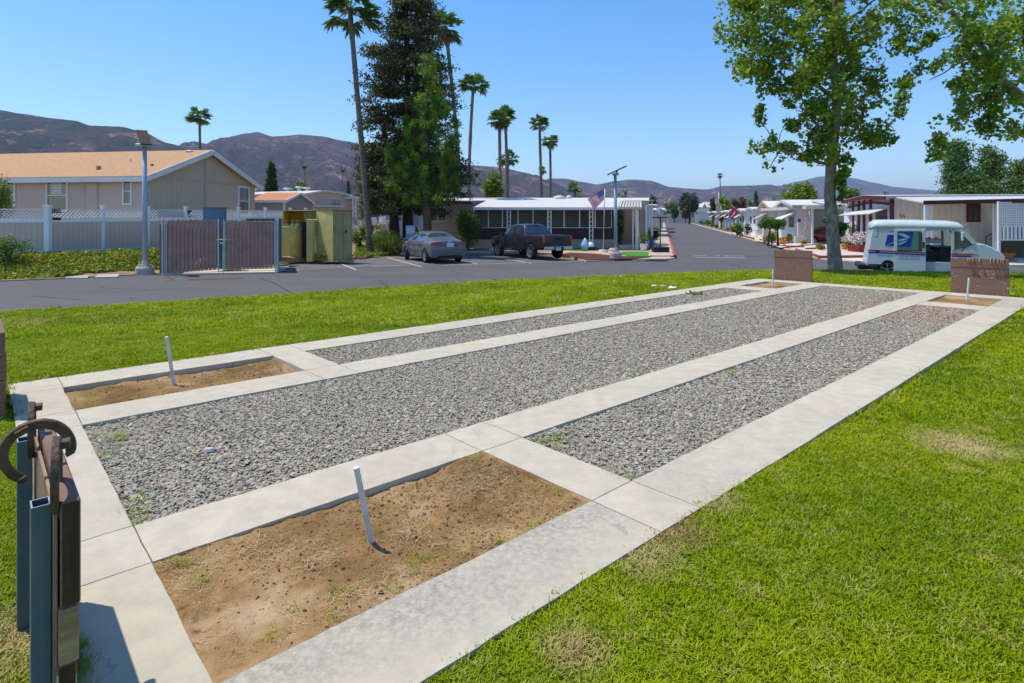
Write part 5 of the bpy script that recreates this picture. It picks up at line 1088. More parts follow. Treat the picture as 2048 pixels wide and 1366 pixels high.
b = MB(); b.box(xa, xb, cy2, cy2 + .05, ZD(481, cy2), ZD(479, cy2)); 
for i in range(14): b.box(xa + i*0.19, xa + i*0.19 + 0.10, cy2, cy2 + .03, ZD(479, cy2), za_)
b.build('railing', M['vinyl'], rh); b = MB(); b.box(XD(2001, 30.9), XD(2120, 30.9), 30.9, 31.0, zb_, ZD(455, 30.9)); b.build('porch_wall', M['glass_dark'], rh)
window(rh, r0_, r1_, 1932, 404, 1960.5, 444, M['maroon'], M['glass_dark'], bars=(('v', 0.5),), fw=0.11)
window(rh, rB, r0_, 1752, 416, 1778, 445, M['white_paint'], M['glass_dark'], fw=0.06)
b = MB(); q0, q1 = onwall(rB, r0_, 1712, 421.5), onwall(rB, r0_, 1780, 415); b.slab([q0 + fn*0.05, q1 + fn*0.05, q1 + fn*1.1 - Z*.35, q0 + fn*1.1 - Z*.3][::-1], 0.05); b.build('awning', M['roof_white'], rh)
b = MB(); q0 = onwall(r0_, r1_, 1958, 473) + wn(r0_, r1_)*.9; q1 = onwall(r0_, r1_, 1987, 456) + wn(r0_, r1_)*.9; b.tube([q0, q1], 0.025, 6); b.tube([q0, q0 - Z*1.0], 0.025, 6); b.tube([q0 + (q1-q0)*.3 - Z*.25, q1 - Z*.2], 0.02, 6); b.build('handrail', M['dark_brown'], rh)
q = onwall(r0_, r1_, 1804, 432) + wn(r0_, r1_)*.03; n_ = wn(r0_, r1_); o = text_obj('house_number', '56', 0.30, M['dark_brown']); o.data.transform(Matrix.Translation(q) @ Matrix.Rotation(math.atan2(n_.x, -n_.y), 4, 'Z') @ Matrix.Rotation(R(90), 4, 'X')); o.data.transform(pmat(rh).inverted()); o.parent = rh
# its side carport
b = MB(); b.slab([(XD(1683, 41), 41, ZD(405.5, 41)), (XD(1700, 39), 39, ZD(405.5, 39)), (XD(1700, 39)+1, 46, ZD(400, 46)), (XD(1683, 41)+1, 47, ZD(400, 47))][::-1], .06); b.build('side_awning', M['roof_white'], rh)
b = MB(); sA2, sB2 = Vector((XD(1688, 40.5), 40.5, 0)), Vector((XD(1699, 39.8), 39.8, 0)); wallq(b, sA2, sB2, zb_, ZD(407, 40), 0.1); b.build('side_wall', M['lap_white'], rh)

# street homes, marching up the right side
SD = Vector((0.269, 1, 0)).normalized(); SN = Vector((SD.y, -SD.x, 0))       # along the street; away from it
M['roof_bright'] = mat('roof_bright', (0.62, 0.60, 0.55), 0.5, var=0.1, vs=1); M['wall_white'] = mat('wall_white', (0.62, 0.63, 0.66), 0.7, var=0.06); M['wall_cream'] = mat('wall_cream', (0.60, 0.54, 0.38), 0.7, var=0.06); M['trim_tan'] = mat('trim_tan', (0.55, 0.38, 0.20), 0.6, var=0.1)
def street_home(Y, front, depth, h, peak, wm, tm, label, side=1, sidem=None, aw=None, ln=14, x0=None, nwin=2, wl=None):
    x = (21.9 + 0.269*(Y - 45)) if x0 is None else x0; A = Vector((x, Y, 0)); Bk = A + SD*front; zb = zg(x, Y); n_ = SN*side; t = thing('mobile_home', label, 'house', (A.x, A.y, zb))
    b = MB(); b.add([tuple(A + Z*(zb-.3)), tuple(Bk + Z*(zb-.3)), tuple(Bk + Z*(zb+h)), tuple((A+Bk)/2 + Z*(zb+h+peak)), tuple(A + Z*(zb+h))], [(0,1,2,3,4)]); b.build('front_wall', wm, t)
    b = MB(); wallq(b, A, A + n_*(wl or ln), zb - .3, zb + h); b.build('side_wall', sidem or wm, t)
    pL, pM, pR = A + Z*(zb+h) - n_*.5 - SD*.45, (A+Bk)/2 + Z*(zb+h+peak) - n_*.5, Bk + Z*(zb+h) - n_*.5 + SD*.4
    b = MB(); e = n_*(ln+.4); b.slab([pL, pM, pM + e, pL + e][::-1 if side > 0 else 1], .1); b.slab([pM, pR, pR + e, pM + e][::-1 if side > 0 else 1], .1); b.build('roof', M['roof_bright'], t)
    b = MB(); b.bar(pL - Z*.1, pM - Z*.1, .06, .2); b.bar(pM - Z*.1, pR - Z*.1, .06, .2); b.build('fascia', tm, t)
    for i in range(nwin):
        w0 = A + SD*(front*(0.16 + 0.44*i)); w1 = w0 + SD*front*.26; f = MB(); wallq(f, w0, w1, zb + 1.15, zb + 2.15, .03, .03); fo = f.build('window', M['white_paint'], t); g = MB(); wallq(g, w0 + SD*.08, w1 - SD*.08, zb + 1.23, zb + 2.07, .01, .045); go = g.build('pane', M['glass_dark'], None); go.data.transform(pmat(t).inverted()); go.parent = fo
    if aw:
        a0 = A + SD*front*aw[0]; a1 = A + SD*front*aw[1]; b = MB(); b.slab([a0 + Z*(zb+2.45) - n_*.05, a1 + Z*(zb+2.45) - n_*.05, a1 + Z*(zb+1.85) - n_*1.15, a0 + Z*(zb+1.85) - n_*1.15], .04); b.build('window_awning', aw[2], t)
    return t, A, Bk
M['awn_tan'] = mat('awn_tan', (0.48, 0.32, 0.24), 0.6, var=0.1)
h2, a2_, b2_ = street_home(45, 8.5, 1, 2.95, 0.55, M['wall_white'], M['roof_bright'], 'white ribbed home with an open carport and red car just left of the sycamore trunk', sidem=M['siding_white'], aw=(0.05, 0.5, M['roof_white']), ln=7, wl=.9)
cp = MB(); y0_ = 44.0; zc_ = ZD(414.5, y0_); cp.box(XD(1612, y0_), XD(1702, y0_), y0_, 52, zc_ - .12, zc_ + .1); cp.build('carport_roof', M['roof_bright'], h2)
for px in (1624.5, 1619): b = MB(); yy = 44.2 if px > 1620 else 46; b.box(XD(px, yy) - .06, XD(px, yy) + .06, yy - .06, yy + .06, -.35, zc_ - .1); b.build('carport_post', M['white_paint'], h2)
b = MB(); b.box(XD(1590, 44.8), XD(1612, 44.8), 44.7, 44.98, -.35, ZD(473, 44.8)); b.build('planter_wall', M['pale_concrete'], h2)
b = MB(); b.box(XD(1618, 51), XD(1710, 51), 51, 51.2, -.35, 2.6); b.build('carport_wall', M['siding_white'], h2)
sign_on('name_sign', 'small dark name board on the ribbed wall left of the hanging flag', a2_, a2_ + Vector((5, 0, 0)), 1595.5, 438, 1601, 444, M['dark_brown'], off=0.03)
street_home(55.5, 7.5, 1, 2.9, 0.75, M['wall_cream'], M['trim_tan'], 'cream home with tan gable trim and a pinkish window awning on the street', aw=(0.45, 0.85, M['awn_tan']), ln=11)
street_home(66, 7.5, 1, 2.9, 0.3, M['wall_white'], M['roof_bright'], 'pale grey home with a tall window behind the red flag', ln=12)
street_home(76.5, 7, 1, 2.8, 0.35, M['wall_white'], M['roof_bright'], 'white home behind the clipped topiary tree on the street', aw=(0.3, 0.7, M['roof_white']))
street_home(87, 7, 1, 2.8, 0.35, M['wall_cream'], M['roof_bright'], 'cream home with a white awning, fifth up the street from the red car', aw=(0.2, 0.8, M['roof_white']))
street_home(98, 7.5, 1, 2.8, 0.3, M['wall_white'], M['roof_bright'], 'white home with flat carport roof behind the low hedge row', aw=(0.1, 0.9, M['roof_white']))
street_home(111, 8, 1, 2.8, 0.3, M['wall_cream'], M['roof_bright'], 'cream home beside the round lime bush far up the street', aw=(0.1, 0.5, M['roof_white']))
street_home(126, 9, 1, 2.8, 0.35, M['wall_white'], M['roof_bright'], 'farthest white home visible on the right of the street', aw=(0.1, 0.9, M['roof_white']))
street_home(142, 9, 1, 2.8, 0.35, M['wall_cream'], M['roof_bright'], 'last pale home before the garden wall that ends the street')
# left side of the street, beyond the porch home
t_, a3, b3 = street_home(60, 8, 1, 3.2, 0.2, M['wall_white'], M['roof_bright'], 'white boxy home just over the side awning left of the street', side=-1, x0=14.2, ln=8, nwin=1)
street_home(76, 8, 1, 2.9, 0.3, M['wall_cream'], M['roof_bright'], 'cream home second along the left side of the street', side=-1, x0=19.2, ln=9)
street_home(95, 8, 1, 2.9, 0.3, M['wall_white'], M['roof_bright'], 'white home third along the left side of the street', side=-1, x0=24.3, ln=9)
# the end of the street
t = thing('garden_wall', 'pale garden wall closing the far end of the street', 'wall', (XD(1370, 186), 186, 2)); b = MB(); b.box(XD(1336, 186), XD(1410, 186), 186, 186.4, 1.2, ZD(427, 186)); b.build('wall', mat('wall_pale', (0.50, 0.47, 0.45), 0.8), t)
for px in (1352, 1371, 1392): b = MB(); b.box(XD(px, 186) - .4, XD(px, 186) + .4, 185.6, 186.6, 1.2, ZD(424, 186)); b.build('pillar', mat('wall_pillar', (0.58, 0.47, 0.36), 0.8), t)
gabled('far_house', 'long low house with a brown roof beyond the end wall left of the round trees', 'house', Vector((XD(1318, 205), 205, 0)), Vector((XD(1366, 205), 205, 0)), Vector((XD(1374, 213), 213, 0)), 2.0, ZD(423, 205), ZD(413, 209), M['wall_cream'], mat('roof_brownish', (0.25, 0.19, 0.18), 0.8), 0.4, M['trim_tan'])
gabled('far_house', 'white two-storey house with one dark window beyond the dark eucalyptus', 'house', Vector((XD(1366, 215), 215, 0)), Vector((XD(1402, 215), 215, 0)), Vector((XD(1412, 226), 226, 0)), 2.0, ZD(414, 215), ZD(407, 220), M['wall_white'], M['roof_bright'], 0.4)
gabled('far_house', 'grey-roofed house with a pale triangular gable roof right of the eucalyptus', 'house', Vector((XD(1400, 235), 235, 0)), Vector((XD(1425, 235), 235, 0)), Vector((XD(1440, 246), 246, 0)), 2.0, ZD(414, 235), ZD(404, 240), M['wall_cream'], mat('roof_pale', (0.5, 0.42, 0.38), 0.8), 0.4)
gabled('far_house', 'low dark-roofed home behind the far street homes', 'house', Vector((XD(1392, 175), 175, 0)), Vector((XD(1436, 175), 175, 0)), Vector((XD(1450, 186), 186, 0)), 1.4, ZD(423, 175), ZD(417, 180), M['wall_white'], mat('roof_dark', (0.14, 0.14, 0.16), 0.8), 0.4)
# ------------------------------------------------------------------ vehicles
M['rubber'] = mat('rubber', (0.018, 0.018, 0.019), 0.75, var=0.2); M['alloy'] = mat('alloy', (0.55, 0.56, 0.58), 0.3, 0.8, var=0.05); M['chrome'] = mat('chrome', (0.7, 0.7, 0.72), 0.12, 1.0, var=0)
M['car_glass'] = mat('car_glass', (0.03, 0.06, 0.08), 0.04, var=0, spec=1.0, coat=0.5); M['red_lens'] = mat('red_lens', (0.45, 0.015, 0.02), 0.15, var=0, spec=0.7, coat=0.5); M['plate'] = mat('plate', (0.65, 0.67, 0.72), 0.5, var=0); M['plate_ink'] = mat('plate_ink', (0.04, 0.07, 0.25), 0.5, var=0)
M['trim_black'] = mat('trim_black', (0.015, 0.015, 0.016), 0.5, var=0)
def paint(name, c, metal=0.5): return mat(name, c, 0.42, metal, var=0.03, coat=0.45, spec=0.4)
def wheel(parent, x, y, r, wdt, side, spokes=5, rim=None, steer=0.0, hub=None):
    t = MB(); c = Vector((x, y, r)); s = side; rot = Matrix.Rotation(steer, 3, 'Z')
    prof = [(r*0.66, 0.5), (r*0.90, 0.5), (r*0.985, 0.36), (r, 0.15), (r, -0.15), (r*0.985, -0.36), (r*0.9, -0.5), (r*0.66, -0.5)]; n = 28; vs = []; fs = []
    for i in range(n):
        a = 2*math.pi*i/n
        for q, wv in prof: vs.append(c + rot @ Vector((math.cos(a)*q, s*wv*wdt, math.sin(a)*q)))
    k = len(prof)
    for i in range(n):
        for j in range(k): fs.append((i*k+j, i*k+(j+1) % k, ((i+1) % n)*k+(j+1) % k, ((i+1) % n)*k+j))
    t.add(vs, fs); w_ = t.build('wheel', M['rubber'], parent, world=False, smooth=True)
    b = MB(); rr = r*0.67; off = s*wdt*0.36
    b.tube([c + rot @ Vector((0, s*wdt*0.46, 0)), c + rot @ Vector((0, s*wdt*0.42, 0))], [rr, rr*0.93], 28, False)
    b.tube([c + rot @ Vector((0, s*wdt*0.42, 0)), c + rot @ Vector((0, s*wdt*0.05, 0))], [rr*0.93, rr*0.85], 28, False)
    for i in range(spokes):
        a = 2*math.pi*(i+0.25)/spokes; d1 = Vector((math.cos(a-0.10), 0, math.sin(a-0.10))); d2 = Vector((math.cos(a+0.10), 0, math.sin(a+0.10))); e1_ = Vector((math.cos(a-0.18), 0, math.sin(a-0.18))); e2_ = Vector((math.cos(a+0.18), 0, math.sin(a+0.18)))
        q = [d1*rr*0.2, d2*rr*0.2, e2_*rr*0.95, e1_*rr*0.95]; q = [c + rot @ (p_ + Vector((0, off if i_ < 2 else s*wdt*0.42, 0))) for i_, p_ in enumerate(q)]; n_ = rot @ Vector((0, -s*0.02, 0)); b.add(q + [p_ + n_ for p_ in q], [(0,1,2,3), (7,6,5,4), (0,4,5,1), (1,5,6,2), (2,6,7,3), (3,7,4,0)])
    b.tube([c + rot @ Vector((0, s*wdt*0.42, 0)), c + rot @ Vector((0, s*wdt*0.2, 0))], rr*0.22, 12); ro = b.build('rim', rim or M['alloy'], None, smooth=False); ro.parent = w_
    b = MB(); b.tube([c + rot @ Vector((0, s*wdt*0.1, 0)), c + rot @ Vector((0, s*wdt*0.02, 0))], rr*0.86, 20); ro = b.build('brake_disc', M['trim_black'], None); ro.parent = w_
    return w_
def loft_car(parent, st, glass, bodym, wheels, wr, arch=1.16, lvl=2, name='body'):
    """st: stations from the tail forward, each (x, [(y, z) x9 from keel to roof centre]); glass(i, j) says which cage faces are window"""
    bm = bmesh.new(); rows = []
    for x, ring in st:
        full = [(y, z) for y, z in ring] + [(-y, z) for y, z in reversed(ring[1:-1])]
        xs_ = x if isinstance(x, (list, tuple)) else [x]*len(ring); xf = list(xs_) + list(reversed(xs_[1:-1]))
        rows.append([bm.verts.new((xx, y, z)) for xx, (y, z) in zip(xf, full)])
    k = len(rows[0]); h_ = len(st[0][1])
    for i in range(len(rows)-1):
        for j in range(k):
            f = bm.faces.new((rows[i][j], rows[i][(j+1) % k], rows[i+1][(j+1) % k], rows[i+1][j])); jj = j if j < h_-1 else k-1-j; f.material_index = 1 if glass(i, jj) else 0; f.smooth = True
    for r_ in (rows[0], rows[-1]):
        half = k // 2
        for j in range(half):
            try: f = bm.faces.new((r_[j], r_[j+1], r_[(k-1-j) % k], r_[(k-j) % k])) if j > 0 else bm.faces.new((r_[0], r_[1], r_[k-1])); f.smooth = True
            except Exception: pass
    bmesh.ops.recalc_face_normals(bm, faces=bm.faces); me = bpy.data.meshes.new(name); bm.to_mesh(me); bm.free()
    o = bpy.data.objects.new(name, me); C.objects.link(o); me.materials.append(bodym); me.materials.append(M['car_glass']); me.materials.append(M['trim_black'])
    md = o.modifiers.new('s', 'SUBSURF'); md.levels = lvl; md.render_levels = lvl
    cut = []
    for wx in wheels:
        for s in (1, -1):
            c_ = MB(); c_.tube([(wx, s*0.45, wr*0.98), (wx, s*1.3, wr*0.98)], wr*arch, 32); co = c_.build('c', M['trim_black'], None); md = o.modifiers.new('b', 'BOOLEAN'); md.operation = 'DIFFERENCE'; md.object = co; md.solver = 'EXACT'; cut.append(co); md.material_mode = 'TRANSFER' if hasattr(md, 'material_mode') else 'INDEX'
    dg = bpy.context.evaluated_depsgraph_get(); m2 = bpy.data.meshes.new_from_object(o.evaluated_get(dg)); 
    bpy.data.objects.remove(o)
    for c_ in cut: bpy.data.objects.remove(c_)
    names = [m_.name if m_ else '' for m_ in m2.materials]; gi = names.index('car_glass')
    bm = bmesh.new(); bm.from_mesh(m2); isl = []; seen = set()
    gf = [f for f in bm.faces if f.material_index == gi]
    for f in gf:
        if f.index in seen: continue
        stack = [f]; seen.add(f.index); grp = []
        while stack:
            q = stack.pop(); grp.append(q)
            for e in q.edges:
                for g_ in e.link_faces:
                    if g_.material_index == gi and g_.index not in seen: seen.add(g_.index); stack.append(g_)
        isl.append(grp)
    for grp in isl:
        if len(grp) < 3: continue
        vm = {}; vs = []; fs = []
        for f in grp:
            for v in f.verts:
                if v not in vm: vm[v] = len(vs); vs.append(tuple(v.co + v.normal*0.002))
            fs.append(tuple(vm[v] for v in f.verts))
        g_ = bpy.data.meshes.new('window'); g_.from_pydata(vs, [], fs); wo = link('window', g_, M['car_glass'], parent); shade(wo)
    bm.free(); bo = link(name, m2, None, parent); shade(bo)
    return bo
def strip_on(parent, name, m, pts, th=0.012, wd=0.02): b = MB(); [b.bar(a_, c_, wd, th) for a_, c_ in zip(pts, pts[1:])]; return b.build(name, m, parent, world=False)
def mkring(w, zb, zs, zt, hw, p5=None, zm=None):
    zm = zm or zb + (zs - zb)*0.5
    return [(0, zb), (w*0.80, zb), (w*0.965, zb + 0.07), (w, zm), (w*0.985, zs - 0.03), (w*0.93 if p5 is None else p5, zs + 0.03), (hw, zt - 0.05), (hw*0.72, zt), (0, zt + 0.02)]
def deck(w, zb, zs, zt): return [(0, zb), (w*0.80, zb), (w*0.965, zb + 0.07), (w, zb + (zs-zb)*0.5), (w*0.985, zs - 0.05), (w*0.93, zs + 0.02), (w*0.80, zt - 0.015), (w*0.5, zt), (0, zt + 0.015)]
# ---- grey sedan
rl, rr_, fl = G(854.6, 525.3), G(914.8, 524.4), G(809, 517.7); ang = math.atan2(fl.y - rl.y, fl.x - rl.x); ra = (rl + rr_)/2
M['paint_grey'] = paint('paint_grey', (0.10, 0.115, 0.14), 0.1)
org = ra - Vector((math.cos(ang), math.sin(ang), 0))*0.95; car = thing('parked_car', 'grey sedan with red tail lights parked nose-in beside the dark pickup', 'car', (org.x, org.y, zr(org.x, org.y) + 0.006), ang)
st = [([0.06]*3 + [0.02, 0.03, 0.07, 0.10, 0.11, 0.11], [(0, .28), (.55, .28), (.72, .34), (.76, .52), (.76, .80), (.72, .90), (.62, .98), (.45, 1.0), (0, 1.01)]), (0.16, deck(.84, .24, .86, 1.03)), (0.30, deck(.865, .22, .90, 1.06)), (0.62, deck(.885, .20, .93, 1.10)),
      ([.86]*5 + [.86, .92, .95, .97], mkring(.89, .19, .95, 1.17, .70)), ([1.42]*5 + [1.28, 1.36, 1.42, 1.45], mkring(.89, .18, .95, 1.40, .56)), (1.60, mkring(.89, .18, .95, 1.43, .575)), (2.22, mkring(.89, .18, .94, 1.455, .585)), (2.30, mkring(.89, .18, .94, 1.457, .585)), (2.85, mkring(.89, .18, .93, 1.445, .58)),
      ([3.15]*5 + [3.25, 3.10, 3.05, 3.03], mkring(.89, .18, .93, 1.41, .57)), ([3.72]*5 + [3.62, 3.66, 3.72, 3.76], mkring(.885, .19, .92, 1.07, .70)), (3.92, deck(.88, .20, .88, 1.0)), (4.3, deck(.84, .22, .80, .93)), (4.52, deck(.74, .25, .68, .80)), ([4.6]*9, [(0, .28), (.4, .28), (.55, .33), (.6, .5), (.58, .6), (.5, .66), (.4, .70), (.3, .72), (0, .72)])]
gl = lambda i, j: (j == 5 and i in (5, 6, 8, 9)) or (i == 4 and j in (6, 7)) or (i == 10 and j in (6, 7))
loft_car(car, st, gl, M['paint_grey'], (0.95, 3.65), 0.32)
for s in (1, -1):
    wheel(car, 0.95, s*0.80, 0.32, 0.21, s, 5); wheel(car, 3.65, s*0.80, 0.32, 0.21, s, 5, steer=R(-16))
    b = MB(); b.prism([(0.80, .80), (.40, .86), (.36, .93), (.60, 1.0), (.845, .97), (.865, .90)], lambda a_, z_, k_: Vector((0.005 + (0.07 if a_ < .5 else (0.22 if a_ > .7 else .06)) - (0.03 if k_ else -0.08), s*a_, z_))); b.build('tail_light', M['red_lens'], car, world=False, bevel=0.006)
    b = MB(); b.tube([(3.22, s*.86, .97), (3.24, s*1.0, 1.0)], 0.02, 6); b.cbox((3.22, s*1.02, 1.03), (0.12, 0.2, 0.13)); b.build('mirror', M['paint_grey'], car, world=False, bevel=0.02)
    strip_on(car, 'door_seam', M['trim_black'], [(2.26, s*.897, .90), (2.26, s*.899, .60), (2.22, s*.885, .28)], 0.006, 0.012); strip_on(car, 'door_seam', M['trim_black'], [(3.28, s*.897, .88), (3.26, s*.899, .6), (3.2, s*.885, .28)], 0.006, 0.012); strip_on(car, 'door_seam', M['trim_black'], [(1.55, s*.893, .93), (1.40, s*.897, .72), (1.30, s*.895, .55)], 0.006, 0.012)
    for x_ in (1.75, 2.48): b = MB(); b.cbox((x_, s*.905, .84), (0.2, 0.03, 0.035)); b.build('door_handle', M['paint_grey'], car, world=False, bevel=0.008)
    strip_on(car, 'window_trim', M['chrome'], [(1.1, s*.845, .985), (1.6, s*.842, .985), (3.3, s*.842, .965)], 0.012, 0.02)
b = MB(); b.cbox((0.005, 0, .84), (0.03, .32, .16)); pl_ = b.build('number_plate', M['plate'], car, world=False, bevel=0.004)
o = text_obj('lettering', '7KHR412', 0.075, M['plate_ink']); o.data.transform(Matrix.Translation((-0.012, 0, .84)) @ Matrix.Rotation(R(-90), 4, 'Z') @ Matrix.Rotation(R(90), 4, 'X')); o.parent = pl_
b = MB(); b.cbox((0.03, 0, .30), (0.10, 1.15, .12)); b.build('rear_valance', M['trim_black'], car, world=False, bevel=0.01); b = MB(); b.tube([(0.045 , .10*math.cos(a_)*.8, .955 + .10*math.sin(a_)*.5) for a_ in [i*math.pi/8 for i in range(17)]], 0.009, 6, False); b.build('badge', M['chrome'], car, world=False)
# ---- dark pickup
rl, rr_, fl = G(1063.2, 518.3), G(1115, 517.7), G(998.4, 511); ang = math.atan2(fl.y - rl.y, fl.x - rl.x) + R(1.0); ra = (rl + rr_)/2 
M['paint_dark'] = paint('paint_dark', (0.026, 0.027, 0.034), 0.3)
org = ra - Vector((math.cos(ang), math.sin(ang), 0))*1.15; car = thing('pickup_truck', 'dark crew-cab pickup with chrome rear bumper parked nose-in facing the porch home', 'pickup', (org.x, org.y, zr(org.x, org.y) + 0.006), ang)
def box9(w, zb, zt, hw=None): hw = hw or w*0.97; return [(0, zb), (w*.9, zb), (w*.98, zb+.06), (w, zb+(zt-zb)*.5), (w*.99, zt-.12), (w*.975, zt-.04), (hw*.96, zt), (hw*.5, zt), (0, zt)]
def cab9(w, zb, zs, zt, hw): return [(0, zb), (w*.9, zb), (w*.98, zb+.06), (w, zb+(zs-zb)*.5), (w*.99, zs-.05), (w*.95, zs+.02), (hw, zt-.06), (hw*.85, zt), (0, zt+.03)]
st = [(0.02, box9(.86, .62, 1.20)), (0.05, box9(.90, .60, 1.235)), (0.12, box9(.905, .58, 1.24)), (0.45, box9(.91, .52, 1.24)), (1.0, box9(.91, .48, 1.24)), (1.58, box9(.91, .46, 1.24)), (1.64, box9(.91, .46, 1.22)), ([1.66]*5 + [1.66, 1.74, 1.76, 1.76], cab9(.91, .45, 1.20, 1.24, .80)), ([1.70]*5 + [1.70, 1.92, 1.96, 1.96], cab9(.91, .45, 1.20, 1.72, .68)), (2.10, cab9(.91, .44, 1.20, 1.77, .69)), (2.72, cab9(.91, .44, 1.19, 1.79, .69)), (2.80, cab9(.91, .44, 1.19, 1.79, .69)), (3.3, cab9(.91, .44, 1.18, 1.77, .68)),
      ([3.55]*5 + [3.6, 3.45, 3.4, 3.4], cab9(.91, .45, 1.17, 1.71, .66)), ([4.0]*5 + [4.0, 4.08, 4.12, 4.14], cab9(.91, .46, 1.14, 1.20, .76)), (4.25, box9(.91, .48, 1.17)), (4.9, box9(.90, .5, 1.12)), (5.2, box9(.86, .5, 1.05)), (5.3, box9(.82, .52, .98))]
gl = lambda i, j: (j == 5 and i in (9, 11, 12)) or (i == 7 and j in (6, 7)) or (i == 13 and j in (6, 7)) or (i == 8 and j == 5 and False)
loft_car(car, st, gl, M['paint_dark'], (1.15, 4.41), 0.39, 1.15)
b = MB(); b.box(.12, 1.60, -.78, .78, 1.225, 1.262); b.build('dark_bed_slab', M['trim_black'], car, world=False, bevel=0.01)  # black slab on the rails paints the dark inside of the open bed
for s in (1, -1):
    wheel(car, 1.15, s*0.80, 0.39, 0.26, s, 6); wheel(car, 4.41, s*0.80, 0.39, 0.26, s, 6)
    b = MB(); b.cbox((0.03, s*.825, 1.02), (0.08, .15, .36)); b.build('tail_light', M['red_lens'], car, world=False, bevel=0.02)
    b = MB(); b.tube([(3.62, s*.9, 1.2), (3.62, s*1.02, 1.2)], .02, 6); b.cbox((3.6, s*1.05, 1.24), (.14, .2, .2)); b.build('mirror', M['paint_dark'], car, world=False, bevel=.02)
    b = MB(); b.cbox((2.7, s*.96, .42), (1.7, .14, .05)); b.build('side_step', M['chrome'], car, world=False, bevel=.015)
    for x_ in (2.06, 2.76, 3.66): strip_on(car, 'door_seam', M['trim_black'], [(x_, s*.915, 1.14), (x_, s*.919, .8), (x_, s*.905, .5)], .006, .014)
    for x_ in (2.25, 2.95): b = MB(); b.cbox((x_, s*.925, 1.04), (.2, .03, .04)); b.build('door_handle', M['trim_black'], car, world=False, bevel=.008)
    strip_on(car, 'bed_seam', M['trim_black'], [(1.63, s*.915, 1.2), (1.63, s*.915, .5)], .01, .02)
b = MB(); b.box(-.10, .02, -.86, .86, .50, .68); b.build('rear_bumper', M['chrome'], car, world=False, bevel=.03); b = MB(); b.box(-.115, .0, -.30, .30, .48, .66); b.build('bumper_step', M['trim_black'], car, world=False, bevel=.02)
b = MB(); b.cbox((-.125, .05, .56), (.02, .31, .15)); pl_ = b.build('number_plate', M['plate'], car, world=False); o = text_obj('lettering', '53619K2', 0.07, M['plate_ink']); o.data.transform(Matrix.Translation((-.139, .05, .56)) @ Matrix.Rotation(R(-90), 4, 'Z') @ Matrix.Rotation(R(90), 4, 'X')); o.parent = pl_
b = MB(); b.cbox((.012, 0, 1.05), (.02, .34, .13)); b.build('tailgate_handle', M['trim_black'], car, world=False, bevel=.01); strip_on(car, 'tailgate_seam', M['trim_black'], [(.014, .74, 1.2), (.012, .74, .7), (.012, -.74, .7), (.014, -.74, 1.2)], .014, .014)
o = text_obj('badge', 'GMC', .07, M['red_lens']); o.data.transform(Matrix.Translation((-.002, -.55, .93)) @ Matrix.Rotation(R(-90), 4, 'Z') @ Matrix.Rotation(R(90), 4, 'X')); o.parent = car
b = MB(); b.cbox((1.97, 0, 1.79), (.06, .34, .035)); b.build('brake_light', M['red_lens'], car, world=False)
# ---- red car in the carport
Yr = 47.2; xr0 = XD(1600, Yr); car = thing('red_car', 'red car in the open carport behind the sycamore trunk', 'car', (xr0, Yr + .5, -.30), 0.0); car.rotation_euler = (0, 0, R(0)); M['paint_red'] = paint('paint_red', (0.30, 0.012, 0.02), 0.2)
L_ = 4.4; st = [([0.03]*9, [(0, .28), (.5, .28), (.66, .34), (.7, .5), (.68, .62), (.6, .68), (.5, .72), (.3, .74), (0, .74)]), (.12, deck(.80, .24, .70, .80)), (.5, deck(.86, .22, .80, .92)), (.95, deck(.88, .2, .88, 1.0)), ([1.1]*5 + [1.15, 1.12, 1.1, 1.08], mkring(.89, .19, .9, 1.05, .70)), ([1.7]*5 + [1.6, 1.72, 1.8, 1.82], mkring(.89, .18, .92, 1.40, .57)), (2.3, mkring(.89, .18, .93, 1.45, .58)), (2.38, mkring(.89, .18, .93, 1.45, .58)), (3.0, mkring(.89, .18, .94, 1.42, .57)), ([3.3]*5 + [3.3, 3.3, 3.3, 3.3], mkring(.89, .19, .95, 1.36, .55)), (3.8, mkring(.87, .2, .95, 1.12, .68)), (4.2, deck(.84, .24, .9, 1.02)), (4.38, deck(.76, .3, .8, .9))]
loft_car(car, st, lambda i, j: (j == 5 and i in (5, 7, 8)) or (i == 4 and j in (6, 7)) or (i == 9 and j in (6, 7)), M['paint_red'], (.92, 3.55), .32)
for s in (1, -1): wheel(car, .92, s*.8, .32, .21, s, 9); wheel(car, 3.55, s*.8, .32, .21, s, 9)

# ---- the mail truck
LA = Vector((13.0, 21.7, 0)); LD = Vector((0.891, -0.454, 0)).normalized(); LN = Vector((-LD.y, LD.x, 0)); zt_ = -0.56
llv = thing('mail_truck', 'white mail truck with red and blue stripes and its side door slid open', 'mail truck', (LA.x, LA.y, zt_), math.atan2(LD.y, LD.x))
def LX(px, py):                          # pixel on the near side -> local x, z
    q = onwall(LA, LA + LD, px, py); return ((q - LA).dot(LD), q.z - zt_)
M['llv_white'] = mat('llv_white', (0.50, 0.59, 0.59), 0.35, var=0.04, coat=0.3); M['llv_blue'] = mat('llv_blue', (0.012, 0.05, 0.30), 0.4, var=0.05); M['llv_red'] = mat('llv_red', (0.45, 0.07, 0.05), 0.4, var=0.05); M['teal_glass'] = mat('teal_glass', (0.015, 0.20, 0.17), 0.08, var=0.1, spec=0.9, coat=0.5); M['pale_green'] = mat('pale_green', (0.25, 0.55, 0.48), 0.3, var=0.03); M['tan_rubber'] = mat('tan_rubber', (0.05, 0.05, 0.05), 0.8)  # truck white is tinted teal: cool shade of its side put into the colour
WD = 1.90
def ex(b, px_list, y0, y1): 
    poly = [LX(a_, c_) for a_, c_ in px_list]; return b.prism(poly, lambda a_, z_, k_: Vector((a_, y1 if k_ else y0, z_)))
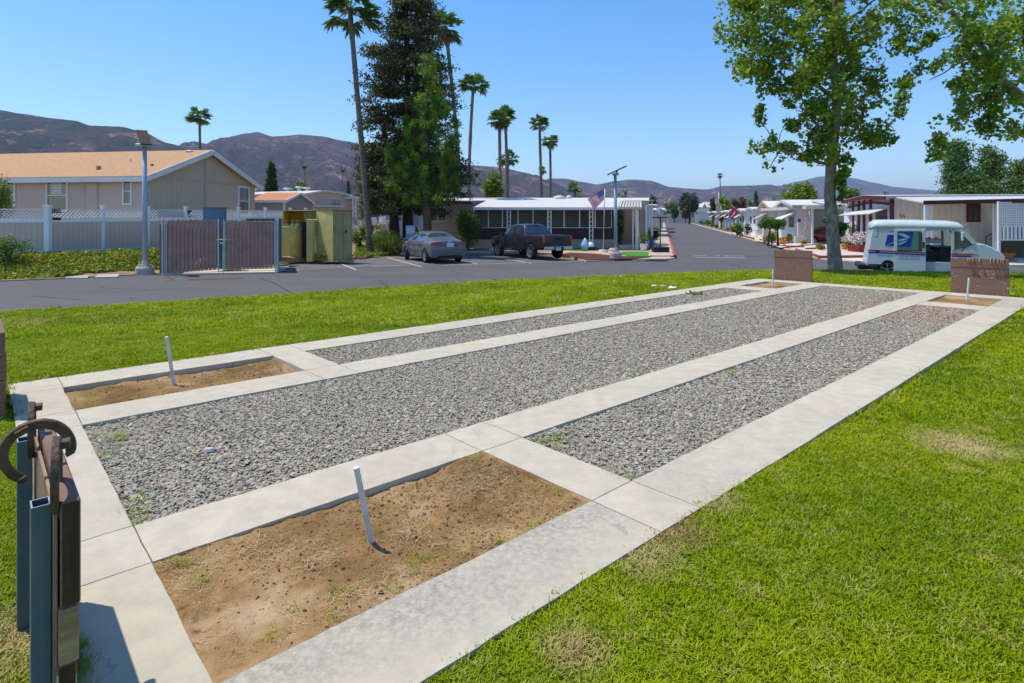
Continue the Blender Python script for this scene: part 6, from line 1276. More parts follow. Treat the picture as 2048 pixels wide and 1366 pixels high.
def seg(px_list, y0, y1, name, m, bev=0.02, parent=None): b = MB(); ex(b, px_list, y0, y1); o = b.build(name, m, parent or llv, world=False, bevel=bev); return o
xd0, xd1 = 1852, 1903
# shell: cargo box walls, roof, far side with an open window, nose
b = MB(); box_l = [(1732, 528), (1746, 456), (xd0, 457), (xd0, 545), (1790, 545), (1789, 530), (1785, 523), (1777, 520), (1768, 522), (1762, 529)]; ex(b, box_l, 0.0, 0.05)
ex(b, [(1732, 528), (1746, 456), (xd0, 457), (xd0, 545), (1762, 545)], WD - .05, WD); sx0, sz0 = LX(1732, 528); sx1, sz1 = LX(1746, 456)
b.add([(sx0, .05, sz0), (sx0, WD-.05, sz0), (sx1, WD-.05, sz1), (sx1, .05, sz1), (sx0+.05, .05, sz0), (sx0+.05, WD-.05, sz0), (sx1+.05, WD-.05, sz1), (sx1+.05, .05, sz1)], [(0,1,2,3), (7,6,5,4), (0,4,5,1), (1,5,6,2), (2,6,7,3), (3,7,4,0)])
xb, zb1 = LX(xd0, 457); _, zb0 = LX(xd0, 545); b.box(xb - .05, xb - .002, .05, 1.0, zb0, zb1); b.build('body', M['llv_white'], llv, world=False, bevel=0.012)
# rounded roof
x0, z0 = LX(1745, 457); x1, z1 = LX(1922, 459); n_ = 9; rs = []
def roofring(x, zr0, h, ins=0): return [(x, 0.0 - .015 + ins, zr0), (x, -.01 + ins, zr0 + h*.45), (x, .05 + ins, zr0 + h*.8), (x, .18, zr0 + h), (x, WD/2, zr0 + h*1.12), (x, WD-.18, zr0 + h), (x, WD-.05 - ins, zr0 + h*.8), (x, WD + .01 - ins, zr0 + h*.45), (x, WD + .015 - ins, zr0)]
rr2 = [roofring(x0 - .03, z0 + (z1-z0)*0, .10, .06), roofring(x0 + .02, z0, .24, .01), roofring(x0 + .12, z0, .29), roofring(x0 + .5, z0 + (z1-z0)*.15, .30), roofring((x0+x1)/2, (z0+z1)/2, .30), roofring(x1 - .3, z1, .28), roofring(x1 - .08, z1, .25), roofring(x1 + .06, z1, .16, .03), roofring(x1 + .10, z1, .06, .06)]
b = MB(); vs = [q for r_ in rr2 for q in r_]; fs = [(i*9+j, i*9+j+1, (i+1)*9+j+1, (i+1)*9+j) for i in range(len(rr2)-1) for j in range(8)] + [tuple(range(9)), tuple((len(rr2)-1)*9 + j for j in range(9))] + [(i*9, (i+1)*9, (i+1)*9+8, i*9+8) for i in range(len(rr2)-1)]; b.add(vs, fs); b.build('roof', M['llv_white'], llv, world=False, smooth=True)
# floor, sill, front corner and nose
fx0, fz0 = LX(xd0, 545); fx1, fz1 = LX(xd1, 546); b = MB(); zs_ = LX(1870, 524)[1]; b.box(fx0 - .1, fx1 + .6, .03, WD - .03, zs_ - .12, zs_); b.build('floor', M['black'], llv, world=False)
b = MB(); b.box(fx0, fx1, .02, .08, fz0, zs_ + .0); b.build('sill', mat('llv_grey', (0.40, 0.44, 0.45), .5, var=.1), llv, world=False, bevel=.01)
nose = [(xd1, 547), (xd1, 500), (1915, 497), (1950, 487), (1968, 488), (1985, 495), (2002, 504), (2010, 513), (2014, 530), (2015, 550), (1992, 552), (1991, 540), (1984, 530), (1972, 527), (1960, 531), (1953, 541), (1952, 550)]
b = MB(); ex(b, nose, 0.03, WD - .03); b.build('hood', M['llv_white'], llv, world=False, bevel=.025)
pill = MB(); ex(pill, [(xd1, 500), (xd1, 459), (1908, 459), (1909, 500)], 0, .06); ex(pill, [(1909, 459), (1922, 459), (1950, 487), (1946, 490), (1919, 463), (1909, 463)], 0, .06); ex(pill, [(xd1, 500), (xd1, 459), (1908, 459), (1909, 500)], WD-.06, WD); ex(pill, [(1909, 459), (1922, 459), (1950, 487), (1946, 490), (1919, 463), (1909, 463)], WD-.06, WD); pill.build('door_frame', M['llv_white'], llv, world=False, bevel=.006)
b = MB(); ex(b, [(1909, 499), (1909, 463), (1919, 463), (1946, 490), (1928, 496)], .02, .03); b.build('quarter_window', M['car_glass'], llv, world=False)
wx0, wz0 = LX(1922, 456); wx1, wz1 = LX(1951, 486); b = MB(); b.slab([(wx0, .07, wz0), (wx0, WD-.07, wz0), (wx1, WD-.07, wz1), (wx1, .07, wz1)], .015); b.build('windshield', mat('llv_glass', (0.09, 0.10, 0.13), .05, var=.25, vs=8, spec=1.0, coat=.5), llv, world=False)
b = MB(); b.bar((wx0 + .015, .05, wz0), (wx1 + .015, .05, wz1), .05); b.bar((wx0 + .015, WD-.05, wz0), (wx1 + .015, WD-.05, wz1), .05); b.bar((wx0, .05, wz0 + .01), (wx0, WD-.05, wz0 + .01), .05); b.build('windshield_frame', M['llv_white'], llv, world=False)
b = MB(); b.bar((wx1 - .02, .5, wz1 + .05), (wx0 + .12, .75, wz0 - .2), .015); b.bar((wx1 - .02, 1.2, wz1 + .05), (wx0 + .12, 1.45, wz0 - .2), .015); b.build('wiper', M['black'], llv, world=False)
# far side: lower door panel only, so daylight shows above it
b = MB(); ex(b, [(xd0, 545), (xd0, 492), (xd1, 494), (xd1, 547)], WD - .05, WD - .01); b.build('far_door', M['llv_white'], llv, world=False)
b = MB(); ex(b, [(xd0, 462), (xd0 + 1, 457), (xd1, 457), (xd1, 462)], WD - .05, WD - .01); ex(b, [(xd0, 462), (xd0+1, 457), (xd1, 457), (xd1, 461.5)], .0, .04); b.build('door_header', M['llv_white'], llv, world=False)
# interior: seat, dash, mail trays
b = MB(); ix = LX(1862, 500)[0]; b.cbox((ix + .1, 1.25, .95), (.5, .5, .12)); b.cbox((ix - .12, 1.25, 1.2), (.12, .48, .55)); b.build('driver_seat', M['black'], llv, world=False, bevel=.03)
b = MB(); dx = LX(xd1, 500)[0]; b.box(dx - .35, dx + .45, .1, WD - .1, zs_, 1.18); b.build('dashboard', M['trim_black'], llv, world=False, bevel=.03)
b = MB(); b.tube([(dx - .50 + .12*math.sin(a_)*.6, 1.25 + .2*math.cos(a_), 1.28 + .2*math.sin(a_)*.8) for a_ in [i*math.pi/8 for i in range(17)]], .015, 6, False); b.build('steering_wheel', M['trim_black'], llv, world=False)
b = MB(); b.box(dx - .75, dx - .25, .25, .85, .95, 1.02); b.box(dx - .8, dx - .2, .2, .9, zs_, .30 + zs_); b.build('tray_rack', M['black'], llv, world=False)
px_, pz_ = LX(1868, 484); tt = thing('mail_tray', 'pale mail tray stacked with letters inside the open truck door', 'tray', llv.location + LD*(px_+.05) + LN*.65 + Z*(pz_ - .06)); tt.rotation_euler = llv.rotation_euler; b = MB(); b.box(-.28, .28, -.16, .16, 0, .14); b.build('box', mat('tray_pale', (.45, .5, .5), .6), tt, world=False, bevel=.01); b = MB()
for i in range(7): b.box(-.25 + i*.07, -.20 + i*.07, -.13, .13, .05, .16 + .03*(i % 3))
b.build('letters', mat('paper', (.6, .5, .42), .8, var=.3, vs=9), tt, world=False)
b = MB(); qx, qz = LX(1879, 522); b.box(qx - .17, qx + .17, .35, .7, zs_ + .01, zs_ + .13); b.build('parcel_shelf', mat('parcel', (.5, .5, .48), .7), llv, world=False)
# sliding door pushed back, with its window
dr = seg([(1787, 544), (1789, 459), (1851, 459), (1851, 544.5)], -.045, -.005, 'sliding_door', M['llv_white'], .01)
def on_door(pts, name, m, y0, y1=-.045, parent=None, bev=0): b = MB(); ex(b, pts, y0, y1); o = b.build(name, m, None, world=False, bevel=bev); o.parent = parent or llv; return o
on_door([(1794.5, 502), (1794.5, 465), (1797, 462.5), (1840, 462.5), (1843.5, 466), (1843.5, 502.5)], 'window_seal', M['black'], -.055, parent=dr, bev=.004)
wv = on_door([(1796, 500), (1796, 466), (1798, 464), (1836.5, 464), (1836.5, 501)], 'window', M['teal_glass'], -.060, -.054, dr)
on_door([(1837.5, 501), (1837.5, 465), (1840, 465), (1842, 467), (1842, 501.5)], 'window', mat('olive_glass', (.02, .05, .03), .1, var=.1, spec=.8), -.060, -.054, dr)
on_door([(1796, 465), (1826.5, 464), (1820.5, 493.5), (1796, 494)], 'emblem', M['llv_blue'], -.066, -.060, dr)
for pts in ([(1796.5, 467), (1806, 467), (1819, 473), (1819.5, 475), (1811, 475.5), (1803, 471), (1796.5, 469.8)], [(1797, 478.5), (1808, 477), (1819.5, 475.8), (1812, 479), (1797, 483)], [(1797, 486), (1808, 482.5), (1815, 479.5), (1809, 485), (1797, 490.5)]): on_door(pts, 'emblem', M['pale_green'], -.070, -.066, dr)
on_door([(1775, 469.5), (1787.2, 469.5), (1787.2, 484), (1771.5, 491.5), (1770.2, 491.5)], 'emblem', M['llv_blue'], -.006, 0.0, llv); on_door([(1773, 492.5), (1787.2, 486), (1787.2, 492.5)], 'emblem', M['llv_blue'], -.006, 0.0, llv); on_door([(1779, 462), (1787.2, 463), (1787.2, 464.2), (1781, 463)], 'emblem', M['llv_blue'], -.006, 0, llv)
# stripes run round the body
for nm, m_, o0, o1 in (('red_stripe', 'llv_red', 0, 3.2), ('blue_stripe', 'llv_blue', 4.2, 7.0)):
    on_door([(1736.5, 499 + o0), (1787, 501 + o0), (1787, 501 + o1), (1736, 499 + o1)], nm, M[m_], -.005, 0.0); on_door([(1787, 501 + o0), (1851, 504.3 + o0), (1851, 504.3 + o1), (1787, 501 + o1)], nm, M[m_], -.051, -.045, dr)
    on_door([(xd1, 506.5 + o0), (1940, 507.5 + o0), (1958 - o0*3, 509 + o0), (1940, 507.8 + o1), (xd1, 506.5 + o1)], nm, M[m_], .022, .03)
def side_text(s, px, py, size, off, m):
    x_, z_ = LX(px, py); o = text_obj('lettering', s, size, m); o.data.transform(Matrix.Translation((x_, off, z_)) @ Matrix.Rotation(R(90), 4, 'X')); o.parent = llv; return o
side_text('www.usps.com', 1775, 511.5, .105, -.006, M['llv_blue']); side_text('UNITED STATES', 1818, 513.5, .085, -.052, M['llv_blue']); side_text('POSTAL SERVICE', 1818, 518, .085, -.052, M['llv_blue'])
on_door([(1748.5, 474), (1756, 474), (1756, 459), (1754.8, 459), (1754.8, 472.8), (1748.5, 472.8)], 'panel_seam', mat('seam_grey', (.18, .2, .21), .6, var=0), -.003, 0.0)
on_door([(1844.8, 484), (1848.8, 484), (1848.8, 496), (1844.8, 496)], 'door_latch', M['black'], -.06, -.045, dr)
on_door([(1750, 500.5), (1759, 501), (1759, 504.5), (1750, 504)], 'side_marker', M['maroon'], -.012, 0.0)
# bumper, wheels, mirrors
b = MB(); bx_, bz_ = LX(1724, 528); b.box(bx_ - .12, bx_ + .10, -.04, WD + .04, bz_ - .20, bz_ - .0); b.box(bx_ + .05, bx_ + .5, -.02, .05, bz_ - .19, bz_ - .03); b.build('rear_bumper', M['trim_black'], llv, world=False, bevel=.03)
wxr = LX(1775, 537)[0]; wxf = wxr + 2.6
for x_ in (wxr, wxf):
    for s, y_ in ((-1, .16), (1, WD - .16)): wheel(llv, x_, y_, .34, .2, s, 5, mat('steel_rim', (.25, .25, .25), .6))
b = MB(); b.box(wxr - .45, wxr + .45, .30, WD - .3, .35, .62); b.tube([(bx_ + .1, .4, .45), (wxr - .3, .4, .35)], .03, 6); b.build('chassis', M['trim_black'], llv, world=False)
mx, mz = LX(1926, 505); b = MB(); b.tube([(mx - .05, .0, mz + .03), (mx, -.12, mz + .12), (mx + .08, .0, mz + .2)], .012, 6); b.build('mirror_arm', M['black'], llv, world=False)
mx, mz = LX(1923, 473); b = MB(); b.cbox((mx, -.12, mz), (.06, .16, .30)); b.build('mirror', M['llv_white'], llv, world=False, bevel=.02)
mx, mz = LX(1922, 450); b = MB(); b.cbox((mx + .12, .2, mz), (.14, .1, .03)); b.build('sun_visor', M['llv_white'], llv, world=False)
# ------------------------------------------------------------------ the horseshoe pits' furniture
def wood_mat():
    m, n, b = new_mat('painted_timber'); v = coord(n, (1, 1, 1), 'World'); v2 = coord(n, (2, 2, 30), 'World')
    f1 = noise_node(n, v2, 2.0, 5, 0.7); f2 = noise_node(n, v, 14, 5, 0.75); f3 = noise_node(n, v, 1.6, 3)
    c = ramp(n, f1, [(0.3, (0.15, 0.080, 0.055)), (0.7, (0.25, 0.145, 0.102))]); c = mix(n, ramp(n, f3, [(0.35, 0.3), (0.65, 0.0)]), c, (0.20, 0.15, 0.12))
    c = mix(n, ramp(n, f2, [(0.62, 0.0), (0.66, 0.85)]), c, (0.55, 0.50, 0.46)); c = mix(n, ramp(n, f2, [(0.28, 0.8), (0.33, 0.0)]), c, (0.05, 0.035, 0.03))
    n.links.new(c, b.inputs['Base Color']); b.inputs['Roughness'].default_value = 0.75; bump(n, b, f1, 0.5, 0.006); return m
M['timber'] = wood_mat()
M['raw_timber'] = mat('raw_timber', (0.42, 0.31, 0.17), 0.85, col2=(0.22, 0.15, 0.08), vs=5, scale=(1, 1, 7), bs=0.5, bscale=20)
M['end_grain'] = mat('end_grain_dark', (.085, .058, .034), .9, col2=(.045, .032, .02), vs=16, scale=(2, 2, .5), bs=.4, bscale=60, spec=.05)
M['blue_steel'] = mat('blue_steel', (0.075, 0.135, 0.165), 0.6, 0.1, col2=(0.12, 0.15, 0.17), vs=6, bs=0.2); M['steel_edge'] = mat('steel_edge', (0.5, 0.52, 0.55), 0.4, 0.7, var=0.1)
M['rust_iron'] = mat('rust_iron', (0.14, 0.095, 0.06), 0.55, 0.4, col2=(0.06, 0.045, 0.03), vs=12, bs=0.5, bscale=50); M['rust_tan'] = mat('rust_tan', (0.38, 0.25, 0.16), 0.7, 0.1, col2=(0.2, 0.12, 0.08), vs=12)
def backboard(u0, u1, v0, v1, h, planks, label, near, zb=-0.05):
    base = uv((u0+u1)/2, (v0+v1)/2, zb); t = thing('backboard', label, 'backboard', base, group='plank backboards of the horseshoe court'); zc = zb; gap = 0.004
    for i, ph in enumerate(planks):
        b = MB(); o_ = 0.004*((i*7) % 3 - 1); sag = 0.004*((i*5) % 3 - 1)
        q = [uv(u0+o_, v0+sag, 0), uv(u1+o_, v0+sag, 0), uv(u1+o_, v1+sag, 0), uv(u0+o_, v1+sag, 0)]
        b.add([(p_.x, p_.y, zc + gap) for p_ in q] + [(p_.x, p_.y, zc + ph) for p_ in q], [(0,3,2,1), (4,5,6,7), (0,1,5,4), (1,2,6,5), (2,3,7,6), (3,0,4,7)])
        mm = M['timber'] if not (near and i == 1) else M['raw_timber']
        o = b.build('plank', mm, t, bevel=0.004); zc += ph
        if near:
            o.data.materials.append(M['raw_timber'] if i == 1 else M['end_grain'])
            for p_ in o.data.polygons:
                vd = Vector((CT, -ST, 0))
                if abs(p_.normal.dot(vd)) > 0.9: p_.material_index = 1
    return t, zc
def channel(t, u, v, z1, wu=0.045, wv=0.062, zb=-0.3):
    b = MB(); th = 0.004
    def bx(ua, ub, va, vb):
        q = [uv(ua, va), uv(ub, va), uv(ub, vb), uv(ua, vb)]; b.add([(p_.x, p_.y, zb) for p_ in q] + [(p_.x, p_.y, z1) for p_ in q], [(0,3,2,1), (4,5,6,7), (0,1,5,4), (1,2,6,5), (2,3,7,6), (3,0,4,7)])
    bx(u, u + th, v, v + wv); bx(u + wu - th, u + wu, v, v + wv); bx(u + th, u + wu - th, v + wv - th, v + wv); bx(u + th, u + wu - th, v, v + th) 
    o = b.build('steel_post', M['blue_steel'], t); o.data.materials.append(M['steel_edge'])
    for p_ in o.data.polygons:
        if p_.normal.z > 0.9: p_.material_index = 1
    return o
nb, ztop_ = backboard(0.168, 0.215, -2.99, -2.10, 0.70, [0.283, 0.161, 0.306], 'weathered brown plank backboard nearest the camera with horseshoes on it', True)
b = MB(); q = [uv(0.158, -2.97), uv(0.1665, -2.97), uv(0.1665, -2.12), uv(0.158, -2.12)]; b.add([(p_.x, p_.y, -.1) for p_ in q] + [(p_.x, p_.y, ztop_ - .03) for p_ in q], [(0,3,2,1), (4,5,6,7), (0,1,5,4), (1,2,6,5), (2,3,7,6), (3,0,4,7)]); b.build('backing_sheet', mat('backing', (.30, .20, .14), .8, var=.3, vs=5), nb)
channel(nb, 0.110, -2.22, 0.685); channel(nb, 0.105, -2.90, 0.685)
b1 = backboard(0.105, 0.155, -6.85, -5.98, 0.70, [0.16, 0.17, 0.18, 0.19], 'brown plank backboard cut by the left edge of the view', False)[0]; channel(b1, 0.055, -6.10, 0.62)
b2 = backboard(15.44, 15.49, -6.80, -5.86, 0.74, [0.27, 0.21, 0.16, 0.19], 'scuffed plank backboard at the far end just left of the sycamore', False)[0]
b3 = backboard(15.44, 15.49, -3.02, -2.06, 0.76, [0.24, 0.18, 0.17, 0.20], 'plank backboard in front of the mail truck hung with horseshoes', False)[0]
def horseshoe(name, label, group, m, sc=1.0):
    """a pitching shoe in its own plane: x across, z up, mouth downward"""
    t = thing(name, label, 'horseshoe', group=group); b = MB(); pts = []; rad = 0.078*sc; n_ = 22
    for i in range(n_ + 1):
        a = R(-38 + (256 * i / n_)); r_ = rad * (1 + 0.06*abs(math.sin(a))); pts.append((Vector((math.cos(a)*r_, 0, math.sin(a)*r_ + rad)), Vector((math.cos(a), 0, math.sin(a)))))
    W_, T_ = 0.026*sc, 0.010*sc; vs = []; fs = []
    for p_, d_ in pts:
        for s_, y_ in ((-.5, -.5), (.5, -.5), (.62, .5), (-.38, .5)): vs.append(p_ + d_*W_*s_ + Vector((0, T_*y_*1.6, 0)))
    for i in range(n_):
        for j in range(4): fs.append((i*4+j, i*4+(j+1) % 4, (i+1)*4+(j+1) % 4, (i+1)*4+j))
    fs += [(0,1,2,3), (n_*4+3, n_*4+2, n_*4+1, n_*4)]; b.add(vs, fs); b.build('shoe', m, t, world=False, bevel=0.002*sc)
    b = MB(); b.cbox((pts[0][0].x, -.014*sc, pts[0][0].z), (.024*sc, .022*sc, .014*sc)); b.build('calk', m, t, world=False, bevel=0.002); b = MB(); b.cbox((pts[-1][0].x, -.014*sc, pts[-1][0].z), (.024*sc, .022*sc, .014*sc)); b.build('calk', m, t, world=False, bevel=0.002)
    b = MB(); b.cbox((0, -.013*sc, 2*rad + .002), (.035*sc, .026*sc, .018*sc)); b.build('toe_calk', m, t, world=False, bevel=0.002); return t
hs = horseshoe('horseshoe', 'rusty horseshoe lying round over the top of the nearest backboard post', None, M['rust_iron'], 1.08)
p = D(104, 940, 1.96); hs.location = p + Vector((0.0, 0, -.005)); hs.rotation_euler = (R(0), R(-26), R(36))
h2_ = horseshoe('horseshoe', 'horseshoe standing edge-on in the nearest steel post', None, M['rust_iron'], 1.25); p = D(108, 1000, 1.745); h2_.location = p + Vector((0.008, 0.0, -0.035)); h2_.rotation_euler = (R(0), R(2), R(37 + 90 - 2))
h3_ = horseshoe('horseshoe', 'horseshoe standing edge-on in the second steel post behind the round one', None, M['rust_iron'], 1.2); p = D(64, 895, 2.22); h3_.location = p + Vector((0, 0, -.04)); h3_.rotation_euler = (0, R(1), R(37 + 90))
hg = horseshoe('horseshoe', 'tan rusty horseshoe hanging alone near the middle of the far right backboard', 'horseshoes hanging on the far right backboard', M['rust_tan'], 1.0)
ub = 15.465; zt2 = 0.715
spots = [(1960, 0, 'tan rusty horseshoe hanging alone near the middle of the far right backboard'), (1936.5, 0.02, 'leftmost horseshoe on the far right backboard'), (1941, -0.03, 'second horseshoe from the left on the far right backboard'), (1946, 0.04, 'third horseshoe from the left on the far right backboard'), (1982, 0, 'horseshoe in the gap between the two bunches on the far right backboard'), (1989, 0.02, 'first horseshoe of the right-hand bunch on the far right backboard'), (1997, -0.03, 'second horseshoe of the right-hand bunch on the far right backboard'), (2002, 0.03, 'third horseshoe of the right-hand bunch on the far right backboard'), (2007, 0, 'rightmost horseshoe on the far right backboard')]
bA, bB = uv(15.44, -3.02), uv(15.44, -2.06)
for i, (px, tw, lab) in enumerate(spots):
    q = onwall(bA, bB, px, z=zt2); ts_ = to_uv(q.x, q.y)[1]; pos = uv(ub - .012, ts_, zt2 - .135); rz = math.atan2(CT, ST) + tw
    if i == 0: hg.location = pos; hg.rotation_euler = (0, R(4), rz)
    else: c_ = copy_tree(hg, pos, rz, lab); c_.rotation_euler = (0, R((i*37 % 13) - 6), rz)
# stakes
M['stake'] = mat('stake_white', (0.70, 0.68, 0.64), 0.7, col2=(0.50, 0.50, 0.50), vs=10)
def stake(px, py, px1, py1, label, z=-0.03, dy=-.02, r_=0.0135, h=None):
    a = P(px, py, z); Yt_ = a.y + dy; c_ = D(px1, py1, Yt_); t = thing('horseshoe_stake', label, 'stake', a, group='white stakes of the horseshoe pits'); b = MB(); b.tube([a - (c_-a).normalized()*.08, c_], r_, 14); b.build('rod', M['stake'], t, smooth=False); b = MB(); d_ = (c_ - a).normalized()*.003; b.tube([c_ - d_, c_ + d_], r_*.97, 14); b.build('tip', M['vinyl'], t); 
    return t
stake(744, 1092, 713, 936, 'white iron stake leaning left in the nearest sand pit', -0.045, -.05, .0137); stake(348.5, 773, 333, 674, 'white iron stake leaning left in the left near sand pit', -0.07, -.05, .0155)
stake(1546, 577, 1545.5, 539, 'upright white stake in the far left sand pit beside the scuffed backboard', -0.04, 0, .015); stake(1934, 600, 1938, 556, 'white stake leaning right in the far right sand pit', -0.03, 0, .017)
# soil clods, dead grass and weeds in the pits
M['clod'] = mat('clod', (0.30, 0.18, 0.085), 0.95, col2=(0.13, 0.075, 0.035), vs=20)
cl = []
for s_ in range(4):
    bm = bmesh.new(); bmesh.ops.create_icosphere(bm, subdivisions=1, radius=1.0)
    for v in bm.verts: v.co *= 0.75 + 0.5*mnoise.noise(v.co*1.7 + Vector((s_*3, 0, 0))); v.co.z *= 0.6
    me = bpy.data.meshes.new('clod'); bm.to_mesh(me); bm.free(); me.materials.append(M['clod']); cl.append(me)
def pit_scatter(i, ja, n_, sz, seed, bias):
    r = np.random.default_rng(seed); u0, u1, v0, v1 = UM[ja]+.02, UM[ja+1]-.02, VL[i]+.02, VL[i+1]-.02; u = u0 + (u1-u0)*r.beta(*bias, n_); v = r.uniform(v0, v1, n_); s = sz*np.exp(r.normal(0, .5, n_)); return u, v, s
def pit_z(i, ja, u, v):
    me = [o for o in bpy.data.objects if o.name.startswith('sand_pit')]; return 0
dgp = bpy.context.evaluated_depsgraph_get(); PITS = [o for o in C.objects if o.name.startswith('sand_pit')]
def drop(x, y):
    for o in PITS:
        ok, loc, nr, fi = o.ray_cast((x, y, 1), (0, 0, -1))
        if ok: return loc.z
    return None
pts = []; sc_ = []
for i, n_, sz, sd_ in ((5, 3600, .0048, 1), (1, 900, .006, 2)):
    u, v, s = pit_scatter(i, 1, n_, sz, sd_, (2.2, 1.2))
    for a_, c_, ss in zip(u, v, s):
        q = uv(a_, c_); z_ = drop(q.x, q.y)
        if z_ is not None: pts.append((q.x, q.y, z_)); sc_.append(min(ss, .018))
n_ = len(pts); instancer('soil_clods', pts, np.column_stack([rng.uniform(0, 6, n_), rng.uniform(0, 6, n_), rng.uniform(0, 6, n_)]), sc_, rng.integers(0, 4, n_), cl)
M['straw'] = mat('straw', (0.55, 0.42, 0.24), 0.9, col2=(0.35, 0.25, 0.13), vs=9)
def straw(k, sp, mm, h=0.004, L=.05, up=.12):
    V = []; Fc = []
    for i in range(k):
        x, y = rng.normal(0, sp), rng.normal(0, sp); a = rng.uniform(0, 6.28); l = L*rng.uniform(.4, 1.2); z = rng.uniform(0, h); dz = l*rng.uniform(0, up); w_ = .0011; j = len(V); dx, dy = math.cos(a)*l, math.sin(a)*l
        V += [(x - dy*w_/l, y + dx*w_/l, z), (x + dy*w_/l, y - dx*w_/l, z), (x + dx, y + dy, z + dz)]; Fc.append((j, j+1, j+2))
    me = bpy.data.meshes.new('straw'); me.from_pydata(V, [], Fc); me.materials.append(mm); return me
sv = [straw(16, .03, M['straw']) for _ in range(4)] + [straw(24, .022, M['blade'], .004, .045, .9) for _ in range(3)]
pts = []; ii = []; r = np.random.default_rng(5)
for k in range(430):
    a_ = r.uniform(.62, 2.42); c_ = r.uniform(-2.97, -2.1); nn_ = mnoise.noise(Vector((a_*2.0, c_*2.0, 4)));
    near_edge = (c_ > -2.32 and r.uniform() < .5) or (a_ < .72 and r.uniform() < .5)
    if nn_ < -.02 and not near_edge: continue
    q = uv(a_, c_); z_ = drop(q.x, q.y)
    if z_ is None: continue
    pts.append((q.x, q.y, z_ + .002)); ii.append(r.integers(4, 7) if (near_edge and r.uniform() < .3) or r.uniform() < .015 else r.integers(0, 4))
for (u_, v_) in [(.62, -3.6), (.66, -3.75), (.7, -4.9), (.62, -4.6), (.75, -5.0), (.62, -3.46), (2.9, -2.9), (2.88, -2.75), (3.0, -2.8), (2.86, -2.2), (2.9, -6.6), (3.1, -6.65), (3.3, -6.68), (3.0, -6.5), (.62, -6.3), (.7, -6.0), (.75, -6.4), (12.3, -6.6), (11.8, -5.3), (5.6, -2.9), (5.8, -2.95), (2.86, -2.1), (6.5, -2.15), (6.0, -2.12)]:
    for _ in range(5): q = uv(u_ + r.normal(0, .04), v_ + r.normal(0, .04)); pts.append((q.x, q.y, -.02 if not (u_ < .9 and v_ < -5.8) else -.05)); ii.append(r.integers(4, 7))
for k in range(60):                        # weeds at the foot of the nearest board
    q = uv(.225 + abs(r.normal(0, .02)), r.uniform(-2.6, -2.1)); pts.append((q.x, q.y, 0.0)); ii.append(r.integers(4, 7))
n_ = len(pts); o = instancer('dry_grass', pts, np.column_stack([np.zeros(n_), np.zeros(n_), r.uniform(0, 6.28, n_)]), r.uniform(.6, 1.3, n_), ii, sv)
# flat pale stone in the gravel, fallen leaf litter
b = MB(); q = P(417, 898, 0.0); t = thing('flat_stone', 'larger flat pale stone lying on the crushed gravel', 'stone', q); b.tube([q - Z*.012, q + Z*.006], [.03, .022], 7); o = b.build('stone', mat('pale_stone', (.45, .45, .44), .8, var=.1), t); o.scale = (1.4, .8, 1)
# litter on the lawn
M['paper_white'] = mat('paper_white', (0.74, 0.74, 0.70), 0.7, var=0.08)
def litter(px, py, w_, h_, label, seed, l2=None):
    q = G(px, py, zl); t = thing('crumpled_paper', label, 'litter', q, group='white litter on the lawn'); bm = bmesh.new(); bmesh.ops.create_icosphere(bm, subdivisions=3, radius=1)
    W_ = w_/2/F*q.y; H_ = h_/F*q.y
    for v in bm.verts: k = 1 + .5*mnoise.noise(v.co*1.6 + Vector((seed, 0, 0))) + .25*mnoise.noise(v.co*4 + Vector((seed, 2, 0))); v.co = Vector((v.co.x*W_*k, v.co.y*W_*k*.8, max(-.01, v.co.z*H_*.6*k + H_*.35)))
    me = bpy.data.meshes.new('paper'); bm.to_mesh(me); bm.free(); link('paper', me, M['paper_white'], t)
litter(1241, 555.5, 10, 4, 'small crumpled white paper farthest back on the lawn edge', 1); litter(1227, 566, 8, 4.5, 'small white paper ball left of the others on the lawn', 3); litter(1308, 574.5, 12, 5, 'crumpled white paper in the middle of the litter on the lawn', 5); litter(1326, 574, 12, 3.5, 'flat strip of white paper lying between the other litter', 7); litter(1345, 579, 19, 7, 'largest crumpled white sheet beside the court edge', 9)

# ------------------------------------------------------------------ street lamps with solar panels
M['pole_paint'] = mat('pole_paint', (0.36, 0.43, 0.53), 0.45, 0.2, var=0.08); M['galv'] = mat('galv', (0.45, 0.46, 0.47), 0.45, 0.5, var=0.15, vs=5); M['panel_dark'] = mat('panel_dark', (0.10, 0.10, 0.11), 0.3, var=0.1); M['panel_under'] = mat('panel_under', (0.075, 0.06, 0.05), 0.8, var=0.1, spec=.02)
def lamp(px, pyb, pyt, rpx, label, panel, Y=None, base=True, f=zg, flare=1.8):
    q = G(px, pyb, f) if Y is None else Vector((XD(px, Y), Y, f(XD(px, Y), Y))); Yl = q.y; t = thing('solar_street_lamp', label, 'street lamp', q, group='solar street lamps'); top = D(px - 1, pyt, Yl); r_ = rpx/F*Yl
    if base: b = MB(); b.tube([q - Z*.2, q + Z*.24, q + Z*.30], [.30, .30, .26], 20); b.build('footing', mat('footing', (.45, .38, .33), .85, var=.15, vs=4), t, smooth=False); b = MB(); b.cbox(q + Z*.33, (.34, .34, .05)); b.tube([q + Z*.35, q + Z*.55], [.12, .09], 12); b.build('base_plate', M['galv'], t)
    b = MB(); b.tube([q + Z*.3, top], [r_, r_*.8], 14); b.build('pole', M['pole_paint'], t, smooth=True)
    pts_ = [D(a_, c_, Yl + dy) for a_, c_, dy in panel]; b = MB(); b.slab(pts_, .06); b.build('solar_panel', M['panel_under'], t, bevel=.01)
    c_ = sum(pts_, Vector())/4; b = MB(); b.bar(top - Z*.05, c_, .08); b.cbox(top + Vector((0, -.12, .0)), (.28, .36, .10)); b.build('lamp_head', M['galv'], t, bevel=.01)
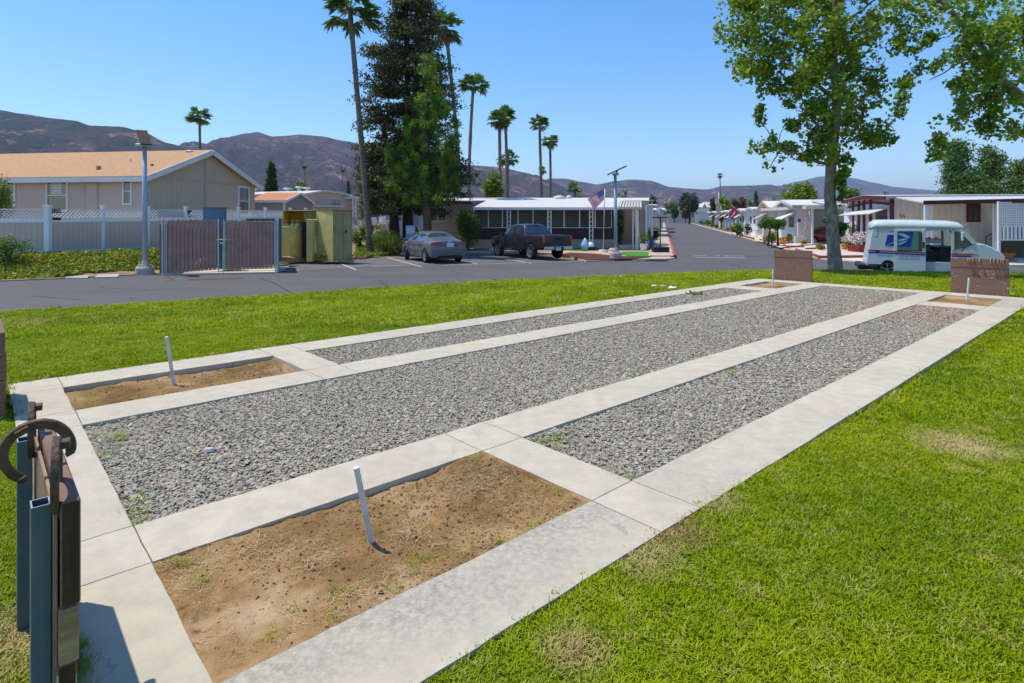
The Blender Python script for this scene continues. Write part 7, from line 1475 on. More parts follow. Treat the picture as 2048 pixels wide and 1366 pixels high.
lamp(290, 549, 292, 5.2, 'tall solar street lamp in front of the white fence at left', [(272, 262, 0.25), (295, 263.5, .30), (304, 291, -.45), (281, 290, -.5)], f=zr)
lamp(1231.5, 516, 349, 3.6, 'solar street lamp with a slanted panel on the street corner', [(1215, 351, -.5), (1219, 349, .6), (1254, 333, .6), (1250, 334.5, -.5)])
lamp(1305, 455, 402, 2.0, 'third solar lamp whose thin panel shows above the side awning', [(1297, 403, 0), (1299, 401, .8), (1319, 396, .8), (1317, 397, 0)], Y=58, base=False)

# ------------------------------------------------------------------ refuse enclosure with its gates
M['slat'] = stripe_mat('slat', (0.215, 0.150, 0.135), (0.10, 0.07, 0.065), 0.055, 0.85, 'X', 0.7, depth=0.8); Ye = 21.2
eL, eR = G(322, 549), G(556, 545); eL.z = eR.z = -.38; enc = thing('refuse_enclosure', 'brown slatted chain-link enclosure with two gates beside the left lamp', 'enclosure', (eL.x, eL.y, -.38)); ed = (eR - eL).normalized(); en = wn(eL, eR)
def gate(px0, px1, yt0, yt1, yb0, yb1, nm='gate'):
    a0, a1 = onwall(eL, eR, px0, yt0), onwall(eL, eR, px1, yt1); b0, b1 = onwall(eL, eR, px0, yb0), onwall(eL, eR, px1, yb1); f = MB(); f.bar(a0, b0, .03, .03); f.bar(a1, b1, .03, .03); f.bar(a0, a1, .018, .018); f.bar(b0, b1, .018, .018); g_ = f.build(nm, M['galv'], enc)
    b = MB(); ins = ed*.05; L_ = (a1 - a0).length - .1; k = int(L_/.065)
    for i in range(k):
        s0, s1 = i/k, (i + .86)/k; zz = [a0.lerp(a1, s0) + ins*(1-s0) - ins*s0, a0.lerp(a1, s1) + ins*(1-s1) - ins*s1]; zb2 = [b0.lerp(b1, s0) + ins*(1-s0) - ins*s0, b0.lerp(b1, s1) + ins*(1-s1) - ins*s1]; o_ = en*(.02 if i % 2 else -.004); tp_ = .012 + .02*((i*7) % 3)
        b.add([zb2[0] + o_, zb2[1] + o_, zz[1] + o_ + Z*tp_, zz[0] + o_ + Z*tp_, zb2[0] + o_ - en*.006, zb2[1] + o_ - en*.006, zz[1] + o_ - en*.006 + Z*tp_, zz[0] + o_ - en*.006 + Z*tp_], [(0,1,2,3), (7,6,5,4), (0,4,5,1), (1,5,6,2), (2,6,7,3), (3,7,4,0)])
    o = b.build('slats', mat('slat_plain', (0.40, 0.235, 0.185), .8, var=.15, vs=3, spec=.05), None); o.data.transform(pmat(enc).inverted()); o.parent = g_
    b = MB(); k = int(L_/.11); # diagonal wires and the twisted top
    for s in (0, 1):
        for i in range(-14, k + 1, 2):
            xa, xb_ = i*.11, i*.11 + (a0.z - b0.z)*.9; t0, t1 = 0, 1
            if xa < 0: t0 = -xa/(xb_-xa); 
            if xb_ > L_: t1 = (L_-xa)/(xb_-xa)
            if t1 <= t0: continue
            fa, fb = (xa + (xb_-xa)*t0)/L_, (xa + (xb_-xa)*t1)/L_; za_, zb3 = (t0, t1) if not s else (1-t0, 1-t1)
            p0 = b0.lerp(b1, fa).lerp(a0.lerp(a1, fa), za_) + en*.018; p1 = b0.lerp(b1, fb).lerp(a0.lerp(a1, fb), zb3) + en*.018; b.bar(p0, p1, .0022)
    o = b.build('wire_mesh', M['rust_tan'], None); o.data.transform(pmat(enc).inverted()); o.parent = g_; return g_
gate(333, 436, 441.5, 441, 546, 539); gate(450, 549, 443, 443, 540, 536.5)
for px, yt, yb, r_ in ((325, 437.5, 549, .04), (330, 443, 547, .022), (437, 440, 541, .022), (447.5, 441, 540, .022), (551, 440, 541, .022), (555, 440, 545, .04)): a_, c_ = onwall(eL, eR, px, yt), onwall(eL, eR, px, yb); b = MB(); b.tube([c_ - Z*.05, a_], r_, 10); b.tube([a_, a_ + Z*.05], [r_*1.15, r_*.4], 10); b.build('gate_post', M['galv'], enc)
b = MB(); c_ = onwall(eL, eR, 446, 548); b.tube([c_, onwall(eL, eR, 445.5, 486)], .016, 8); b.build('drop_rod', M['galv'], enc); b = MB(); b.cbox(onwall(eL, eR, 446, 486) + en*.03, (.18, .06, .06)); b.build('latch', M['galv'], enc)
for px0 in (321, 556.5):
    a_ = onwall(eL, eR, px0, z=-.38); c_ = a_ + Vector((a_.x, a_.y, 0)).normalized()*2.6 if px0 > 400 else a_ - en*2.6; b = MB(); wd_ = .03; dvec = ed*wd_; zt3 = ZD(446, a_.y) - .05
    b.add([a_ - dvec, a_ + dvec, c_ + dvec, c_ - dvec] + [p_ + Z*(zt3 + .38) for p_ in (a_ - dvec, a_ + dvec, c_ + dvec, c_ - dvec)], [(0,3,2,1), (4,5,6,7), (0,1,5,4), (1,2,6,5), (2,3,7,6), (3,0,4,7)]); b.build('side_panel', M['slat'], enc)
a_, c_ = eL - en*2.6, eR - en*2.6 - ed*1.0; b = MB(); wallq(b, a_, c_, -.38, 1.25, .05); b.build('back_panel', M['slat'], enc)
sheet('enclosure_pad', [(p_.x, p_.y) for p_ in (eL + en*.12, eR + en*.12, eR - en*2.7, eL - en*2.7)], zr, .03, M['pale_concrete'], 0, thick=.1)
q = onwall(eL, eR, 441, 535) - en*1.0; t = thing('wheeled_bin', 'green bin glimpsed through the gap between the enclosure gates', 'bin', (q.x, q.y, -.36)); b = MB(); b.box(q.x - .28, q.x + .28, q.y - .3, q.y + .3, -.3, ZD(482, q.y)); b.build('body', mat('bin_green', (.02, .19, .13), .5, var=.1), t, bevel=.03); b = MB(); zq = ZD(482, q.y); b.box(q.x - .31, q.x + .31, q.y - .34, q.y + .33, zq, zq + .07); b.build('lid', mat('bin_lid', (.02, .24, .16), .45), t, bevel=.02)
for sx in (-1, 1): b = MB(); b.tube([(q.x + sx*.24, q.y + .3, -.26), (q.x + sx*.30, q.y + .3, -.26)], .1, 14); b.build('wheel', M['rubber'], t)
Yb = 24.8; t = thing('electrical_cabinet', 'tall blue-grey electrical cabinet behind the enclosure gates', 'cabinet', (XD(423, Yb), Yb, 0)); b = MB(); x0, x1 = XD(405, Yb), XD(441, Yb); b.box(x0, x1, Yb, Yb + .55, -.1, ZD(415.5, Yb)); b.build('body', mat('cab_blue', (.13, .22, .30), .5, var=.08), t, bevel=.015); b = MB(); b.box(XD(421.5, Yb), XD(440, Yb), Yb - .03, Yb - .002, .1, ZD(421, Yb)); b.build('door', mat('cab_blue2', (.12, .20, .28), .5, var=.08), t, bevel=.008); b = MB(); b.box(x0 - .03, x1 + .03, Yb - .06, Yb + .6, ZD(415.5, Yb), ZD(414, Yb)); b.build('lid', mat('cab_top', (.2, .28, .36), .5), t)
# dark low cabinet top behind the right-hand gate
t = thing('low_cabinet', 'low blue-grey box whose flat top shows over the right gate', 'cabinet', (XD(517, 25), 25, 0)); b = MB(); b.box(XD(492, 25), XD(549, 25), 25, 25.8, -.2, ZD(438.5, 25)); b.build('body', mat('lowcab', (.10, .13, .18), .6), t, bevel=.02); b = MB(); b.box(XD(491, 25), XD(550, 25), 24.95, 25.85, ZD(438.5, 25), ZD(437, 25)); b.build('lid', mat('lowcab2', (.13, .16, .21), .6), t)
# olive bins and cabinet
M['olive_y'] = mat('olive_y', (0.72, 0.60, 0.22), 0.7, col2=(0.50, 0.42, 0.15), vs=1.5); M['olive_g'] = mat('olive_g', (0.42, 0.355, 0.15), 0.7, col2=(0.22, 0.20, 0.09), vs=2, scale=(1, 1, .5)); M['bin_inside'] = mat('bin_inside', (0.62, 0.36, 0.03), 0.7, col2=(0.50, 0.20, 0.02), vs=1.5); M['olive_d'] = mat('olive_d', (0.70, 0.58, 0.18), 0.7, var=.2, vs=2)
Yb = 27.0
def bx4(b, l, z0, z1): q = [Vector(x_) for x_ in l]; b.add([(p_.x, p_.y, z0) for p_ in q] + [(p_.x, p_.y, z1) for p_ in q], [(0,3,2,1), (4,5,6,7), (0,1,5,4), (1,2,6,5), (2,3,7,6), (3,0,4,7)]); return b
zc0 = -.28; A0, A1 = Vector((XD(632, 27), 27, 0)), Vector((XD(666, 26.3), 26.3, 0)); A2 = Vector((XD(704.5, 27.0), 27.0, 0)); A3 = A0 + (A2 - A1)
t = thing('utility_cabinet', 'big olive green cabinet with locked doors beside the palm trunk', 'cabinet', (A1.x, A1.y, zc0)); zt4 = ZD(421.5, 26.5); b = MB(); bx4(b, [A0, A1, A2, A3], zc0, zt4); o = b.build('body', M['olive_g'], t); o.data.materials.append(M['olive_y'])
for p_ in o.data.polygons:
    if p_.normal.x < -.1 and p_.normal.y < 0: p_.material_index = 1
b = MB(); wallq(b, A1 + (A2-A1)*.03, A1 + (A2-A1)*.49, zc0 + .1, zt4 - .05, .02, .02); b.build('door', M['olive_g'], t, bevel=.004); b = MB(); wallq(b, A1 + (A2-A1)*.51, A1 + (A2-A1)*.97, zc0 + .1, zt4 - .05, .02, .02); b.build('door', M['olive_g'], t, bevel=.004)
b = MB(); q = onwall(A1, A2, 691, 463) + wn(A1, A2)*.03; b.cbox(q, (.07, .05, .12)); b.build('padlock', M['trim_black'], t); b = MB(); bx4(b, [A0 + Vector((-.03, .02, 0)), A1 + Vector((0, -.05, 0)), A2 + Vector((.04, 0, 0)), A3 + Vector((0, .03, 0))], zt4, zt4 + .04); b.build('top', mat('cab_rust', (.25, .2, .08), .8, var=.3, vs=4), t)
t = thing('donation_bin', 'open-fronted yellow box with an orange lined hood left of the olive cabinet', 'bin', (XD(600, 27.4), 27.4, zc0)); z1_, z2_ = ZD(453, 26.8), ZD(422, 27.2)
x0, x1, x2 = XD(557, 26.8), XD(581, 26.8), XD(604, 27.2); b = MB(); bx4(b, [(x0, 26.8, 0), (x1, 26.6, 0), (x2, 27.3, 0), (x0 + .35, 28.2, 0)], zc0 - .1, z1_); b.build('body', M['olive_d'], t, bevel=.01)
b = MB(); ya = 27.5; xa, xb_ = XD(576, ya), XD(606, ya); b.box(xa, xa + .04, 26.9, ya + .4, z1_, z2_); b.box(xa, xb_, ya + .36, ya + .4, z1_, z2_); b.build('hood', M['bin_inside'], t); b = MB(); b.box(xa - .03, xb_ + .75, 26.85, ya + .45, z2_, z2_ + .04); b.build('hood_top', M['olive_d'], t)
b = MB(); b.box(XD(607, 27.3), XD(632, 27.3), 27.3, 28.0, z1_ - .3, z2_); b.build('side_cabinet', M['olive_g'], t, bevel=.01); b = MB(); b.box(XD(613, 26.4), XD(624, 26.4), 26.4, 26.9, zc0, ZD(440, 26.4)); b.build('front_door', M['olive_y'], t, bevel=.01); b = MB(); b.box(XD(604, 27.0), XD(613, 27.0), 27.0, 27.6, zc0, ZD(444, 27)); b.build('recess_black_block', M['black'], t)  # solid black block: the dark of a recess is only its colour
b = MB(); b.tube([(XD(613, 26.3), 26.3, ZD(439.5, 26.3)), (XD(635, 26.3), 26.3, ZD(439.5, 26.3))], .025, 6); b.build('rail', M['olive_y'], t)
for i, px in enumerate((572.5, 585, 594.5)):
    q = D(px, 452, 27.1); t = thing('gas_valve', ['leftmost of three pale capped fittings on the yellow box', 'middle one of three pale capped fittings on the yellow box', 'rightmost of three pale capped fittings on the yellow box'][i], 'valve', q, group='capped fittings on the yellow box'); b = MB(); b.tube([q - Z*.02, q + Z*.06, q + Z*.12, q + Z*.14], [.13, .13, .08, .03], 12); b.build('cap', mat('pale_yellow', (.55, .50, .25), .6), t, smooth=True); b = MB(); b.tube([q + Z*.14, q + Z*.22], .02, 6); b.cbox(q + Z*.235, (.15, .03, .03)); b.build('handle', M['olive_y'], t)
# wheel stops, drain, slabs
M['wheelstop'] = mat('wheelstop', (.45, .41, .35), .9, var=.15, vs=4)
for i, (a_, c_) in enumerate((((559, 517.5), (609, 515.5)), ((652, 514.5), (726, 512.5)))):
    p0, p1 = G(*a_), G(*c_); t = thing('wheel_stop', ['concrete wheel stop left of the long white parking line', 'concrete wheel stop in the bay below the palm trunk'][i], 'wheel stop', p0, group='wheel stops of the parking bay'); b = MB(); d_ = (p1 - p0).normalized(); n_ = Vector((-d_.y, d_.x, 0)); b.add([p0 - n_*.09, p1 - n_*.09, p1 + n_*.09, p0 + n_*.09, p0 - n_*.06 + Z*.13, p1 - n_*.06 + Z*.13, p1 + n_*.06 + Z*.13, p0 + n_*.06 + Z*.13], [(0,3,2,1), (4,5,6,7), (0,1,5,4), (1,2,6,5), (2,3,7,6), (3,0,4,7)]); b.build('block', M['wheelstop'], t, bevel=.01)
p0, p1 = G(376, 559.5), G(484, 556.5); t = thing('drain_grate', 'rusty slotted drain grate in the asphalt before the enclosure', 'drain', p0); d_ = (p1 - p0).normalized(); n_ = Vector((-d_.y, d_.x, 0)); b = MB(); L_ = (p1-p0).length
b.bar(p0 + Z*.006 - n_*.2, p1 + Z*.006 - n_*.2, .04, .012); b.bar(p0 + Z*.006 + n_*.2, p1 + Z*.006 + n_*.2, .04, .012)
for i in range(34): q = p0 + d_*(L_*i/33); b.bar(q - n_*.2 + Z*.007, q + n_*.2 + Z*.007, .03, .012)
b.build('grate', mat('rust_grate', (.20, .12, .09), .8, var=.2), t); sheet('drain_dark_sheet', [(q.x, q.y) for q in (p0 - n_*.22, p1 - n_*.22, p1 + n_*.22, p0 + n_*.22)], zr, .003, M['black'], 0)  # flat black sheet paints the darkness under the grate, no hollow below
for i, pts_ in enumerate(([(130, 557.8), (175, 557.6), (181, 548), (138, 548)], [(190, 556.5), (236, 555.5), (240, 548), (198, 548)])):
    pp = [G(*a_) for a_ in pts_]; t = thing('paving_slab', ['left pale concrete slab at the road edge below the ivy', 'right pale concrete slab at the road edge beside the lamp'][i], 'slab', pp[0], group='two concrete slabs at the road edge'); b = MB(); b.slab([p_ + Z*.05 for p_ in pp], .12); b.build('slab', mat('slab_pale', (.50, .46, .40), .85, var=.08), t, bevel=.01)
# for-sale board beside the sedan
q = D(822, 478, 32.5); qb = Vector((q.x, 32.5, zg(q.x, 32.5))); t = thing('sale_sign', 'small white and blue for-sale board standing behind the grey sedan', 'sign', qb); b = MB(); zt5, zb5 = ZD(451.5, 32.5), ZD(478, 32.5); x0, x1 = XD(812.5, 32.5), XD(829, 32.5); b.box(x0, x1, 32.49, 32.51, zb5, zt5); b.build('board', mat('sale_white', (.55, .62, .78), .5, var=.05), t); b = MB(); b.box(x0 + .01, x1 - .01, 32.48, 32.488, zb5 + .02, zb5 + (zt5-zb5)*.42); b.build('picture', mat('sale_blue', (.16, .26, .50), .5, col2=(.35, .45, .65), vs=3), t)
o = text_obj('lettering', 'FOR SALE', .085, M['llv_blue']); o.data.transform(Matrix.Translation(((x0+x1)/2, 32.484, zt5 - .08)) @ Matrix.Rotation(R(90), 4, 'X')); o.data.transform(pmat(t).inverted()); o.parent = t
b = MB(); b.bar((x0, 32.52, qb.z - .1), (x0, 32.52, zt5), .03); b.bar((x1, 32.52, qb.z - .1), (x1, 32.52, zt5), .03); b.build('leg', M['galv'], t)

# ------------------------------------------------------------------ flags
def cloth_mat(name, c):
    m, n, b = new_mat(name); b.inputs['Base Color'].default_value = (*c, 1); b.inputs['Roughness'].default_value = .8; t_ = N(n, 'ShaderNodeBsdfTranslucent'); t_.inputs[0].default_value = (*c, 1); ms = N(n, 'ShaderNodeMixShader'); ms.inputs[0].default_value = .5
    n.links.new(b.outputs[0], ms.inputs[1]); n.links.new(t_.outputs[0], ms.inputs[2]); n.links.new(ms.outputs[0], n.nodes['Material Output'].inputs[0]); return m
M['flag_red'] = cloth_mat('flag_red', (.62, .05, .11)); M['flag_white'] = cloth_mat('flag_white', (.82, .76, .82)); M['flag_blue'] = cloth_mat('flag_blue', (.10, .12, .38))
def flag(label, quad, Y, pole=None, ripple=.12, kind='us', group='national flags on poles', base_label=None):
    """quad: pixel corners hoist-top, fly-top, fly-bottom, hoist-bottom"""
    c = [D(a_, c_, Y) for a_, c_ in quad]; t = thing('flag', label, 'flag', pole[0] if pole else c[0], group=group); nu, nv = 26, 13; V = []; Fq = []; mi = []
    for i in range(nu + 1):
        for j in range(nv + 1):
            a_, s_ = i/nu, j/nv; p_ = c[0].lerp(c[1], a_).lerp(c[3].lerp(c[2], a_), s_); amp = ripple*a_**.7*(c[1]-c[0]).length; ph = a_*9 + s_*2.5
            p_ = p_ + Vector((.35*amp*math.cos(ph*.9), amp*math.sin(ph), .25*amp*math.sin(ph*.7 + s_*3))); V.append(tuple(p_))
    for i in range(nu):
        for j in range(nv):
            Fq.append((i*(nv+1)+j, (i+1)*(nv+1)+j, (i+1)*(nv+1)+j+1, i*(nv+1)+j+1))
            if kind == 'us': mi.append(2 if (i < nu*.4 and j < 7) else (0 if j % 2 == 0 else 1))
            elif kind == 'red': mi.append(1 if (abs(math.hypot((i - 13)/4.0, (j - 6.5)/3.2) - 1) < .28 and i > 11) or (j in (6,) and 9 < i < 14) else 0)
            else: mi.append(1 if (i // 4) % 2 else 2)
    me = bpy.data.meshes.new('cloth'); me.from_pydata(V, [], Fq)
    for mm in ('flag_red', 'flag_white', 'flag_blue'): me.materials.append(M[mm])
    me.polygons.foreach_set('material_index', mi); o = link('cloth', me, None, t); me.transform(pmat(t).inverted()); shade(o)
    if kind == 'us':
        b = MB()
        for i in range(1, 10):
            for j in range(1, 7):
                k = i*(nv+1)+j; p_ = Vector(V[k]); 
                if (i + j) % 2: b.cbox(p_, (.035*Y/40, .02, .03*Y/40))
        so_ = b.build('stars', M['flag_white'], None); so_.data.transform(pmat(t).inverted()); so_.parent = o
    if pole:
        b = MB(); b.tube([pole[0], pole[1]], pole[2], 8); b.build('pole', M['galv'], t, smooth=True)
        if len(pole) > 3: b = MB(); b.tube([pole[1], pole[1] + Z*.12], [pole[2]*1.8, .01], 8); b.build('finial', mat('finial', (.25, .12, .06), .5), t); b = MB(); b.tube([pole[0] - Z*.05, pole[0] + Z*.14], [.30, .22], 14); b.build('pole_base', M['pale_concrete'], t)
    return t
Yf = 34.6; pb = Vector((XD(1206, Yf), Yf, zg(XD(1206, Yf), Yf))); flag('large flag flying left from the pole before the porch home', [(1209.5, 377), (1175, 398), (1189, 419), (1208, 399)], Yf, (pb, D(1210, 376, Yf), .028, 1), .10)
flag_l = [('flag on a short slanted pole left of the street mouth', [(1318, 431), (1307, 423), (1319, 440), (1328, 446)], 42, (D(1323, 447, 42), D(1319, 421, 42), .015)),
          ('small flag on a tall pole far up the street by the dark tree', [(1437, 392), (1430, 398), (1431, 409), (1437, 407)], 115, (Vector((XD(1436, 115), 115, .3)), D(1437.5, 385, 115), .05)),
          ('flag with pale purple stripes left of the red flag on the street', [(1442, 413), (1434, 417), (1433, 425), (1441, 424)], 90, (D(1440, 440, 90), D(1442, 411, 90), .03)),
          ('faded flag hanging small at the far end of the street', [(1387, 416), (1380, 418), (1379, 423), (1386, 423)], 150, (D(1387, 436, 150), D(1387, 413, 150), .05)),
          ('blue and white flag hanging behind the red flag', [(1462, 427), (1455, 436), (1454, 446), (1464, 440)], 60, None),
          ('limp national flag hanging before the ribbed wall near the red car', [(1618, 425), (1611, 434), (1608, 466), (1620, 450)], 43.8, (D(1619, 476, 43.8), D(1618.5, 422, 43.8), .02))]
for lab, quad, Yv, pole in flag_l: flag(lab, quad, Yv, pole, .10, 'us' if 'blue and white' not in lab else 'blue')
flag('red flag with a white emblem on a slanted pole over the street gardens', [(1465, 414), (1478, 423), (1464, 439), (1457, 434)], 57, (D(1486, 431, 57), D(1465, 412, 57), .03), .06, 'red', group=None)

# ------------------------------------------------------------------ shrubs, pots and small things, left to right
def ivy(name, poly, dens, leaf, m, hgt, seed, label_kind='stuff', fz=zg, clumpf=1.0):
    r = np.random.default_rng(seed); xs_ = [p_[0] for p_ in poly]; ys_ = [p_[1] for p_ in poly]; n_ = int((max(xs_)-min(xs_))*(max(ys_)-min(ys_))*dens); x = r.uniform(min(xs_), max(xs_), n_); y = r.uniform(min(ys_), max(ys_), n_); ins = np.zeros(n_, bool); k = len(poly)
    for i in range(k):
        (x1, y1), (x2, y2) = poly[i][:2], poly[(i+1) % k][:2]; c_ = ((y1 > y) != (y2 > y)) & (x < (x2-x1)*(y-y1)/((y2-y1) or 1e-9)+x1); ins ^= c_
    x, y = x[ins], y[ins]; hh = np.array([0.55 + 0.6*mnoise.noise(Vector((a_*1.1, c_*1.1, seed))) + .3*mnoise.noise(Vector((a_*4, c_*4, seed))) for a_, c_ in zip(x, y)]); z = np.array([fz(a_, c_) for a_, c_ in zip(x, y)]) + hgt*np.clip(hh, 0.03, 1.2)*r.uniform(.5, 1, len(x))
    V, Fq, T = leaf_geo(np.column_stack([x, y, z]), leaf, .7, up=1.2, seed=seed); o = np_mesh(name, V, Fq, m, None, False, T); o['kind'] = label_kind; return o
M['leaf_ivy'] = leaf_mat('leaf_ivy', [(0.06, 0.13, 0.012), (0.18, 0.27, 0.015), (0.36, 0.37, 0.02), (0.52, 0.33, 0.04)], 0.5, 0.3, 0.15, 1.3)
ivp = [(XD(-60, 18.2), 18.2), *[(G(a_, c_).x, far_y(G(a_, c_).x) + o_) for a_, c_, o_ in ((0, 563, .18), (70, 560, .2), (125, 558, .5), (135, 557, .95), (235, 553, .95), (250, 552, .5), (272, 550, .6), (278, 550, 1.0), (318, 549, .9))], (XD(322, 23.6), 24.2), (pw[4].x, pw[4].y - .1), (pw[3].x, pw[3].y - .1), (pw[2].x, pw[2].y - .1), (pw[1].x, pw[1].y - .1), (pw[0].x - .5, pw[0].y - .1)]
ivy('ground_cover', ivp, 1500, .085, M['leaf_ivy'], .17, 3)
ivp2 = [tuple(G(622, 512, zg)[:2]), tuple(G(800, 508, zg)[:2]), (XD(800, 36), 36.5), (XD(706, 36), 37), (XD(704, 27.6), 27.6), (XD(640, 26.4), 26.2)]
ivy('ground_cover', ivp2, 650, .085, M['leaf_lime'], .20, 5)
shrub_px('rose_bush', 'loose leafy bush with pinkish twigs at the left edge before the fence', 'bush', 18, 522, 84, 62, M['leaf_green'], n=1900, leaf=.07, nf=2.2, th=.0, seed=3)
shrub_px('shrub', 'bright green tree top by the house wall at the left edge', 'bush', -6, 522, 70, 182, M['leaf_lime'], Y=25, n=2400, leaf=.10, seed=4, trunk=1.0)
shrub_px('oleander_bush', 'bright lime bush growing right of the olive cabinet', 'bush', 719, 497, 42, 46, M['leaf_lime'], n=1500, leaf=.12, seed=6)
shrub_px('juniper_bush', 'wide spreading juniper left of the grey sedan', 'bush', 770, 508, 66, 48, M['leaf_lime'], n=4200, leaf=.10, nf=2, seed=7, asp=.35); shrub_px('juniper_bush', 'dark rounded juniper mound directly behind the sedan nose', 'bush', 795, 509, 44, 40, M['leaf_green'], n=2400, leaf=.10, seed=8, asp=.35)
shrub_px('low_plant', 'strappy green plant around the palm foot', 'plant', 744, 498, 30, 20, M['leaf_green'], n=500, leaf=.3, seed=9, asp=.12)
shrub_px('round_shrub', 'tall rounded dark green shrub between the sedan and the pickup', 'bush', 936, 497, 62, 82, M['leaf_green'], n=5200, leaf=.12, nf=1.3, seed=10, th=-.3)
shrub_px('climbing_shrub', 'dark climbing shrub leaning up beside the porch corner', 'bush', 1252, 490, 34, 50, M['leaf_deep'], n=2200, leaf=.12, seed=11); 
cc = D(1242, 440, 39.2); t = shrub('climbing_vine', 'narrow dark vine climbing the porch corner post', 'vine', (cc.x, 39.4, -.2), (.28, .25, 2.6), M['leaf_deep'], n=900, leaf=.11, seed=12)
shrub_px('clipped_bush', 'square clipped bush with a yellow top at the street corner', 'bush', 1306, 487, 30, 31, M['leaf_deep'], n=2000, leaf=.10, seed=13, nf=0); t = C.objects[-1] if False else None
q = G(1306, 487, zg); p = blob_pts([(Vector((q.x, q.y, ZD(461, q.y))), (.56, .5, .10))], 700, 4, .8, 0); V, Fq, T = leaf_geo(p, .1, .6, up=2); par = [o for o in C.objects if o.name.startswith('clipped_bush')][0]; np_mesh('yellow_top', V, Fq, M['leaf_yellow'], par, True, T)
shrub_px('round_bush', 'green bush behind the yellow-topped one along the left pavement', 'bush', 1316, 462, 15, 28, M['leaf_green'], n=900, leaf=.15, seed=14)
# far background trees
def far_tree(name, label, px, pyt, pyb, wpx, Y, m, n=1800, leaf=.5, seed=1, th=-.1, trunk_h=.25, **k):
    zb = zg(XD(px, Y), Y); zt6 = ZD(pyt, Y); w_ = wpx/2/F*Y; return shrub(name, label, 'tree', (XD(px, Y), Y, zb), (w_, w_*.8, zt6 - zb), m, n=n, leaf=leaf, trunk=(zt6-zb)*trunk_h, seed=seed, nf=1.6, th=th, **k)
far_tree('eucalyptus_tree', 'dark grey-green eucalyptus at the end of the street', 1379, 381, 440, 46, 150, M['leaf_grey'], 4200, .55, 3, -.02, .15); far_tree('round_tree', 'left of two dark round trees before the end wall', 1349, 415, 441, 17, 168, M['leaf_deep'], 900, .5, 4); far_tree('round_tree', 'right of two dark round trees before the end wall', 1371, 418, 441, 18, 166, M['leaf_deep'], 900, .5, 5)
far_tree('broadleaf_tree', 'big bright green tree behind the ribbed home left of the sycamore trunk', 1590, 366, 440, 92, 75, M['leaf_lime'], 5200, .42, 6, -.12, .15); far_tree('broadleaf_tree', 'green tree just right of the sycamore trunk', 1700, 375, 440, 50, 80, M['leaf_green'], 2200, .42, 7); far_tree('broadleaf_tree', 'small light green tree low behind the maroon-trim home', 1772, 380, 440, 16, 95, M['leaf_green'], 500, .4, 71)
far_tree('broadleaf_tree', 'lime green tree above the street flags', 1450, 392, 440, 30, 130, M['leaf_lime'], 1500, .5, 8); far_tree('red_leaf_tree', 'reddish brown tree over the street roofs', 1476, 397, 440, 36, 125, M['leaf_red'], 1900, .5, 9); far_tree('broadleaf_tree', 'dark narrow tree left of the tall far flagpole', 1426, 394, 440, 11, 132, M['leaf_deep'], 600, .5, 10); far_tree('broadleaf_tree', 'small dark tree left of the far cypress', 1501, 401, 440, 12, 124, M['leaf_green'], 500, .5, 101)
far_tree('broadleaf_tree', 'rounded tree left of the brown shaggy palm', 1239, 385, 440, 22, 120, M['leaf_green'], 900, .5, 11); far_tree('broadleaf_tree', 'dark tree behind the thin slanted lamp panel', 1305, 393, 440, 16, 100, M['leaf_deep'], 900, .5, 12); far_tree('broadleaf_tree', 'low olive tree right of the slanted lamp panel', 1340, 405, 440, 36, 190, M['leaf_green'], 1100, .7, 13)
far_tree('broadleaf_tree', 'green tree behind the squat palm over the porch roof', 1160, 388, 440, 30, 105, M['leaf_green'], 1100, .5, 14); far_tree('broadleaf_tree', 'leafy trees behind the cream house roof by the far palm', 608, 366, 430, 44, 110, M['leaf_green'], 1600, .5, 15); far_tree('bird_of_paradise', 'big-leaved bushy palm plant left of the paired palms', 984, 350, 430, 34, 56, M['leaf_lime'], 900, .9, 16, asp=.25)
r = np.random.default_rng(77); k = 0
for px, pyt, w_, Yv in [(30, 372, 40, 180), (480, 388, 40, 150), (520, 380, 26, 140), (575, 378, 30, 160), (660, 388, 26, 130), (700, 385, 30, 120), (1035, 388, 44, 160), (1060, 382, 30, 140), (1120, 386, 40, 170), (1200, 388, 40, 180), (1225, 392, 22, 110), (1270, 388, 26, 150), (1320, 398, 24, 190), (1420, 404, 30, 210), (1540, 396, 40, 140), (1655, 384, 36, 120), (1740, 386, 34, 130)]: pass
ivy_pts = []
for px in np.arange(-200, 2300, 9):
    Yv = r.uniform(220, 420); hh = r.uniform(3, 8) ; x_ = XD(px, Yv); ivy_pts.append((Vector((x_, Yv, zg(x_, Yv) + hh*.4)), (r.uniform(4, 9), 4, hh*.6)))
p = blob_pts(ivy_pts, 26000, 9, .5, .25, -.1); V, Fq, T = leaf_geo(p, 1.1, .7, up=.5); o = np_mesh('far_woodland', V, Fq, M['leaf_green'], None, False, T); o['kind'] = 'stuff'
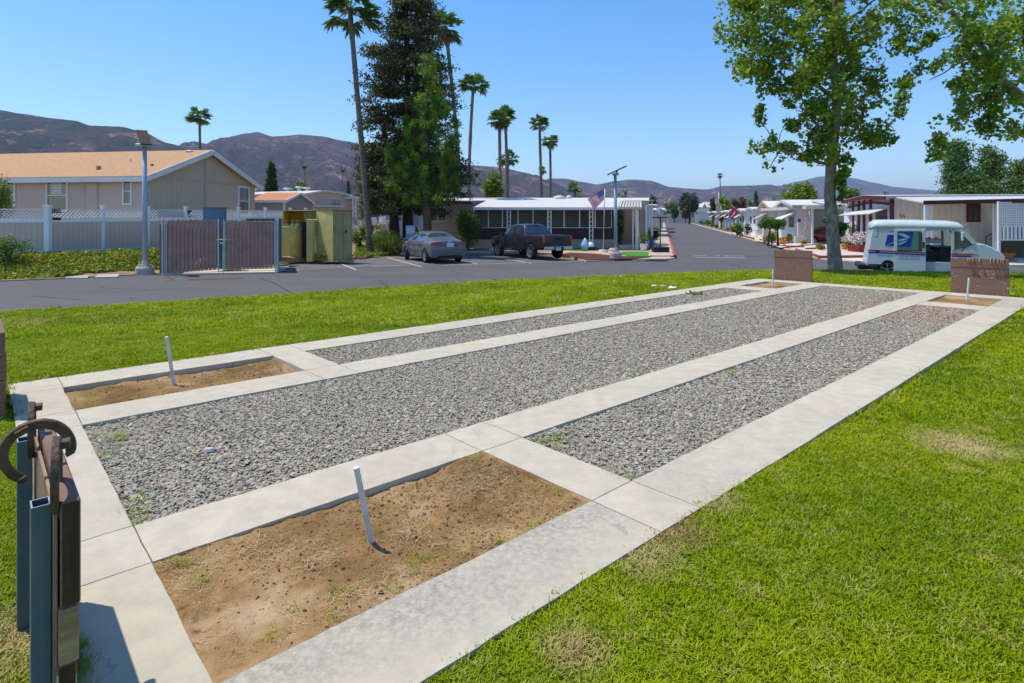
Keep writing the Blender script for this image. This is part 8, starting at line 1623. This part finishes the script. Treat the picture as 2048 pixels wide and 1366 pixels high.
# conifers at right behind the roof
def conifer(px, pyt, wpx, Y, label, seed, m):
    zb = zg(XD(px, Y), Y); zt6 = ZD(pyt, Y); h = zt6 - zb; t = thing('spreading_conifer', label, 'tree', (XD(px, Y), Y, zb), group='conifers behind the maroon-trim home'); r = np.random.default_rng(seed); pp = []; lb = MB(); w_ = wpx/2/F*Y
    for i in range(46):
        f_ = r.uniform(.12, 1.0); az = r.uniform(0, 6.28); ln = w_*(1 - f_)**.75*r.uniform(.65, 1.15) + .5; s_ = Vector((XD(px, Y), Y, zb + h*f_)); e_ = s_ + Vector((math.cos(az)*ln, math.sin(az)*ln, ln*.28)); lb.tube([s_, e_], [.10, .03], 4)
        for q in range(int(5 + ln*2.2)): c_ = s_.lerp(e_, r.uniform(.35, 1)); pp.append(np.array(c_) + r.normal(size=(26, 3))*np.array([.5, .5, .30]))
    p_ = np.vstack(pp); V, Fq, T = leaf_geo(p_, .40, .4, seed=seed, droop=(0, 0, .5)); np_mesh('crown', V, Fq, m, t, True, T); lb.build('limb', M['bark_brown'], t); b = MB(); b.tube([(XD(px, Y), Y, zb), (XD(px, Y), Y, zb + h*.97)], [.35, .05], 8); b.build('trunk', M['bark_brown'], t)
conifer(1915, 290, 58, 68, 'leftmost spreading conifer over the maroon-trim home roof', 1, M['leaf_pine2']); conifer(1982, 298, 52, 72, 'middle spreading conifer over the maroon-trim home roof', 2, M['leaf_pine2']); conifer(2036, 320, 50, 66, 'yellower conifer at the right edge over the roof', 3, M['leaf_pine2']); conifer(1952, 352, 50, 66, 'lower conifer between the two taller ones', 4, M['leaf_pine2'])

# right street gardens
shrub_px('clipped_tree', 'left lobe of the big cloud-clipped dark green tree by the street', 'tree', 1536, 492, 46, 56, M['leaf_green'], n=3000, leaf=.11, seed=21, trunk=1.15, nf=0); shrub_px('clipped_tree', 'right lobe of the big cloud-clipped dark green tree beside the white awning', 'tree', 1556, 492, 36, 54, M['leaf_green'], n=2500, leaf=.11, seed=22, trunk=1.1, nf=0)
shrub_px('leafy_plant', 'light green potted plant under the cloud-clipped tree', 'plant', 1544, 490, 26, 28, M['leaf_lime'], n=700, leaf=.14, seed=23); shrub_px('leafy_bush', 'wide-leaved bright bush left of the pink flowers', 'bush', 1474, 472, 28, 26, M['leaf_lime'], n=1200, leaf=.2, seed=24); shrub_px('dark_bush', 'dark green bush between the bright bush and the pink flowers', 'bush', 1494, 470, 20, 22, M['leaf_deep'], n=800, leaf=.15, seed=25)
shrub_px('topiary_tree', 'narrow two-tier clipped tree on the street', 'tree', 1443, 458, 11, 27, M['leaf_deep'], n=800, leaf=.16, seed=26, trunk=.9); shrub_px('low_hedge', 'low green hedge row up the street', 'hedge', 1415, 451, 24, 11, M['leaf_green'], n=900, leaf=.2, seed=27); shrub_px('round_bush', 'round lime bush far up the street', 'bush', 1392, 448, 11, 11, M['leaf_lime'], n=600, leaf=.25, seed=28); shrub_px('low_bush', 'small dark bush beside the street home steps', 'bush', 1424, 454, 8, 6, M['leaf_green'], n=300, leaf=.15, seed=29)
for px, py, w_, h_, mm, lab in [(1375, 443, 10, 7, 'leaf_green', 'first low bush by the far garden wall'), (1383, 445, 8, 5, 'leaf_orange', 'dry orange bush far up the street'), (1402, 449, 9, 8, 'leaf_deep', 'dark bush right of the round lime bush'), (1433, 456, 8, 7, 'leaf_green', 'low green bush left of the topiary tree')]: shrub_px('low_bush', lab, 'bush', px, py, w_, h_, M[mm], n=260, leaf=.2, seed=int(px))
shrub_px('flower_bush', 'low bush with orange-brown flowers on the white gravel bed', 'plant', 1641, 500, 21, 12, M['leaf_orange'], n=900, leaf=.09, seed=31); shrub_px('yellow_bush', 'yellow-green bush beside the orange pots by the ribbed wall', 'bush', 1578, 486, 14, 18, M['leaf_yellow'], n=700, leaf=.12, seed=32); shrub_px('planter_plant', 'pale flowering plant in the low planter before the red car', 'plant', 1608, 489, 16, 10, M['leaf_yellow'], n=400, leaf=.1, seed=33)
shrub_px('rose_bush', 'tall leafy rose bush in front of the maroon trimmed wall', 'bush', 1716, 496, 40, 46, M['leaf_green'], n=1500, leaf=.10, seed=34, nf=2.4, th=.05); shrub_px('succulent_clump', 'pale yellow-green clump at the left end of the brick planter', 'plant', 1694, 497, 16, 22, M['leaf_yellow'], n=500, leaf=.14, seed=35)
M['terracotta'] = mat('terracotta', (.48, .16, .06), .7, var=.15, vs=5); M['orange_pot'] = mat('orange_pot', (.62, .24, .04), .6, var=.1); M['white_gravel'] = mat('white_gravel', (.62, .55, .50), .95, col2=(.42, .34, .30), vs=25, bs=.6, bscale=40); M['brick_red'] = stripe_mat('brick_red', (.26, .045, .045), (.14, .03, .03), .09, .85, 'Z', .8); M['red_edge'] = mat('red_edge', (.36, .09, .06), .8, var=.2, vs=4)
def pot(px, py, wpx, hpx, mm, label, name='plant_pot', Y=None):
    q = G(px, py, zg) if Y is None else Vector((XD(px, Y), Y, ZD(py, Y))); Yv = q.y; r_ = wpx/2/F*Yv; h_ = hpx/F*Yv; t = thing(name, label, 'pot', q, group='plant pots in the gardens'); b = MB(); b.tube([q, q + Z*h_*.85], [r_*.7, r_*.95], 14); b.build('bowl', M[mm], t, smooth=True); b = MB(); b.tube([q + Z*h_*.82, q + Z*h_], [r_*1.05, r_*1.05], 14); b.build('rim', M[mm], t); return t
pot(1563, 489, 10, 14, 'orange_pot', 'bright orange glazed pot under the white window awning'); pot(1569, 487, 8, 13, 'orange_pot', 'second orange pot half behind the bright one'); pot(1530, 486, 9, 12, 'terracotta', 'terracotta pot under the cloud-clipped tree'); pot(1455, 461, 9, 6, 'terracotta', 'terracotta tub beside the topiary tree'); pot(1689, 499, 13, 11, 'orange_pot', 'wide terracotta bowl at the left end of the brick planter')
pot(1238, 492, 7, 7, 'vinyl', 'white pot under the dark vine at the porch corner'); pot(1490, 470, 5, 14, 'pale_concrete', 'slim grey pedestal by the bright bush'); pot(2005, 520, 40, 14, 'terracotta', 'broad terracotta bowl right of the mail truck'); pot(2044, 510, 14, 10, 'orange_pot', 'orange pot at the right edge before the lattice')
q = G(2004, 506, zg); shrub('yellow_plant', 'tall thin yellow-leaved plant in front of the lattice porch', 'plant', (q.x + .1, q.y, -.1), (.35, .3, 1.3), M['leaf_yellow'], n=220, leaf=.14, seed=51, nf=0); q = G(2034, 508, zg); shrub('yellow_plant', 'second yellow-leaved plant near the right edge before the porch', 'plant', (q.x, q.y, -.1), (.4, .3, 1.15), M['leaf_yellow'], n=240, leaf=.14, seed=52, nf=0)
q = G(1512, 467, zg); t = shrub('flower_clump', 'bright pink flowers beside the white table', 'flowers', q, (.45, .4, .75), M['flower_pink'], n=500, leaf=.12, seed=41)
# white metal bench with a red seat cushion, ornaments
q = G(1506, 474, zg); t = thing('garden_table', 'white garden table with a red top beside the pink flowers', 'table', q); b = MB(); b.cbox(q + Z*.62, (1.1, .6, .05)); b.build('table_top', M['terracotta'], t)
for sx in (-.4, .4): b = MB(); b.tube([q + Vector((sx, 0, 0)), q + Vector((sx*.7, 0, .3)), q + Vector((sx, 0, .6))], .04, 6); b.build('leg', M['vinyl'], t)
# white gravel bed with red edging, brick planter
def Gp(l): return [(q_.x, q_.y) for q_ in [G(a_, c_, zg) for a_, c_ in l]]
sheet('gravel_yard', Gp([(1592, 500), (1640, 515), (1800, 513), (2120, 520), (2120, 490), (1900, 487), (1700, 487), (1620, 491)]), zg, .02, M['white_gravel'], 0, thick=.05)
sheet('driveway', Gp([(1560, 496), (1600, 491), (1700, 484), (1700, 478), (1600, 480), (1590, 487), (1510, 481), (1530, 486)]), zg, .026, M['pale_concrete'], 0)
def edging(l, label, h=.1): 
    pp = [G(a_, c_, zg) for a_, c_ in l]; t = thing('garden_edging', label, 'edging', pp[0], group='red garden edging'); b = MB(); [b.bar(a_ + Z*h/2, c_ + Z*h/2, .12, h) for a_, c_ in zip(pp, pp[1:])]; b.build('edging', M['red_edge'], t)
edging([(1592, 500), (1640, 515), (1800, 513)], 'red edging strip along the white gravel bed near the backboard'); edging([(1568, 492), (1576, 495.5), (1606, 493.5), (1604, 490)], 'red rectangle of edging in the pavement before the ribbed home'); edging([(1612, 499), (1632, 498)], 'short red edging strip left of the orange-brown flowers'); edging([(1520, 480), (1560, 489), (1585, 487)], 'red edging under the cloud-clipped tree'); edging([(1475, 469), (1508, 478)], 'red edging before the white garden table'); edging([(1440, 459.5), (1462, 464.5)], 'red edging beside the topiary tree')
a_, c_ = G(1696, 502, zg), G(1734, 505, zg); d_ = (c_ - a_).normalized(); c_ = a_ + d_*2.6; t = thing('brick_planter', 'dark red brick planter full of white flowers left of the mail truck', 'planter', a_); b = MB(); wallq(b, a_, c_, zg(a_.x, a_.y), ZD(489.5, a_.y), .9); b.build('box', M['brick_red'], t)
p = blob_pts([((a_.lerp(c_, f_) + Vector((0, .5, .85))), (.6, .4, .35)) for f_ in (.1, .35, .6, .9)], 900, 3, .5, 2, -.1); V, Fq, T = leaf_geo(p, .12, .8, up=.5); np_mesh('flowers', V, Fq, mat('flower_white', (.62, .55, .55), .7, var=.3, vs=8), t, True)
# rocks on the gravel at the right, pink ornament
for i, (px, py, w_) in enumerate([(2024, 519, 16), (2040, 522, 16), (2012, 524, 12), (1655, 508, 9)]):
    q = G(px, py, zg); t = thing('garden_rock', ['grey rock left of the pair by the right edge', 'pale rock at the right edge before the porch', 'small reddish rock below the terracotta bowl', 'pinkish stone on the white gravel bed beside the sycamore trunk'][i], 'rock', q, group='rocks in the white gravel'); bm = bmesh.new(); bmesh.ops.create_icosphere(bm, subdivisions=2, radius=w_/2/F*q.y)
    for v in bm.verts: v.co *= .8 + .5*mnoise.noise(v.co*3 + Vector((i, 0, 0))); v.co.z *= .6
    me = bpy.data.meshes.new('rock'); bm.to_mesh(me); bm.free(); link('rock', me, mat('rock_%d' % i, [(.32, .33, .3), (.5, .45, .42), (.42, .2, .16), (.55, .25, .25)][i], .9, var=.2), t)
# beds before the porch home
M['mulch'] = mat('mulch', (.17, .055, .04), .95, col2=(.07, .025, .02), vs=20, bs=1, bscale=35, bd=.04); M['tan_gravel'] = mat('tan_gravel', (.55, .42, .31), .95, col2=(.38, .27, .19), vs=18, bs=.6, bscale=30); M['turf'] = mat('turf', (.07, .22, .03), .9, var=.3, vs=14, bs=.7, bscale=50)
sheet('tan_gravel_bed', Gp([(880, 503), (1112, 505), (1172, 519.5), (1340, 516), (1340, 500), (1120, 497), (900, 496)]), zg, -.03, M['tan_gravel'], 0, thick=.2); sheet('mulch_bed', Gp([(1122, 508), (1172, 519), (1260, 517.5), (1300, 514), (1225, 511), (1190, 507), (1140, 505)]), zg, .0, M['mulch'], 0, thick=.1)
sheet('turf_patch', Gp([(1240, 508), (1262, 512), (1303, 513), (1312, 506), (1285, 503), (1245, 503.5)]), zg, .01, M['turf'], 0, thick=.08); sheet('grass_strip', Gp([(1130, 500), (1170, 502), (1185, 499), (1140, 497.5)]), zg, -.02, M['turf'], 0, thick=.08)
sheet('leaf_litter_bed', Gp([(556, 516), (640, 512.5), (700, 510.5), (860, 508), (880, 500), (700, 497), (560, 508)]), zg, -.12, M['soil'], 0, thick=.2)
q = G(1170, 500, zg); t = thing('garden_ornament', 'blue and white ornament at the foot of the porch post pair', 'ornament', q); b = MB(); b.tube([q, q + Z*.35, q + Z*.6, q + Z*.75], [.22, .26, .12, .03], 10); b.build('figure', mat('orn_blue', (.3, .5, .8), .4, var=.2, vs=5), t, smooth=True); b = MB(); b.tube([q + Vector((.35, 0, 0)), q + Vector((.35, 0, .35)), q + Vector((.35, 0, .5))], [.2, .22, .05], 10); b.build('white_globe', M['vinyl'], t, smooth=True); b = MB(); b.cbox(q + Vector((.45, -.15, .1)), (.5, .2, .2)); b.build('dark_base', M['black'], t, bevel=.03)
q = G(1225, 500, zg); t = thing('garden_rock', 'low pale rock right of the flagpole base', 'rock', q, group='rocks in the white gravel'); b = MB(); b.tube([q, q + Z*.12], [.3, .15], 7); b.build('rock', mat('rock_9', (.45, .4, .34), .9, var=.2), t)
q = G(1304, 497, zg); t = thing('garden_figure', 'small figure ornament in red and blue by the clipped bush', 'ornament', q); b = MB(); b.tube([q, q + Z*.3, q + Z*.62], [.12, .15, .07], 10); b.build('body', mat('fig_blue', (.08, .12, .4), .5), t, smooth=True); b = MB(); b.tube([q + Z*.6, q + Z*.70, q + Z*.82], [.06, .1, .03], 10); b.build('head', mat('fig_red', (.4, .08, .08), .5), t, smooth=True)
q = G(1281, 494, zg); t = thing('bird_bath', 'low pale dish beside the entry posts', 'ornament', q); b = MB(); b.tube([q, q + Z*.12], .06, 8); b.build('stem', M['pale_concrete'], t); b = MB(); b.tube([q + Z*.1, q + Z*.2], [.12, .34], 14); b.build('bowl', M['pale_concrete'], t)
# mailbox post and stacked pots by the left pavement
q = G(1320.5, 505, zg); t = thing('planter_box', 'dark wooden box with white edging at the street corner', 'planter', q); b = MB(); b.cbox(q + Z*.15, (.9, .6, .35)); b.build('box', M['black'], t, bevel=.02); b = MB(); b.bar(q + Vector((-.0, 0, .3)), q + Vector((0, 0, 2.0)), .06); b.build('post', M['dark_brown'], t); b = MB(); b.cbox(q + Z*2.03, (.9, .12, .06)); b.build('crossbar', M['dark_brown'], t)
for i in range(7):
    x_, y_ = STL(36.5 + i*2.4) - 1.9, 36.5 + i*2.4; t = thing('potted_plant', 'potted plant number %s in the row along the left pavement' % ['one nearest the corner', 'two from the corner', 'three from the corner', 'four from the corner', 'five from the corner', 'six from the corner', 'seven from the corner'][i] if False else ['nearest potted plant in the row beside the left pavement', 'second potted plant from the corner beside the left pavement', 'third potted plant from the corner beside the left pavement', 'fourth potted plant from the corner beside the left pavement', 'fifth potted plant from the corner beside the left pavement', 'sixth potted plant from the corner beside the left pavement', 'farthest potted plant in the row beside the left pavement'][i], 'potted plant', (x_, y_, zg(x_, y_)), group='potted plants beside the left pavement'); z_ = zg(x_, y_); b = MB(); b.tube([(x_, y_, z_), (x_, y_, z_ + .4)], [.18, .25], 12); b.build('pot', M[['vinyl', 'shade_grey', 'vinyl', 'black', 'terracotta', 'vinyl', 'shade_grey'][i]], t)
    p = blob_pts([(Vector((x_, y_, z_ + .75)), (.38, .38, .4))], 260, i, .5, 0); V, Fq, T = leaf_geo(p, .13, .6); np_mesh('foliage', V, Fq, M[['leaf_green', 'leaf_deep', 'leaf_grey', 'leaf_green', 'leaf_red', 'leaf_lime', 'leaf_deep'][i]], t, True, T)
x_, y_ = XD(1320, 46), 46.0; t = thing('wind_spinner', 'silvery star-shaped spinner above the slanted flag at the street mouth', 'ornament', (x_, y_, zg(x_, y_))); b = MB(); b.tube([(x_, y_, 0), (x_, y_, ZD(423, y_))], .03, 6); b.build('pole', M['galv'], t); b = MB(); c_ = Vector((x_, y_, ZD(421, y_)))
for i in range(8): a_ = i*math.pi/4 + .2; e_ = c_ + Vector((math.cos(a_)*.42, 0, math.sin(a_)*.42)); b.slab([c_ + Vector((-math.sin(a_)*.07, 0, math.cos(a_)*.07)), e_, c_ + Vector((math.sin(a_)*.07, .05, -math.cos(a_)*.07))], .01)
b.build('blades', mat('spin', (.6, .65, .72), .3, .5), t)
# plastic chairs, plants and boulder in the yard behind the palm
def chair(px, py, Y, label, rz, m):
    z_ = ZD(py, Y); x_ = XD(px, Y); t = thing('garden_chair', label, 'chair', (x_, Y, z_), rz, 'garden chairs behind the palm')
    b = MB(); b.cbox((0, 0, .42), (.52, .5, .04)); b.build('seat', m, t, world=False, bevel=.01); b = MB(); b.add([(-.26, .24, .44), (.26, .24, .44), (.24, .36, .95), (-.24, .36, .95), (-.26, .27, .44), (.26, .27, .44), (.24, .39, .95), (-.24, .39, .95)], [(0,1,2,3), (7,6,5,4), (0,4,5,1), (1,5,6,2), (2,6,7,3), (3,7,4,0)]); b.build('backrest', m, t, world=False, bevel=.008)
    for sx in (-.23, .23):
        for sy in (-.21, .25): b = MB(); b.bar((sx, sy, .41), (sx*1.1, sy*1.15, 0), .045); b.build('leg', m, t, world=False)
        b = MB(); b.bar((sx*1.1, -.2, .65), (sx*1.1, .3, .68), .05, .03); b.bar((sx*1.1, -.2, .42), (sx*1.1, -.2, .65), .04); b.build('armrest', m, t, world=False)
chair(753, 462, 41, 'left of two white plastic chairs between palm and conifer trunks', R(160), M['vinyl']); chair(768, 460, 41.5, 'right of two white plastic chairs between palm and conifer trunks', R(175), M['vinyl']); chair(718, 462, 40, 'grey garden chair beside the olive cabinet', R(140), M['galv']); chair(731, 466, 39, 'white metal chair just left of the palm trunk', R(200), mat('chair_cream', (.6, .57, .5), .6))
t = thing('boulder', 'grey boulder at the foot of the yard behind the palm', 'rock', D(762, 470, 36.5)); bm = bmesh.new(); bmesh.ops.create_icosphere(bm, subdivisions=3, radius=1)
for v in bm.verts: v.co *= 1 + .25*mnoise.noise(v.co*1.5); v.co = Vector((v.co.x*.55, v.co.y*.5, v.co.z*.45 - .1))
me = bpy.data.meshes.new('rock'); bm.to_mesh(me); bm.free(); link('rock', me, mat('boulder', (.28, .26, .25), .95, var=.25, vs=9, bs=.8), t)
for i, (px, py, w_, lab) in enumerate([(757, 455, 18, 'orange-leaved plant before the two white chairs'), (780, 453, 9, 'small orange flowers left of the dark trunks'), (833, 460, 9, 'yellow flowers between the dark trunks and the wing wall')]): q = D(px, py, 38.5); shrub('flowering_plant', lab, 'plant', (q.x, q.y, q.z - .35), (w_/2/F*38.5, w_/2/F*38.5, .65), M['leaf_orange' if i < 2 else 'leaf_yellow'], n=350, leaf=.1, seed=i + 60, nf=0)
t = thing('red_pail', 'red and white pail between the dark trunks', 'pail', D(798, 442, 40)); q = D(798, 442, 40); b = MB(); b.tube([q, q + Z*.28], [.14, .18], 12); b.build('bucket', mat('pail_red', (.5, .12, .1), .5), t)

# ------------------------------------------------------------------ air
if HAZE:
    me = bpy.data.meshes.new('haze'); b = MB(); b.box(-9000, 9000, -500, 9900, -1.6, 620); o = b.build('haze', None); m = bpy.data.materials.new('haze'); m.use_nodes = True; n = m.node_tree; n.nodes.remove(n.nodes['Principled BSDF']); pv = n.nodes.new('ShaderNodeVolumePrincipled'); pv.inputs['Color'].default_value = (0.55, 0.68, 1.0, 1); pv.inputs['Density'].default_value = HAZE; pv.inputs['Anisotropy'].default_value = 0.2; n.links.new(pv.outputs[0], n.nodes['Material Output'].inputs['Volume']); o.data.materials.append(m); o['kind'] = 'stuff'
